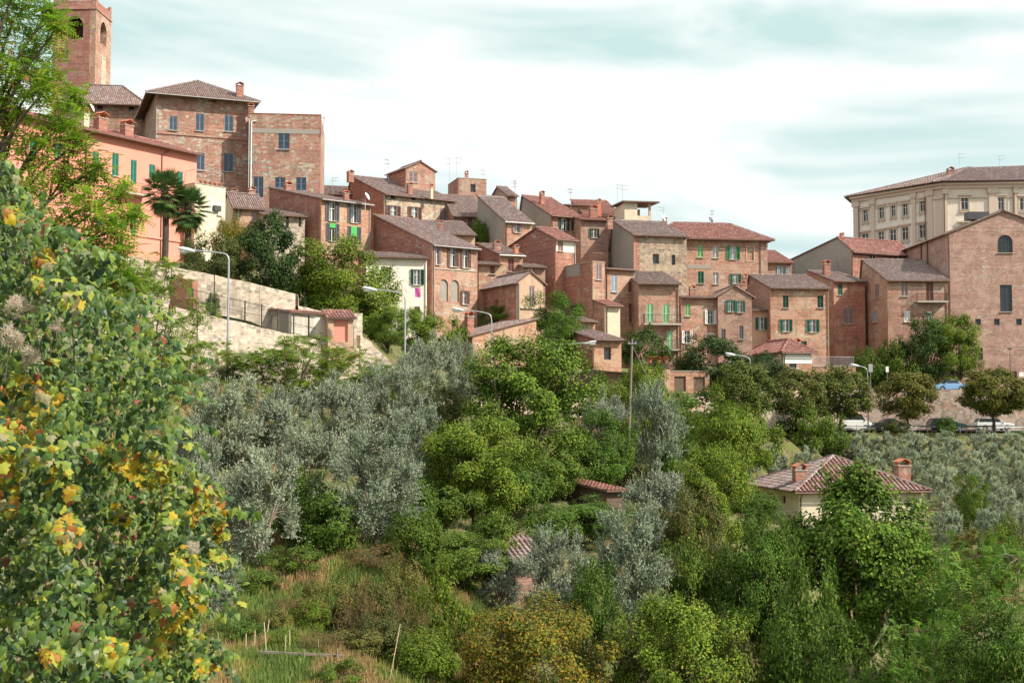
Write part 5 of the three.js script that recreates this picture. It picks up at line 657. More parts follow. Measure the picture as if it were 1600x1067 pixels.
const KINDS = {
  olive: { bark: 'barkGrey', mats: [[1, 1, 1], [1.08, 1.08, 1.04], [0.9, 0.94, 0.9]], tr: 0.12, v: [1, 2, 3, 4].map(s => growTree(s * 31, { h: 5, r: 2.15, base: 0.25, clumps: 66, leaves: 26000, onShoot: 14, ll: 0.16, lw: 0.058, pal: PAL.olive, kind: 'olive', tr: 0.2, stems: 1 + s % 2, rough: 0.28, cr: 0.62, bushy: 1, inner: 1 })) },
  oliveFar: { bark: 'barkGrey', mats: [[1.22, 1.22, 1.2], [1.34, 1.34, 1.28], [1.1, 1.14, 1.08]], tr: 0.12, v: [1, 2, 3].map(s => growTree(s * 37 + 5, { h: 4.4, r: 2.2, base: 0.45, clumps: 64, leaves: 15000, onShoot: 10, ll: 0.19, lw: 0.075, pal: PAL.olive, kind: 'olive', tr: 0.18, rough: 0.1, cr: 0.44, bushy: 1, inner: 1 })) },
  pear: { bark: 'barkDark', mats: [[1, 1, 1], [1.22, 1.12, 1.0], [0.72, 0.84, 0.9]], tr: 0.22, v: [1, 2, 3].map(s => growTree(s * 53 + 7, { h: 8, r: 3.6, base: 0.5, bushy: 1, clumps: 62, leaves: 33000, ll: 0.15, lw: 0.105, pal: PAL.green, tr: 0.24, rough: 0.6, cr: 0.9, spiky: 0.9, limbs: 12, inner: 1 })) },
  maple: { bark: 'bark', mats: [[0.92, 1.0, 0.95]], tr: 0.24, v: [growTree(977, { h: 10, r: 4, base: 1.2, clumps: 130, leaves: 34000, ll: 0.19, lw: 0.13, pal: PAL.green, tr: 0.26, rough: 0.5, cr: 0.75, spiky: 1.0, limbs: 16, inner: 1, cone: 0.55, tall: 1 })] },
  lime: { bark: 'barkDark', mats: [[1, 1, 1], [1.15, 1.0, 0.9], [0.9, 1, 0.95]], tr: 0.35, v: [1, 2, 3].map(s => growTree(s * 61 + 3, { h: 7, r: 3.2, base: 1.5, clumps: 90, leaves: 19000, ll: 0.2, lw: 0.15, bushy: 1, pal: PAL.lime, tr: 0.17, rough: 0.25, cr: 0.72, limbs: 9, cone: 0.2 })) },
  yellow: { bark: 'bark', mats: [[1, 1, 1]], tr: 0.45, v: [growTree(171, { h: 6, r: 3.4, base: 0.7, clumps: 90, leaves: 24000, ll: 0.14, lw: 0.1, pal: PAL.yellow, tr: 0.18, stems: 3, rough: 0.4, cr: 0.75, bushy: 1, spiky: 0.4, inner: 1 })] },
  locust: { bark: 'bark', mats: [[1, 1, 1], [0.85, 0.95, 1.0], [1.15, 1.05, 0.8]], tr: 0.5, v: [1, 2].map(s => growTree(s * 83 + 1, { h: 6, r: 2.8, base: 0.3, bushy: 1, clumps: 80, leaves: 24000, onShoot: 14, frond: 0.5, ll: 0.14, lw: 0.065, pal: PAL.locust, kind: 'pinnate', tr: 0.13, stems: 2, rough: 0.5, cr: 0.75 })) },
  dark: { bark: 'barkDark', mats: [[1, 1, 1], [1.2, 1.15, 0.9]], tr: 0.15, v: [1, 2].map(s => growTree(s * 97 + 2, { h: 6, r: 2.5, base: 0.7, clumps: 60, leaves: 13000, ll: 0.2, lw: 0.11, pal: PAL.dark, tr: 0.16, rough: 0.4, cr: 0.65, bushy: 1, spiky: 0.5 })) },
  bush: { bark: 'bark', mats: [[1, 1, 1], [0.8, 0.9, 0.9], [1.2, 1.12, 0.9]], tr: 0.4, v: [1, 2, 3].map(s => growTree(s * 109 + 4, { h: 2.6, r: 1.7, base: 0.25, clumps: 44, leaves: 9500, ll: 0.12, lw: 0.085, pal: s === 2 ? PAL.scrub : PAL.green, tr: 0.06, stems: 4, rough: 0.55, cr: 0.5, bushy: 1, spiky: 0.8 })) },
  dry: { bark: 'bark', mats: [[1, 1, 1]], tr: 0.35, v: [growTree(1301, { h: 1.4, r: 1.2, base: 0.1, clumps: 36, leaves: 3600, ll: 0.13, lw: 0.03, pal: PAL.dry, tr: 0.03, stems: 5, rough: 0.6, cr: 0.35, bushy: 1, spiky: 1.6 })] },
};
for (const k of Object.values(KINDS)) k.lm = k.mats.map(c => leafMat(...c, k.tr));
const treeBoxes = [];
let treeCount = 0;
function tree(kind, px, top, D, wpx, label, o = {}) {
  const K = KINDS[kind], n = treeCount++, v = K.v[(o.v ?? n) % K.v.length], m = K.lm[(o.m ?? Math.floor(hash3(n, 7, 7) * 9)) % K.lm.length], a = at(px, top, D), gy = o.y ?? ground(a.x, a.z), h = Math.max(0.8, a.y - gy), w = wpx * D / FPX / 2;
  const names_ = { olive: 'olive_tree', oliveFar: 'olive_tree', pear: 'fruit_tree', maple: 'maple_tree', lime: 'street_tree', yellow: 'autumn_tree', locust: 'locust_tree', dark: 'evergreen_tree', bush: 'bush', dry: 'dry_bush' };
  const t = thing(o.name || names_[kind], label, o.cat || (['bush', 'dry'].includes(kind) ? 'bush' : 'tree'), [a.x, gy, a.z], o.turn ?? hash3(n, 3, 9) * 6.28, o.group);
  t.scale.set(w / v.r, h / v.h, w / v.r); part(kind === 'bush' || kind === 'dry' ? 'stems' : 'trunk', v.wood, M[K.bark], t); part(kind === 'bush' || kind === 'dry' ? 'foliage' : 'crown', v.crown, m, t); return t;
}
const ord = ['first', 'second', 'third', 'fourth', 'fifth', 'sixth', 'seventh', 'eighth', 'ninth', 'tenth', 'eleventh'];
// ---- olives on the near slope
for (const [px, top, D, w, l] of [
  [355, 596, 63, 130, 'tall olive tree in the upper left of the slope, under the stone wall'], [438, 606, 65, 105, 'olive tree between the tall upper-left olive and the middle of the top row'], [520, 588, 67, 120, 'olive tree in the middle of the top row below the locusts'], [602, 580, 70, 120, 'olive tree of the top row below the sloping parapet'], [650, 640, 66, 95, 'olive tree at the right end of the top row beside the leafy fruit tree'],
  [405, 705, 51, 145, 'large olive tree low on the left slope beside the foreground vines'], [492, 655, 58, 120, 'olive tree at the centre of the left slope'], [588, 680, 54, 150, 'olive tree with a bare leaning trunk above the dry grass'], [300, 660, 53, 90, 'small olive tree just right of the yellow vine leaves'], [318, 850, 44, 120, 'bushy olive tree low beside the foreground vines'],
  [672, 525, 88, 90, 'olive tree close behind the second street lamp'], [636, 560, 84, 95, 'pale olive tree at the foot of the second street lamp'], [725, 535, 97, 62, 'olive tree in front of the low tile-roofed house'],
  [1028, 602, 84, 95, 'olive tree right of the utility pole'], [1028, 730, 68, 110, 'olive tree right of the red shed roof'], [868, 835, 53, 125, 'silvery olive tree, nearer the middle of the pair low in the centre'], [985, 795, 55, 135, 'silvery olive tree, larger of the pair low in the centre'], [780, 860, 54, 85, 'thin olive tree beside the dark shed roof'], [945, 612, 90, 80, 'olive tree left of the utility pole'],
]) tree('olive', px, top, D, w * 0.9, l);
// ---- the olive grove below the road, row by row
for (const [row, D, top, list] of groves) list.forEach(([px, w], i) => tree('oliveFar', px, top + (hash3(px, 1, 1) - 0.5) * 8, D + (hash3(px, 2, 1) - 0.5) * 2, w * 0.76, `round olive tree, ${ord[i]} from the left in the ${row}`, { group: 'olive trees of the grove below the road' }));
// ---- fruit trees and other broadleaved trees of the garden
for (const [k, px, top, D, w, l, o] of [
  ['pear', 815, 522, 76, 240, 'largest leafy fruit tree in the centre of the picture', { v: 0, m: 0 }], ['pear', 742, 640, 64, 190, 'fruit tree with a dark forked trunk below the largest fruit tree', { v: 1, m: 1 }], ['pear', 945, 640, 82, 115, 'fruit tree left of the olive beside the utility pole', { v: 2, m: 2 }], ['pear', 905, 778, 65, 165, 'fig tree with broad leaves under the red shed roof', { v: 1, m: 2, name: 'fig_tree' }], ['pear', 715, 830, 54, 160, 'bright green tree low in the middle left of the silvery olives', { v: 2, m: 0 }],
  ['maple', 1340, 728, 57, 285, 'big bright green tree in front of the villa', { v: 0, turn: 0.6 }], ['pear', 1105, 695, 74, 130, 'pale leafy tree left of the villa', { v: 0, m: 1 }], ['pear', 1130, 612, 96, 130, 'light green tree under the street trees left of the grove', { v: 1, m: 1 }], ['pear', 1000, 565, 104, 120, 'light green tree behind the utility pole', { v: 2, m: 1 }], ['yellow', 830, 925, 45, 250, 'autumn tree with yellowing leaves at the bottom centre', {}], ['pear', 1055, 925, 46, 215, 'olive-green tree at the bottom right of the autumn tree', { v: 0, m: 1 }], ['pear', 1180, 810, 56, 150, 'dark shady tree left of the big bright green tree', { v: 1, m: 2 }], ['pear', 1440, 830, 60, 130, 'dark shady tree right of the big bright green tree', { v: 2, m: 2 }], ['locust', 1540, 850, 52, 240, 'feathery locust tree at the lower right corner', { m: 1 }], ['locust', 1440, 960, 46, 170, 'small feathery locust at the bottom right', { m: 1 }], ['pear', 1560, 935, 44, 190, 'leafy tree in the bottom right corner', { v: 1, m: 2 }], ['bush', 1530, 826, 84, 95, 'cream-flowering evergreen shrub in the grove', { v: 1, m: 2 }], ['pear', 1520, 740, 100, 60, 'young bright green tree inside the olive grove', { v: 2, m: 0 }],
  ['pear', 545, 374, 113, 180, 'broad light green tree in front of the white house', { v: 2, m: 1 }], ['pear', 652, 480, 112, 75, 'creeper-clad tree below the white house', { v: 0, m: 0 }], ['dark', 420, 335, 110, 105, 'glossy dark evergreen above the garden wall', { v: 0, m: 0 }], ['yellow', 362, 335, 112, 68, 'yellow-green tree between the palms and the dark evergreen', {}], ['bush', 325, 370, 106, 90, 'bush beside the foot of the palms', { v: 1, m: 1 }], ['pear', 490, 395, 112, 80, 'low light tree right of the dark evergreen', { v: 1, m: 0 }], ['pear', 875, 455, 128, 100, 'persimmon tree beside the gable-front house', { v: 2, m: 2 }], ['dark', 1010, 515, 132, 75, 'dark round tree under the balcony house', { v: 1, m: 1 }], ['dark', 1110, 525, 144, 110, 'dark evergreen under the brown gable house', { v: 0, m: 0 }], ['dark', 1193, 553, 147, 75, 'dark ivy-like tree against the pavilion', { v: 1, m: 0 }],
  ['pear', 1495, 488, 163, 95, 'brownish green tree in front of the church building', { v: 0, m: 1, y: 22.2 }], ['dark', 1445, 498, 163, 75, 'dark green tree beneath the iron balcony', { v: 1, m: 1, y: 22.2 }], ['bush', 1405, 530, 163, 70, 'bush above the street wall left of the tree under the balcony', { v: 0, m: 0, y: 22.2 }], ['bush', 1358, 545, 163, 60, 'round bush at the left end of the upper parapet', { v: 0, m: 1, y: 22.2 }],
  ['pear', 785, 470, 140, 60, 'shrubby tree at the foot of the striped-roof house', { v: 1, m: 0 }],
]) tree(k, px, top, D, w, l, o);
// ---- street trees on the pavement
[[1160, 562, 124.5, 110], [1244, 574, 132, 100], [1312, 572, 138.5, 100], [1417, 577, 144.5, 100], [1552, 572, 145.5, 110]].forEach(([px, top, D, w], i) => tree('lime', px, top, D, w, ['clipped street tree in front of the garages', 'clipped street tree before the pavilion', 'clipped street tree left of the round-headed lamp pole', 'clipped street tree above the dark saloon car', 'clipped street tree above the silver estate car'][i], { group: 'street trees along the road', y: 17.5 }));
// ---- feathery locusts along the foot of the terrace wall
[[325, 530, 73, 140], [400, 548, 75, 135], [470, 520, 76, 160], [535, 545, 79, 130], [590, 568, 82, 95], [275, 560, 70, 110]].forEach(([px, top, D, w], i) => tree('locust', px, top, D, w, `feathery locust tree, ${['third', 'fourth', 'fifth', 'sixth', 'last', 'first'][i]} along the foot of the terrace wall`, { m: i % 3 === 1 ? 0 : 2, group: 'locusts under the terrace wall' }));
tree('locust', 222, 398, 65, 190, 'yellowish locust shrub with red-brown twigs beside the pink house corner', { v: 1, m: 2 }); tree('locust', 140, 450, 61, 190, 'yellow-green locust shrub behind the foreground vines', { v: 0, m: 2 });
// ---- bushes of the garden and banks
for (const [k, px, top, D, w, l, o] of [
  ['bush', 885, 608, 109, 120, 'bushes hiding the low rubble wall behind the largest fruit tree', { v: 0, m: 1 }], ['bush', 1085, 612, 122, 120, 'bushes below the pink garage block on the road bank', { v: 2, m: 1 }], ['pear', 605, 478, 108, 75, 'leafy shrub between the terrace sheds and the white house', { v: 0, m: 0, name: 'leafy_shrub' }], ['bush', 480, 940, 45, 60, 'small bramble left of the yellow-leaved bush', { v: 2, m: 2 }], ['bush', 600, 960, 43, 80, 'greyish bramble low on the slope', { v: 1, m: 1 }], ['bush', 440, 1000, 41, 55, 'low weeds behind the bean poles', { v: 0, m: 2 }], ['bush', 370, 985, 42, 70, 'weeds under the bushy low olive', { v: 2, m: 1 }], ['bush', 530, 1035, 38, 80, 'leafy weeds at the bottom edge below the slope', { v: 2, m: 0 }], ['bush', 700, 700, 68, 120, 'green bush under the spreading fruit trees', { v: 0, m: 0 }], ['bush', 690, 760, 62, 110, 'leafy thicket left of the forked fruit tree', { v: 2, m: 0 }], ['bush', 800, 720, 70, 130, 'thicket at the foot of the largest fruit tree', { v: 0, m: 1 }], ['bush', 860, 700, 74, 110, 'thicket right of the largest fruit tree trunk', { v: 2, m: 0 }], ['bush', 980, 715, 84, 90, 'bush behind the red shed roof', { v: 1, m: 0 }], ['bush', 1060, 700, 84, 100, 'bush between the olive and the pale leafy tree', { v: 2, m: 1 }], ['bush', 640, 740, 60, 90, 'bush behind the leaning olive', { v: 0, m: 1 }], ['bush', 1270, 880, 52, 110, 'shady bush at the left foot of the big bright green tree', { v: 2, m: 1 }], ['bush', 1060, 850, 57, 90, 'leafy bush right of the larger silvery olive', { v: 2, m: 0 }], ['bush', 930, 880, 51, 90, 'low bush between the silvery olives', { v: 0, m: 1 }], ['bush', 470, 735, 55, 90, 'pear-leaved bush between two low olives', { v: 0, m: 1 }], ['bush', 512, 770, 53, 110, 'dark green bush left of the leaning olive trunk', { v: 0, m: 1 }], ['bush', 455, 855, 50, 85, 'fern-green bush at the left edge of the grass', { v: 2, m: 0 }], ['bush', 550, 985, 42, 95, 'loose bush at the bottom of the grass', { v: 1, m: 2 }], ['bush', 595, 905, 47, 70, 'small bramble in the middle of the slope', { v: 1, m: 0 }], ['bush', 420, 960, 44, 60, 'low weeds beside the lush bush', { v: 1, m: 2 }], ['dry', 560, 925, 46, 80, 'tall dry weeds in the middle of the slope', {}], ['bush', 400, 900, 48, 85, 'lush green bush at the foot of the large low olive', { v: 0, m: 0 }], ['bush', 520, 905, 47, 90, 'yellow-leaved bush in the middle of the grass', { v: 1, m: 2 }], ['bush', 650, 800, 53, 90, 'green bush right of the leaning olive trunk', { v: 0, m: 0 }], ['bush', 625, 880, 49, 90, 'yellowing bramble on the dry grass', { v: 1, m: 2 }], ['bush', 690, 905, 46, 100, 'creeper-covered stump with pale green leaves', { v: 2, m: 2 }], ['bush', 665, 985, 42, 110, 'low creeper at the bottom left of the autumn tree', { v: 0, m: 2 }], ['dry', 590, 850, 52, 90, 'patch of straw-coloured dry weeds under the leaning olive', {}], ['dry', 455, 935, 46, 80, 'dry weeds beside the lush bush', {}], ['dry', 640, 940, 45, 70, 'dry stalks on the grass slope', {}], ['dry', 500, 1020, 41, 80, 'dry bush near the bean canes', {}],
  ['bush', 850, 800, 62, 100, 'hedge-like bush below the red shed roof', { v: 2, m: 1 }], ['bush', 770, 800, 60, 90, 'bush under the forked fruit tree', { v: 0, m: 0 }], ['bush', 1080, 760, 66, 90, 'olive-green bush left of the pale leafy tree', { v: 1, m: 0 }], ['bush', 1100, 870, 58, 110, 'leafy bush beside the blue tub', { v: 0, m: 0 }], ['bush', 1150, 860, 60, 100, 'tangled bush on the bank left of the dark shady tree', { v: 1, m: 1 }], ['bush', 1182, 768, 88, 75, 'creeper-clad bush against the villa side wall', { v: 0, m: 1 }], ['bush', 1205, 800, 80, 70, 'tall bush in front of the villa corner', { v: 2, m: 1 }], ['bush', 1240, 960, 50, 140, 'dark bush at the bottom below the dark shady tree', { v: 0, m: 1 }], ['bush', 1350, 985, 48, 150, 'bush under the big bright green tree', { v: 2, m: 1 }], ['bush', 1130, 970, 50, 110, 'pale bush at the bottom right of the olive-green tree', { v: 1, m: 0 }], ['bush', 950, 960, 48, 130, 'bush at the foot of the silvery olives', { v: 1, m: 1 }], ['bush', 1480, 880, 66, 110, 'bush with reddish tips right of the dark shady tree', { v: 1, m: 2 }], ['bush', 1570, 820, 82, 80, 'yellow-green bush at the right edge below the grove', { v: 2, m: 2 }], ['bush', 1420, 830, 80, 70, 'bush beside the villa', { v: 1, m: 1 }],
  ['bush', 1060, 640, 108, 90, 'bush under the garage block', { v: 0, m: 1 }], ['bush', 1100, 655, 102, 100, 'hanging bush on the bank below the street trees', { v: 2, m: 0 }], ['bush', 1170, 650, 118, 90, 'tall weeds below the first street tree', { v: 2, m: 2 }], ['bush', 1255, 640, 130, 80, 'bright green shrub under the second street tree', { v: 2, m: 0 }], ['bush', 1295, 648, 134, 60, 'bright green shrub under the third street tree', { v: 0, m: 0 }], ['bush', 1478, 652, 143, 30, 'small dark shrub before the green estate car', { v: 0, m: 1 }], ['bush', 1400, 655, 142, 36, 'small shrub at the trunk of the fourth street tree', { v: 1, m: 1 }], ['bush', 900, 690, 80, 100, 'bush between the fruit trees in the centre', { v: 0, m: 1 }], ['bush', 680, 600, 78, 100, 'grey-green bush left of the largest fruit tree', { v: 1, m: 1 }], ['bush', 560, 600, 74, 80, 'bush under the last locusts', { v: 0, m: 0 }], ['bush', 250, 640, 66, 90, 'dark bush left of the tall upper-left olive', { v: 0, m: 1 }], ['bush', 690, 495, 112, 70, 'creeper with orange leaves beside the road', { v: 2, m: 2 }], ['bush', 850, 560, 112, 90, 'bush in front of the brick cottage', { v: 2, m: 0 }], ['bush', 960, 590, 108, 80, 'bush below the brick cottage door', { v: 2, m: 0 }], ['bush', 750, 345, 166, 50, 'potted greenery on the shaded roof terrace', { v: 0, m: 0, y: 39.5 }], ['bush', 332, 458, 88.5, 24, 'clipped dark bush against the upper garden wall', { v: 0, m: 1 }],
]) tree(k, px, top, D, w, l, o);
console.log('trees built');
// ---- palms: ringed trunks and fans of stiff folded leaves
for (const [px, top, D, h, l] of [[258, 266, 108, 7.2, 'taller fan palm in front of the pink house'], [293, 290, 109, 6.4, 'shorter fan palm right beside the taller one']]) {
  const a = at(px, top, D), gy = ground(a.x, a.z), r = mulberry(px), o = thing('fan_palm', l, 'palm', [a.x, gy, a.z]), H = a.y - gy - 1.5, tr = []; limb(tr, [V(0, -0.3, 0), V(0.1, H * 0.5, 0.05), V(0, H, 0)], 0.3, 0.26, 9); part('trunk', mergeGeometries(tr), M.barkDark, o);
  const lv = new Leaves(px + 1), st = [];
  for (let i = 0; i < 80; i++) {
    const el = lerp(1.25, -1.25, i / 80), az = i * 2.4, d = V(Math.cos(el) * Math.cos(az), Math.sin(el), Math.cos(el) * Math.sin(az)), L2 = 0.95 + 0.45 * r(), c = V(0, H - 0.7 * i / 80, 0).addScaledVector(d, L2).add(V(0, -0.2, 0)), side = d.clone().cross(V(0, 1, 0)).normalize(), up = side.clone().cross(d).normalize(), k = i > 72 ? [0.22, 0.17, 0.09] : [0.06 + 0.03 * r(), 0.115 + 0.05 * r(), 0.05]; st.push(bar(V(0, H - 0.1, 0), c, 0.02, 4));
    for (let f = 0; f < 17; f++) { const t = (f / 16 - 0.5) * 3.6, e = d.clone().multiplyScalar(Math.cos(t)).addScaledVector(side, Math.sin(t)).addScaledVector(up, -0.12).add(V(0, -0.1, 0)).normalize(); lv.leaf(c, e, up.clone().addScaledVector(side, Math.sin(t) * 0.4).normalize(), 0.78 + 0.18 * Math.cos(t), 0.11, k.map(x => x * (0.8 + 0.4 * r())), 0.02); }
  }
  part('frond_stalks', merge(st), M.barkDark, o); part('crown', lv.geo(), KINDS.dark.lm[1], o);
}
// ---- grass on the open slope and thin ground cover elsewhere: nobody could count it
{
  const r = mulberry(5150), lv = new Leaves(5151); for (let i = 0; i < 11; i++) { const d = V(gau(r) * 0.55, 1, gau(r) * 0.55).normalize(); lv.leaf(V(gau(r) * 0.12, -0.03, gau(r) * 0.12), d, rdir(r), 0.22 + 0.25 * r(), 0.022, [1, 1, 1], 0.08); }
  const N = 40000, g = lv.geo(); g.deleteAttribute('color'); const im = new THREE.InstancedMesh(g, new THREE.MeshPhysicalMaterial({ color: 0xffffff, roughness: 0.9, transmission: 0.3, thickness: 0, side: THREE.DoubleSide }), N), m = new THREE.Matrix4(), q = new THREE.Quaternion();
  for (let i = 0; i < N; i++) {
    const near = i < 25000, bank = i >= 34000, D = near ? 32 + 29 * r() : bank ? 52 + 24 * r() : 40 + 105 * Math.sqrt(r()), px = near ? 240 + 520 * r() : bank ? 120 + 320 * r() : 240 + 1400 * r(), [x, z] = P2(px, D), dry = fbm3(x * 0.75, 0, z * 0.6, 4, 71), s = 0.6 + 0.7 * r();
    m.compose(V(x, (z > lineZ(x) + 1 ? groundLow(x, z) + bump(x, z) : -50), z), q.setFromAxisAngle(V(0, 1, 0), r() * 6.28), V(s, s * (0.7 + 0.6 * r()), s)); im.setMatrixAt(i, m);
    const c = dry > 0.54 ? [0.42, 0.30, 0.13] : dry > 0.45 ? [0.32, 0.31, 0.07] : [0.17, 0.25, 0.04], j = 0.7 + 0.6 * r(); im.setColorAt(i, col(c[0] * j, c[1] * j, c[2] * j));
  }
  im.name = 'grass'; im.userData = { kind: 'stuff', label: 'rough grass and straw on the garden slope', category: 'grass' }; im.castShadow = im.receiveShadow = true; scene.add(im);
}
// ---------------------------------------------------------------- street lamps
function streetLamp(px, pyElbow, D, hpx, hpy, label, gy) {
  const e = at(px, pyElbow, D), h = at(hpx, hpy, D), y0 = gy ?? ground(e.x, e.z), o = thing('street_lamp', label, 'street lamp', [e.x, y0, e.z]), E = V(0, e.y - y0, 0), T = V(h.x - e.x, h.y - y0, 0), d = T.x < 0 ? -1 : 1, q = V(T.x * 0.25, E.y + (T.y - E.y) * 0.72, 0);
  part('pole', merge([bar(V(0, -0.3, 0), V(0, E.y * 0.42, 0), 0.085, 10), bar(V(0, E.y * 0.42, 0), E, 0.068, 10, 0.055)]), M.lampGrey, o);
  part('arm', sweep([E, V(T.x * 0.05, E.y + (q.y - E.y) * 0.7, 0), q, T], 0.045, 8, 14), M.lampGrey, o);
  const head = new THREE.SphereGeometry(1, 16, 10); head.scale(0.55, 0.14, 0.2); head.rotateZ(-d * 0.2 * -1); head.translate(T.x + d * 0.35, T.y + 0.03, 0); part('head', merge([head]), M.lampHead, o);
  const lens = new THREE.SphereGeometry(1, 14, 8, 0, 6.283, Math.PI / 2, Math.PI / 2); lens.scale(0.36, 0.17, 0.17); lens.translate(T.x + d * 0.45, T.y - 0.03, 0); part('lens', flat(lens), M.shutWhite, o);
}
streetLamp(357, 406, 75, 300, 391, 'tall street lamp nearest the camera, in front of the fenced terrace', 21.1);
streetLamp(633, 468, 90, 585, 452, 'street lamp beside the sloping parapet and white house', 20.1);
streetLamp(768, 500, 101, 722, 484, 'street lamp in front of the low tile-roofed house', 19.5);
streetLamp(874, 542, 109, 916, 536, 'street lamp before the brick cottage, its arm reaching right', 19);
streetLamp(1173, 568, 129, 1147, 554, 'street lamp in front of the pavilion', 18);
streetLamp(1356, 584, 147.5, 1341, 571, 'street lamp between the third and fourth street trees', 17.5);
// ---- utility pole, its stay and the cables
{
  const t = at(988, 529, 100), b = at(981.5, 668, 100), gy = ground(b.x, b.z), o = thing('utility_pole', 'leaning concrete utility pole right of the largest fruit tree', 'pole', [b.x, gy, b.z]), top = V(t.x - b.x, t.y - gy, 0);
  part('pole', bar(V(0, -0.5, 0), top, 0.12, 10, 0.085), M.weathered = plain(0.2, 0.165, 0.13, 0.95), o); part('bracket', merge([bx(0.7, 0.07, 0.07, top.x, top.y - 0.4, 0.1), cyl(0.04, 0.05, 0.16, top.x - 0.25, top.y - 0.36, 0.1, 6), cyl(0.04, 0.05, 0.16, top.x + 0.25, top.y - 0.36, 0.1, 6)]), M.zinc, o); part('stay_wire', bar(top.clone().add(V(0, -0.5, 0)), V(5.2, -0.2, -3.5), 0.018, 4), M.zinc, o);
  const cable = (a, c, sag, label) => { const m = a.clone().lerp(c, 0.5); m.y -= sag; const k = part('cable', sweep([a, m, c], 0.022, 5, 16), M.iron, scene); k.name = numbered('cable'); k.userData = { label, category: 'cable' }; };
  cable(at(988, 531, 100), at(841, 525, 116), 0.35, 'cable from the utility pole to the low tile-roofed house'); cable(at(988, 532, 100), at(1060, 545, 143), 0.5, 'cable from the utility pole to the balcony house'); cable(at(1178, 800, 90), at(1250, 795, 97), 0.2, 'thin cable running to the villa corner');
}
// ---- mesh fence on the terrace wall
{
  const a0 = P2(302, 84.4), b0 = P2(554, 95), L2 = Math.hypot(b0[0] - a0[0], b0[1] - a0[1]), yA = 26.4, yB = 24.6, o = thing('mesh_fence', 'dark wire mesh fence along the top of the terrace wall', 'fence', [a0[0], yA, a0[1]], Math.atan2(-(b0[1] - a0[1]), b0[0] - a0[0])), n = 10, y = t => (yB - yA) * t, m = [];
  for (let i = 0; i <= n; i++) part('post', bx(0.07, 1.75, 0.07, L2 * i / n, y(i / n) + 0.8, -0.2), M.iron, o);
  for (const h of [0.12, 0.85, 1.58]) part('rail', bar(V(0, h, -0.2), V(L2, y(1) + h, -0.2), 0.02, 4), M.iron, o);
  for (let x = 0; x < L2; x += 0.11) { const t = x / L2; m.push(bx(0.01, 1.46, 0.01, x, y(t) + 0.85, -0.2)); } for (let h = 0.2; h < 1.55; h += 0.11) m.push(bar(V(0, h, -0.19), V(L2, y(1) + h, -0.19), 0.005, 3));
  const w = part('wire_mesh', merge(m), M.iron, o); w.userData.kind = 'stuff';
}
// ---- sheds on the terrace and in the garden
for (const s of [
  { name: 'terrace_shed', label: 'white and grey garden shed with a tiled roof on the fenced terrace', cat: 'shed', xc: 455, xl: 404, dp: 4.4, xr: 511, D: 91, e: 487, b: 524, deep: 1.5, noGround: true, roof: 'shed', rise: 0.5, ov: 0.25, mf: 'white', ml: 'grey', warm: 1, pipe: 0, gutter: false, win: [[421, 436, 482, 520, 'N', 'cream', { left: true, door: true }]] },
  { name: 'open_shed', label: 'small open-fronted shed with a red tiled roof at the end of the terrace', cat: 'shed', xc: 512.5, phi: 15, dp: 3, xr: 552, D: 91.5, e: 496, b: 536, deep: 1.5, noGround: true, roof: 'shed', rise: 0.75, ov: 0.25, mf: 'tan', ml: 'tan', warm: 1, pipe: 0, gutter: false, win: [[514, 548, 500, 534, 'N', 'pink']] },
  { name: 'garden_shed', label: 'garden shed with a rusty red roof among the trees', cat: 'shed', xc: 948, xl: 868, dp: 6, xr: 974, D: 72, e: 766, b: 800, deep: 2, noGround: true, roof: 'shed', rise: 0.35, ov: 0.35, mf: 'timber', ml: 'timber', warm: 1, pipe: 0, gutter: false, win: [[952, 962, 772, 795, 'N', 'timber', { door: true }]] },
  { name: 'low_shed', label: 'low shed with a dark slatted roof behind the silvery olives', cat: 'shed', xc: 806, phi: 18, dp: 2.6, xr: 852, D: 58, e: 876, b: 905, deep: 2, noGround: true, roof: 'shed', rise: 0.75, ov: 0.3, mf: 'brown', ml: 'brown', pipe: 0, gutter: false, win: [] },
]) buildHouse(placeHouse(s));
wallAlong('brick_end_wall', 'short red brick wall at the left end of the fenced terrace', [WL(272, 88.5, 25.5, 29.2), WL(307, 85.5, 25.5, 28.7)], M.redC, 0.4);
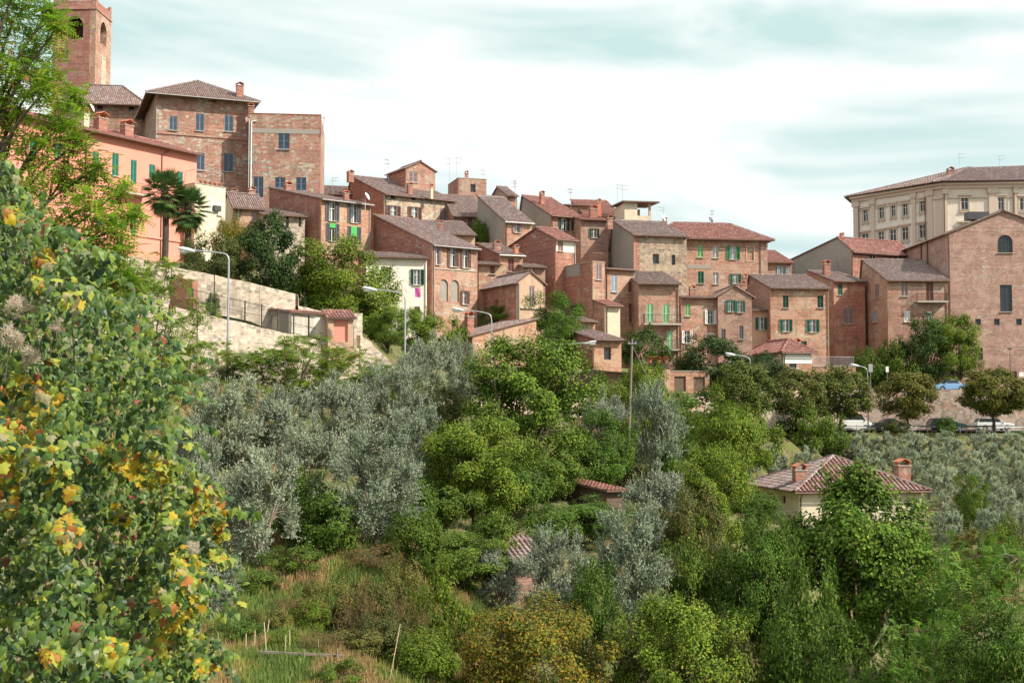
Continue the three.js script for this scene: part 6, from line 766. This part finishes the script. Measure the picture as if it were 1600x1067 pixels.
// ---- cars
const carPaint = (r, g, b) => new THREE.MeshPhysicalMaterial({ color: col(r, g, b), roughness: 0.35, metalness: 0.2, clearcoat: 0.8, clearcoatRoughness: 0.08 });
M.tyre = plain(0.02, 0.02, 0.02, 0.85); M.rim = plain(0.45, 0.46, 0.47, 0.35, { metalness: 0.8 }); M.tail = plain(0.45, 0.02, 0.015, 0.3); M.head = plain(0.75, 0.77, 0.78, 0.15); M.plastic = plain(0.03, 0.03, 0.032, 0.6);
function car(px, py, D, y, Lc, turn, paint, label, style = 'estate') {
  const p = at(px, py, D), o = thing(style === 'van' ? 'van' : 'car', label, style === 'van' ? 'van' : 'car', [p.x, y, p.z], turn), L2 = Lc / 2, wb = Lc * 0.29, rw = 0.31, W = 1.7;
  const hood = style === 'van' ? 1.05 : 0.86, belt = style === 'van' ? 1.15 : 0.92, roof = style === 'van' ? 1.95 : style === 'saloon' ? 1.4 : 1.46;
  const s = new THREE.Shape(); s.moveTo(-L2, 0.34); s.lineTo(-wb - rw - 0.06, 0.24); s.absarc(-wb, 0.3, rw + 0.06, Math.PI, 0, true); s.lineTo(wb - rw - 0.06, 0.24); s.absarc(wb, 0.3, rw + 0.06, Math.PI, 0, true); s.lineTo(L2 - 0.05, 0.3); s.quadraticCurveTo(L2 + 0.02, 0.5, L2 - 0.08, 0.68); s.quadraticCurveTo(L2 - 0.5, hood - 0.02, L2 * 0.52, hood + 0.02); s.lineTo(L2 * 0.44, belt); s.lineTo(-L2 * (style === 'saloon' ? 0.6 : 0.94), belt); if (style === 'saloon') s.quadraticCurveTo(-L2 * 0.9, belt - 0.01, -L2 + 0.03, belt - 0.08); else s.lineTo(-L2 + 0.05, belt - 0.05); s.quadraticCurveTo(-L2 - 0.02, 0.6, -L2, 0.34);
  const bg = new THREE.ExtrudeGeometry(s, { depth: W - 0.14, bevelEnabled: true, bevelSize: 0.05, bevelThickness: 0.07, bevelSegments: 3, curveSegments: 8 }); bg.translate(0, 0, -(W - 0.14) / 2); part('body', flat(bg), paint, o);
  const rb = style === 'saloon' ? -0.62 : -0.96, rt = style === 'saloon' ? -0.34 : style === 'van' ? -0.96 : -0.8, ft = style === 'van' ? 0.36 : 0.1, fb = style === 'van' ? 0.62 : 0.46;
  const c = new THREE.Shape([[L2 * rb, belt - 0.02], [L2 * fb, belt - 0.02], [L2 * ft, roof - 0.03], [L2 * rt, roof - 0.03]].map(q => new THREE.Vector2(...q))), cg = new THREE.ExtrudeGeometry(c, { depth: W - 0.42, bevelEnabled: true, bevelSize: 0.02, bevelThickness: 0.12, bevelSegments: 2 }); cg.translate(0, 0, -(W - 0.42) / 2); part('windows', flat(cg), M.glassDark, o);
  const rf = new THREE.Shape(); rf.moveTo(L2 * rt - 0.03, roof - 0.05); rf.quadraticCurveTo(L2 * (rt + ft) / 2, roof + 0.05, L2 * ft + 0.04, roof - 0.05); rf.lineTo(L2 * ft, roof - 0.09); rf.lineTo(L2 * rt, roof - 0.09); const rg = new THREE.ExtrudeGeometry(rf, { depth: W - 0.4, bevelEnabled: true, bevelSize: 0.02, bevelThickness: 0.06, bevelSegments: 2, curveSegments: 8 }); rg.translate(0, 0, -(W - 0.4) / 2); part('roof', flat(rg), paint, o);
  const pl = []; for (const z of [-1, 1]) { const zz = z * (W / 2 - 0.1), tz = z * (W / 2 - 0.2); pl.push(bar(V(L2 * rb, belt, zz), V(L2 * rt, roof - 0.05, tz), 0.05, 5), bar(V(L2 * fb, belt, zz), V(L2 * ft, roof - 0.05, tz), 0.035, 5), bar(V(L2 * -0.12, belt, zz), V(L2 * -0.12, roof - 0.05, tz), 0.035, 5)); if (style === 'estate') pl.push(bar(V(L2 * -0.58, belt, zz), V(L2 * -0.56, roof - 0.05, tz), 0.04, 5)); } part('pillars', merge(pl), paint, o);
  for (const x of [-wb, wb]) for (const z of [-1, 1]) { const wg = new THREE.Group(); wg.name = 'wheel'; wg.position.set(x, 0.31, z * (W / 2 - 0.1)); o.add(wg); const ty = new THREE.TorusGeometry(0.235, 0.08, 8, 20); ty.scale(1, 1, 1.2); part('tyre', flat(ty), M.tyre, wg); const ri = new THREE.CylinderGeometry(0.2, 0.2, 0.13, 14); ri.rotateX(Math.PI / 2); part('rim', flat(ri), M.rim, wg); }
  for (const z of [-1, 1]) { part('headlight', bx(0.16, 0.14, 0.3, L2 - 0.13, 0.66, z * (W / 2 - 0.22)), M.head, o); part('taillight', bx(0.1, 0.22, 0.24, -L2 + 0.03, 0.74, z * (W / 2 - 0.15)), M.tail, o); part('mirror', bx(0.12, 0.12, 0.18, L2 * fb - 0.12, belt + 0.08, z * (W / 2 + 0.06)), paint, o); }
  part('bumper', merge([bx(0.12, 0.16, W - 0.1, L2 - 0.02, 0.4, 0), bx(0.12, 0.16, W - 0.1, -L2 + 0.02, 0.42, 0)]), style === 'van' ? M.plastic : paint, o);
}
car(1333, 668, 151.6, 17.56, 4.4, 0.1, carPaint(0.82, 0.82, 0.80), 'white van half hidden by the third street tree', 'van');
car(1393, 668, 151.5, 17.56, 4.4, 0.03, carPaint(0.012, 0.013, 0.016), 'black saloon car parked under the fourth street tree', 'saloon');
car(1480, 668, 152.2, 17.54, 4.4, 0.02, carPaint(0.01, 0.055, 0.045), 'dark green estate car parked behind a small shrub');
car(1553, 668, 152.6, 17.53, 4.5, 0.02, carPaint(0.74, 0.76, 0.77), 'silver estate car parked at the right end of the row');
car(1484, 600, 160, 22.3, 4.1, Math.PI + 0.05, carPaint(0.2, 0.38, 0.6), 'light blue car on the upper street above the retaining wall', 'saloon');
setting('upper_street', (() => { const a = P2(1341, 158), b = P2(1800, 160), g = new THREE.BufferGeometry(); g.setAttribute('position', new THREE.Float32BufferAttribute([a[0], 22.3, a[1] + 3.2, b[0], 22.3, b[1] + 2.6, b[0], 22.32, b[1] - 5, a[0], 22.32, a[1] - 5], 3)); g.setAttribute('uv', new THREE.Float32BufferAttribute([0, 0, 60, 0, 60, 8, 0, 8], 2)); g.setIndex([0, 1, 2, 0, 2, 3]); g.computeVertexNormals(); return g; })(), M.asphalt);
// ---- guard rail before the parked cars
{
  const pts = [[1318, 141.4], [1400, 145.2], [1500, 146.2], [1600, 147.2], [1700, 148]].map(([px, D]) => P2(px, D)), o = thing('guard_rail', 'steel guard rail along the road above the olive grove', 'guard rail', [pts[0][0], 17.5, pts[0][1]]), q = pts.map(([x, z]) => V(x - pts[0][0], 0, z - pts[0][1])), cv = new THREE.CatmullRomCurve3(q), N = 16, rail = [];
  for (let i = 0; i <= N; i++) { const p = cv.getPoint(i / N); part('post', bx(0.1, 1.2, 0.08, p.x, 0.15, p.z - 0.08), M.zinc, o); if (i < N) { const n = cv.getPoint((i + 1) / N), d = n.clone().sub(p), a = Math.atan2(-d.z, d.x), c = p.clone().lerp(n, 0.5); for (const [dy, dz, rx] of [[0.63, 0.02, 0.4], [0.53, 0.02, -0.4]]) rail.push(bx(d.length() + 0.02, 0.11, 0.02, c.x, dy, c.z + dz, a, rx)); } }
  part('rail', merge(rail), M.railGrey = plain(0.2, 0.2, 0.2, 0.5, { metalness: 0.5 }), o);
}
// ---- signs at the right edge
{
  const p = at(1580, 604, 158), o = thing('sign_post', 'thin post with a round red and white sign by the church door', 'sign', [p.x, 22.3, p.z]); part('post', cyl(0.035, 0.035, 5.2, 0, 0, 0, 8), M.iron, o);
  const d = new THREE.CylinderGeometry(0.36, 0.36, 0.03, 24); d.rotateX(Math.PI / 2); d.translate(-0.1, 0.75, 0.06); part('sign_disc', flat(d), M.tail, o); const w = new THREE.CylinderGeometry(0.24, 0.24, 0.012, 24); w.rotateX(Math.PI / 2); w.translate(-0.1, 0.75, 0.085); part('sign_face', flat(w), M.whitePaint, o); part('lantern', merge([bx(0.5, 0.18, 0.3, 0, 5.25, 0)]), M.iron, o);
  for (const [px, py, D, w2, h2, m, l] of [[1573, 583, 158.6, 0.5, 0.35, 'whitePaint', 'small white plate beside the church door'], [1523, 586, 161.5, 0.55, 0.75, 'whitePaint', 'white notice board at the end of the upper parapet'], [1361, 575, 159, 0.5, 1.0, 'zinc', 'grey road sign seen from behind near the street lamp'], [1387, 577, 160, 0.35, 0.7, 'whitePaint', 'small white sign above the street wall'], [1597, 585, 157, 0.55, 0.55, 'whitePaint', 'white sign at the right edge of the picture']]) { const c = at(px, py, D), s = thing('street_sign', l, 'sign', [c.x, 22.3, c.z]); part('post', cyl(0.03, 0.03, Math.max(0.5, c.y - 22.3 + h2 / 2), 0, 0, -0.03, 6), M.zinc, s); part('plate', bx(w2, h2, 0.03, 0, c.y - 22.3, 0.02), M[m], s); }
}
// ---- things in the gardens
function onGround(px, py, from = 34) { for (let D = from; D < 150; D += 0.2) { const p = at(px, py, D); if (p.y <= ground(p.x, p.z) + 0.02) return p; } return at(px, py, 60); }
{
  const c = at(652.5, 464, 133.2), o = thing('towel', 'magenta towel hanging from the white house window', 'towel', [c.x, c.y, c.z], 0.25), g = new THREE.PlaneGeometry(0.62, 0.95, 10, 8), p = g.attributes.position; for (let i = 0; i < p.count; i++) p.setZ(i, 0.05 * Math.sin(p.getX(i) * 9 + p.getY(i) * 3)); g.translate(0, 0.45, 0); g.computeVertexNormals(); part('cloth', g, M.magenta, o); part('line', bar(V(-0.9, 0.93, 0), V(0.6, 0.93, 0), 0.012, 4), M.iron, o);
  const r = mulberry(12), canes = [[398, 985, 0.04], [412, 972, -0.1], [420, 968, 0.14], [434, 990, 0], [446, 992, 0.03], [452, 985, -0.02], [468, 1000, 0.05], [474, 996, -0.03], [497, 1000, 0.01], [384, 990, 0.02], [625, 975, 0.2]];
  canes.forEach(([px, top, lean], i) => { const a = at(px, top, 40 + r() * 1.5), gy = ground(a.x, a.z), k = thing('garden_cane', `bamboo cane, ${ord[i]} in the list of bean poles on the grass`.replace('in the list of bean poles', 'of the bean poles counted along the row'), 'cane', [a.x, gy, a.z], 0, 'bean poles stuck in the grass'); k.userData.label = 'pale bamboo bean pole stuck in the grass slope'; const h = a.y - gy; part('cane_rod', bar(V(-lean * h, -0.2, 0), V(0, h, 0), 0.018, 6), M.cane ??= plain(0.5, 0.4, 0.24, 0.8), k); for (const t of [0.3, 0.55, 0.8]) part('knot', bar(V(-lean * h * (1 - t), h * t, 0), V(-lean * h * (1 - t - 0.01), h * t + 0.03, 0), 0.023, 6), M.cane, k); });
  const rail = onGround(470, 1045).add(V(0, 0.45, 0)), ro = thing('garden_rail', 'grey wooden rail lying across the bean poles', 'rail', [rail.x, rail.y, rail.z]); part('board', merge([bx(2.6, 0.07, 0.08, 0, 0, 0, 0.05, 0, -0.06), bx(1.3, 0.06, 0.07, 0.3, -0.35, 0.1, 0, 0, -0.03)]), M.weathered, ro); for (const x of [-1.1, 0.1, 1.1]) part('stake', cyl(0.03, 0.03, 1.5, x, -1.35, 0.03, 6), M.weathered, ro);
  const la = onGround(337, 1047), lo = thing('ladder', 'small wooden ladder leaning in the shade under the bushy olive', 'ladder', [la.x, la.y, la.z], 0.3), lr = []; for (const x of [-0.18, 0.18]) part('ladder_rail', bar(V(x, -0.3, 0.15), V(x - 0.12, 1.05, -0.35), 0.022, 6), M.weathered, lo); for (let i = 0; i < 4; i++) { const t = 0.25 + i * 0.2; part('rung', bar(V(-0.18 - 0.12 * t, -0.3 + 1.35 * t, 0.15 - 0.5 * t), V(0.18 - 0.12 * t, -0.3 + 1.35 * t, 0.15 - 0.5 * t), 0.016, 6), M.weathered, lo); }
  const tb = onGround(1091, 848, 50), to = thing('plastic_tub', 'light blue plastic tub on the bank beside the leafy bush', 'tub', [tb.x, tb.y, tb.z], 0.3), tg = new THREE.LatheGeometry([[0.001, 0], [0.26, 0], [0.34, 0.26], [0.37, 0.27], [0.36, 0.29], [0.32, 0.27], [0.25, 0.04]].map(q => new THREE.Vector2(...q)), 20); part('tub', flat(tg), plain(0.28, 0.5, 0.72, 0.4), to); const tr = new THREE.TorusGeometry(0.355, 0.02, 6, 24); tr.rotateX(Math.PI / 2); tr.translate(0, 0.28, 0); part('rim', flat(tr), plain(0.33, 0.55, 0.76, 0.4), to);
  const te = at(1022, 577, 128), tw = thing('flower_terrace', 'small railed terrace with red flowers left of the garages', 'terrace', [te.x, te.y - 4, te.z], 0.15); part('wall', shiftUV(bx(3.4, 4, 2.2, 0, 2, -1.1), 3, 2), M.tan, tw); railing(tw, [V(-1.6, 4, -0.08), V(1.6, 4, -0.08), V(1.6, 4, -2)], 0.95);
  for (const x of [-0.4, 0.5, 1.2]) { const f = thing('flower_pot', ['pot of red geraniums at the left of the railed terrace', 'pot of red geraniums in the middle of the railed terrace', 'pot of red geraniums at the right of the railed terrace'][x < 0 ? 0 : x < 1 ? 1 : 2], 'flower pot', [te.x + x, te.y + 0.62, te.z + 0.2]), lv = new Leaves(900 + x * 10), q = mulberry(77 + x * 10); part('pot', cyl(0.13, 0.18, 0.3, 0, 0, 0, 10), M.terracotta, f); for (let i = 0; i < 160; i++) { const d = rdir(q); d.y = Math.abs(d.y); lv.leaf(V(d.x * 0.3, 0.35 + d.y * 0.3, d.z * 0.3), d, rdir(q), 0.1, 0.09, q() < 0.45 ? [0.6, 0.03, 0.02] : [0.08, 0.16, 0.04]); } part('foliage', lv.geo(), KINDS.bush.lm[0], f); }
}
console.log('objects built');
// ---------------------------------------------------------------- the near hedge at the left: ivy, grape vine and old man's beard, and a locust tree behind it
const leafShape = (half, curl, fold) => {                          // half outline from stalk to tip; the leaf lies in xy, its face to +z
  const P = [], idx = [], n = half.length, z = (x, y) => fold * Math.abs(x) - curl * y * y + 0.04 * Math.sin(y * 7);
  const vein = half.map(([, y], i) => [0, i === 0 ? 0 : Math.max(0, y), 0]);
  for (const s of [-1, 1]) { const b = P.length / 3; half.forEach(([x, y], i) => { P.push(0, vein[i][1], z(0, vein[i][1])); P.push(s * x, y, z(x, y)); }); for (let i = 0; i < n - 1; i++) { const a = b + i * 2; if (s > 0) idx.push(a, a + 1, a + 2, a + 1, a + 3, a + 2); else idx.push(a, a + 2, a + 1, a + 1, a + 2, a + 3); } }
  const g = new THREE.BufferGeometry(); g.setAttribute('position', new THREE.Float32BufferAttribute(P, 3)); g.setIndex(idx); g.computeVertexNormals(); return g;
};
const ivyGeo = [[0.5, 0.22, -0.25], [0.3, 0.12, -0.4], [0.45, 0.3, -0.12]].map(([w, c, f]) => leafShape([[0.02, 0], [0.30 * w * 2, -0.10], [0.44 * w * 2, 0.10], [0.40 * w * 2, 0.36], [0.26 * w * 2, 0.62], [0.10 * w * 2, 0.86], [0.0, 1.0]], c, f));
const grapeGeo = [[0.2, -0.2], [0.32, -0.05]].map(([c, f]) => leafShape([[0.02, 0], [0.26, -0.16], [0.42, -0.02], [0.36, 0.12], [0.56, 0.26], [0.50, 0.42], [0.30, 0.46], [0.34, 0.66], [0.18, 0.74], [0.10, 0.86], [0, 1.0]], c, f));
const glossy = (r, g, b, rough = 0.38, tr = 0.18) => new THREE.MeshPhysicalMaterial({ color: col(r, g, b), roughness: rough, transmission: tr, thickness: 0, ior: 1.45, specularIntensity: 0.45, side: THREE.DoubleSide });
const ivyMats = [glossy(0.034, 0.075, 0.028, 0.4, 0.1), glossy(0.048, 0.095, 0.026, 0.38, 0.12), glossy(0.068, 0.125, 0.026, 0.4, 0.2), glossy(0.11, 0.175, 0.028, 0.45, 0.3), glossy(0.18, 0.225, 0.035, 0.5, 0.35), glossy(0.13, 0.165, 0.07, 0.4, 0.15)];
const grapeMats = [glossy(0.50, 0.37, 0.02, 0.6, 0.45), glossy(0.42, 0.28, 0.02, 0.6, 0.45), glossy(0.38, 0.40, 0.05, 0.6, 0.45), glossy(0.22, 0.3, 0.05, 0.6, 0.45), glossy(0.42, 0.17, 0.04, 0.6, 0.4), glossy(0.33, 0.3, 0.16, 0.7, 0.3), glossy(0.28, 0.09, 0.05, 0.7, 0.3)];
const edge = [[250, 20], [300, 62], [350, 92], [400, 128], [450, 168], [500, 238], [550, 272], [600, 268], [640, 230], [680, 226], [705, 255], [740, 305], [790, 350], [850, 345], [900, 305], [950, 300], [1000, 292], [1067, 318], [1300, 330]];
const edgeX = py => { for (let i = 0; i < edge.length - 1; i++) if (py <= edge[i + 1][0]) return lerp(edge[i][1], edge[i + 1][1], clamp((py - edge[i][0]) / (edge[i + 1][0] - edge[i][0]))); return 330; };
const gold = [[200, 712, 26], [232, 730, 28], [258, 725, 20], [262, 812, 16], [322, 770, 24], [336, 798, 18], [105, 826, 26], [292, 893, 24], [285, 870, 20], [255, 935, 22], [270, 965, 24], [260, 1000, 30], [290, 985, 18], [310, 945, 16], [318, 1040, 18], [110, 765, 14], [20, 660, 36], [55, 690, 30], [10, 720, 30], [40, 640, 24], [115, 470, 16], [60, 620, 30], [90, 735, 20], [25, 600, 22], [60, 440, 14], [185, 800, 16], [85, 1020, 20], [175, 1015, 22], [150, 700, 16], [5, 780, 24], [345, 830, 16], [300, 800, 14], [20, 330, 18], [70, 400, 16], [340, 870, 14]];
{
  const r = mulberry(20240), items = [], inGold = (x, y) => { for (const [a, b, q] of gold) { const d = ((x - a) ** 2 + (y - b) ** 2) / (q * q); if (d < 1) return 1 - d * 0.4; } return 0; };
  const depth = (px, py) => 5.7 + 2.6 * fbm3(px * 0.011, py * 0.013, 1, 3, 91) + 0.9 * clamp((px - 150) / 200) + 0.5 * clamp((700 - py) / 400);
  const add = (px, py, back) => {
    const g = inGold(px, py), D = depth(px, py) + back, p = at(px, py, D), grape = r() < (g > 0 ? 0.8 * g : 0.05);
    const n = V(0.35, 0.62, 0.6).addScaledVector(rdir(r), 0.62).normalize(), d = V(gau(r) * 0.8, -0.55 + gau(r) * 0.5, gau(r) * 0.4 + 0.2); d.addScaledVector(n, -d.dot(n)).normalize();
    let m;
    if (grape) m = g > 0.1 ? [0, 0, 1, 1, 2, 2, 2, 3, 3, 3, 5, 4][Math.floor(r() * 12)] : [2, 3, 3, 3, 5, 5, 6][Math.floor(r() * 7)]; else m = [0, 1, 1, 2, 2, 2, 3, 3, 4, 5][Math.floor(r() * 10)];
    items.push({ p, n, d, grape, m, s: (grape ? 0.04 + 0.034 * r() : 0.038 + 0.03 * r()), px, py, D, v: Math.floor(r() * 3) });
  };
  for (let i = 0; i < 10500; i++) { const py = 250 + 900 * r(), hi = edgeX(py) + (fbm3(py * 0.016, 5, 5, 3, 17) - 0.5) * 90 + gau(r) * 10 - 8, px = i < 8800 ? hi - (hi + 60) * Math.pow(r(), 1.15) : -60 - 160 * r(); const back = Math.pow(r(), 2) * 1.7; if (py < 560 && py > 300 && r() < (px > 50 ? 0.55 : 0.25)) continue; if (px > 150 && py > 560 && py < 690 && r() < 0.45) continue; add(px, py, back); }
  for (let i = 0; i < 6500; i++) { const py = 280 + 880 * r(), hi = edgeX(py) - 25; add(hi - (hi + 60) * r(), py, 0.5 + 2.2 * r()); }
  // trailing shoots that reach out of the mass
  for (let i = 0; i < 46; i++) { const py = 300 + 760 * r(), x0 = edgeX(py) - 30 * r(), dx = 0.9 + 0.5 * r(), dy = gau(r) * 0.9 - 0.2, L2 = 30 + 75 * r(); for (let k = 0; k < L2 / 5; k++) { const t = k * 5; add(x0 + dx * t * 0.8 + gau(r) * 7, py + dy * t + 0.006 * t * t + gau(r) * 8, gau(r) * 0.15); } }
  for (const [a, b, q] of gold) for (let k = 0; k < q * 1.0; k++) { const t = r() * 6.28, u = Math.sqrt(r()) * q; add(a + Math.cos(t) * u, b + Math.sin(t) * u, -0.12 * r()); }
  const base = at(40, 1200, 7.2), gy = ground(base.x, base.z);
  const ivy = thing('ivy_hedge', 'dense glossy dark green ivy filling the left foreground', 'ivy', [base.x, gy, base.z]), vine = thing('grape_vine', 'grape vine with gold and yellow autumn leaves trailing over the ivy', 'vine', [base.x + 0.15, gy, base.z - 0.1]);
  const place = (m, it, o) => { const x = it.d.clone().cross(it.n).normalize(); m.makeBasis(x, it.d, it.n).scale(V(it.s, it.s, it.s)); m.setPosition(it.p.x - o.position.x, it.p.y - o.position.y, it.p.z - o.position.z); return m; };
  for (const [o, grape, geos, mats] of [[ivy, false, ivyGeo, ivyMats], [vine, true, grapeGeo, grapeMats]]) {
    const all = items.filter(i => i.grape === grape), seen = all.filter(i => i.px > -5 && i.py < 1072).sort((a, b) => (b.s / b.D * Math.max(0.3, b.n.z)) - (a.s / a.D * Math.max(0.3, a.n.z))), big = new Set(seen.slice(0, 300)), mx = new THREE.Matrix4();
    for (const it of big) { const m = part('leaf', geos[it.v % geos.length], mats[it.m], o); place(mx, it, o); m.applyMatrix4(mx); }
    const rest = all.filter(i => !big.has(i)).map(it => { const g = geos[it.v % geos.length].clone().applyMatrix4(place(mx, it, o)), c = mats[it.m].color, n = g.attributes.position.count, a = new Float32Array(n * 3); for (let k = 0; k < n; k++) a.set([c.r, c.g, c.b], k * 3); g.setAttribute('color', new THREE.BufferAttribute(a, 3)); return g; });
    const fm = glossy(1, 1, 1, grape ? 0.6 : 0.42, grape ? 0.4 : 0.2); fm.vertexColors = true; part('foliage', mergeGeometries(rest), fm, o).userData.kind = 'stuff';
    const st = []; for (let i = 0; i < (grape ? 12 : 12); i++) { const it = seen[Math.floor(r() * seen.length)], e = it.p.clone().sub(o.position), b = V(gau(r) * 0.5, -0.2, gau(r) * 0.4), m1 = b.clone().lerp(e, 0.45).add(V(gau(r) * 0.25, 0.25, -0.9 + gau(r) * 0.3)), m2 = b.clone().lerp(e, 0.8).add(V(gau(r) * 0.12, 0.08, -0.35 + gau(r) * 0.15)); limb(st, [b, m1, m2, e], 0.009, 0.003, 5); }
    part('stems', mergeGeometries(st), grape ? (M.vineStem = plain(0.30, 0.14, 0.075, 0.75)) : M.bark, o);
  }
  // feathery seed heads
  [[25, 478, 26, 'largest fluffy seed head at the left edge of the hedge'], [16, 528, 28, 'fluffy seed head just below the largest one'], [44, 556, 22, 'fluffy seed head lowest at the left edge'], [88, 508, 15, 'small fluffy seed head right of the other ones'], [300, 855, 14, 'small pale seed head among the gold leaves at the hedge rim']].forEach(([px, py, q, l]) => {
    const D = depth(px, py) - 0.25, c = at(px, py, D), R = q * D / FPX, o = thing('seed_head', l, 'seed head', [c.x, c.y, c.z]), lv = new Leaves(px), s = mulberry(px); const N = 15; for (let h = 0; h < N; h++) { const a = rdir(s).multiplyScalar(R * 0.7 * Math.cbrt(s())); for (let k = 0; k < 60; k++) { const d = rdir(s); lv.leaf(a, d, rdir(s), R * (0.28 + 0.2 * s()), 0.0016, [0.62 + 0.15 * s(), 0.56 + 0.12 * s(), 0.46 + 0.1 * s()], 0.1); } }
    part('plume', lv.geo(), leafMat(1, 1, 1, 0.4), o); part('stalk', bar(V(0, 0, 0), V(-0.05, -R * 2.5, -0.05), 0.003, 4), M.bark, o);
  });
}
// ---- the locust tree behind the hedge: bent limbs, sprays of small paired leaflets, brown pods
{
  const r = mulberry(777), D0 = 14, b = at(-70, 900, D0), gy = ground(b.x, b.z), o = thing('locust_tree', 'tall feathery locust tree with brown pods at the upper left', 'tree', [b.x, gy, b.z]), wood = [], lv = new Leaves(778), pods = new Leaves(779);
  const cl = [[-40, -60, 80], [30, -40, 70], [20, 30, 60], [58, 78, 52], [5, 105, 60], [92, 40, 18], [72, 140, 40], [30, 170, 55], [98, 190, 34], [-10, 220, 60], [60, 235, 50], [118, 222, 26], [150, 262, 30], [100, 278, 44], [40, 300, 55], [182, 300, 26], [140, 318, 38], [206, 338, 20], [170, 352, 30], [95, 352, 48], [30, 372, 40], [140, 392, 34], [190, 392, 24], [95, 418, 36], [-60, 150, 70], [-70, 320, 80], [160, 432, 24], [-60, 40, 70], [118, 470, 30], [60, 430, 44], [125, 440, 34], [175, 425, 26], [100, 505, 34], [165, 480, 26], [205, 445, 20], [20, 450, 44], [60, 120, 30], [120, 150, 14], [75, 20, 16]];
  const trunk = [V(0, -0.4, 0), V(0.15, 2.2, 0.1), V(0.05, 4.6, 0), V(0.35, 7.2, 0.2)]; limb(wood, trunk, 0.13, 0.05, 8);
  for (const [px, py, q] of cl) {
    const D = D0 + gau(r) * 0.7, c = at(px, py, D).sub(o.position), R = q * D / FPX, s0 = V(0.1, clamp(c.y - 1.2 - r(), 1.2, 6.5), 0.05), mid = s0.clone().lerp(c, 0.55).add(V(0, 0.25, gau(r) * 0.2)); limb(wood, [s0, mid, c], 0.035, 0.008, 5);
    for (let k = 0; k < 4; k++) limb(wood, [mid.clone().lerp(c, 0.6), c.clone().add(rdir(r).multiplyScalar(R * 0.9))], 0.008, 0.003, 4);
    const fr = Math.round(28 + q * 1.7), tn = 0.85 + 0.3 * r();
    for (let f = 0; f < fr; f++) {
      const a = c.clone().add(V(gau(r), gau(r), gau(r)).multiplyScalar(R * 1.05)), d = rdir(r); d.y = d.y * 0.6 + 0.1; d.normalize(); const side = d.clone().cross(V(0, 1, 0)).normalize(), n = side.clone().cross(d).normalize(), L2 = 0.16 + 0.1 * r(), m = 8, k0 = tone(r, [[0.24, 0.40, 0.03, 0.45], [0.17, 0.30, 0.03, 0.3], [0.36, 0.47, 0.045, 0.2], [0.30, 0.28, 0.06, 0.05]]);
      for (let k = 0; k < m; k++) { const t = (k + 0.6) / m, p = a.clone().addScaledVector(d, L2 * t).add(V(0, -0.3 * L2 * t * t, 0)); for (const sg of [-1, 1]) lv.leaf(p, side.clone().multiplyScalar(sg).addScaledVector(d, 0.4).add(V(0, -0.12, 0)).normalize(), n.clone().addScaledVector(rdir(r), 0.35).normalize(), 0.042 + 0.012 * r(), 0.02, k0.map(x => x * tn * (0.85 + 0.3 * r()))); }
    }
    for (let f = 0; f < fr * 0.16; f++) { const a = c.clone().add(V(gau(r), gau(r) - 0.2, gau(r)).multiplyScalar(R * 0.9)); for (let k = 0; k < 3; k++) pods.leaf(a.clone().add(V(gau(r) * 0.03, 0, gau(r) * 0.03)), V(gau(r) * 0.3, -1, gau(r) * 0.3).normalize(), rdir(r), 0.07 + 0.03 * r(), 0.016, [0.26 + 0.1 * r(), 0.12, 0.05], 0.02); }
  }
  part('trunk', mergeGeometries(wood), M.bark, o); part('crown', lv.geo(), leafMat(1, 1, 1, 0.5), o); part('pods', pods.geo(), leafMat(1, 1, 1, 0.1), o).userData.kind = 'stuff';
}
console.log('foreground built');
renderer.render(scene, camera);
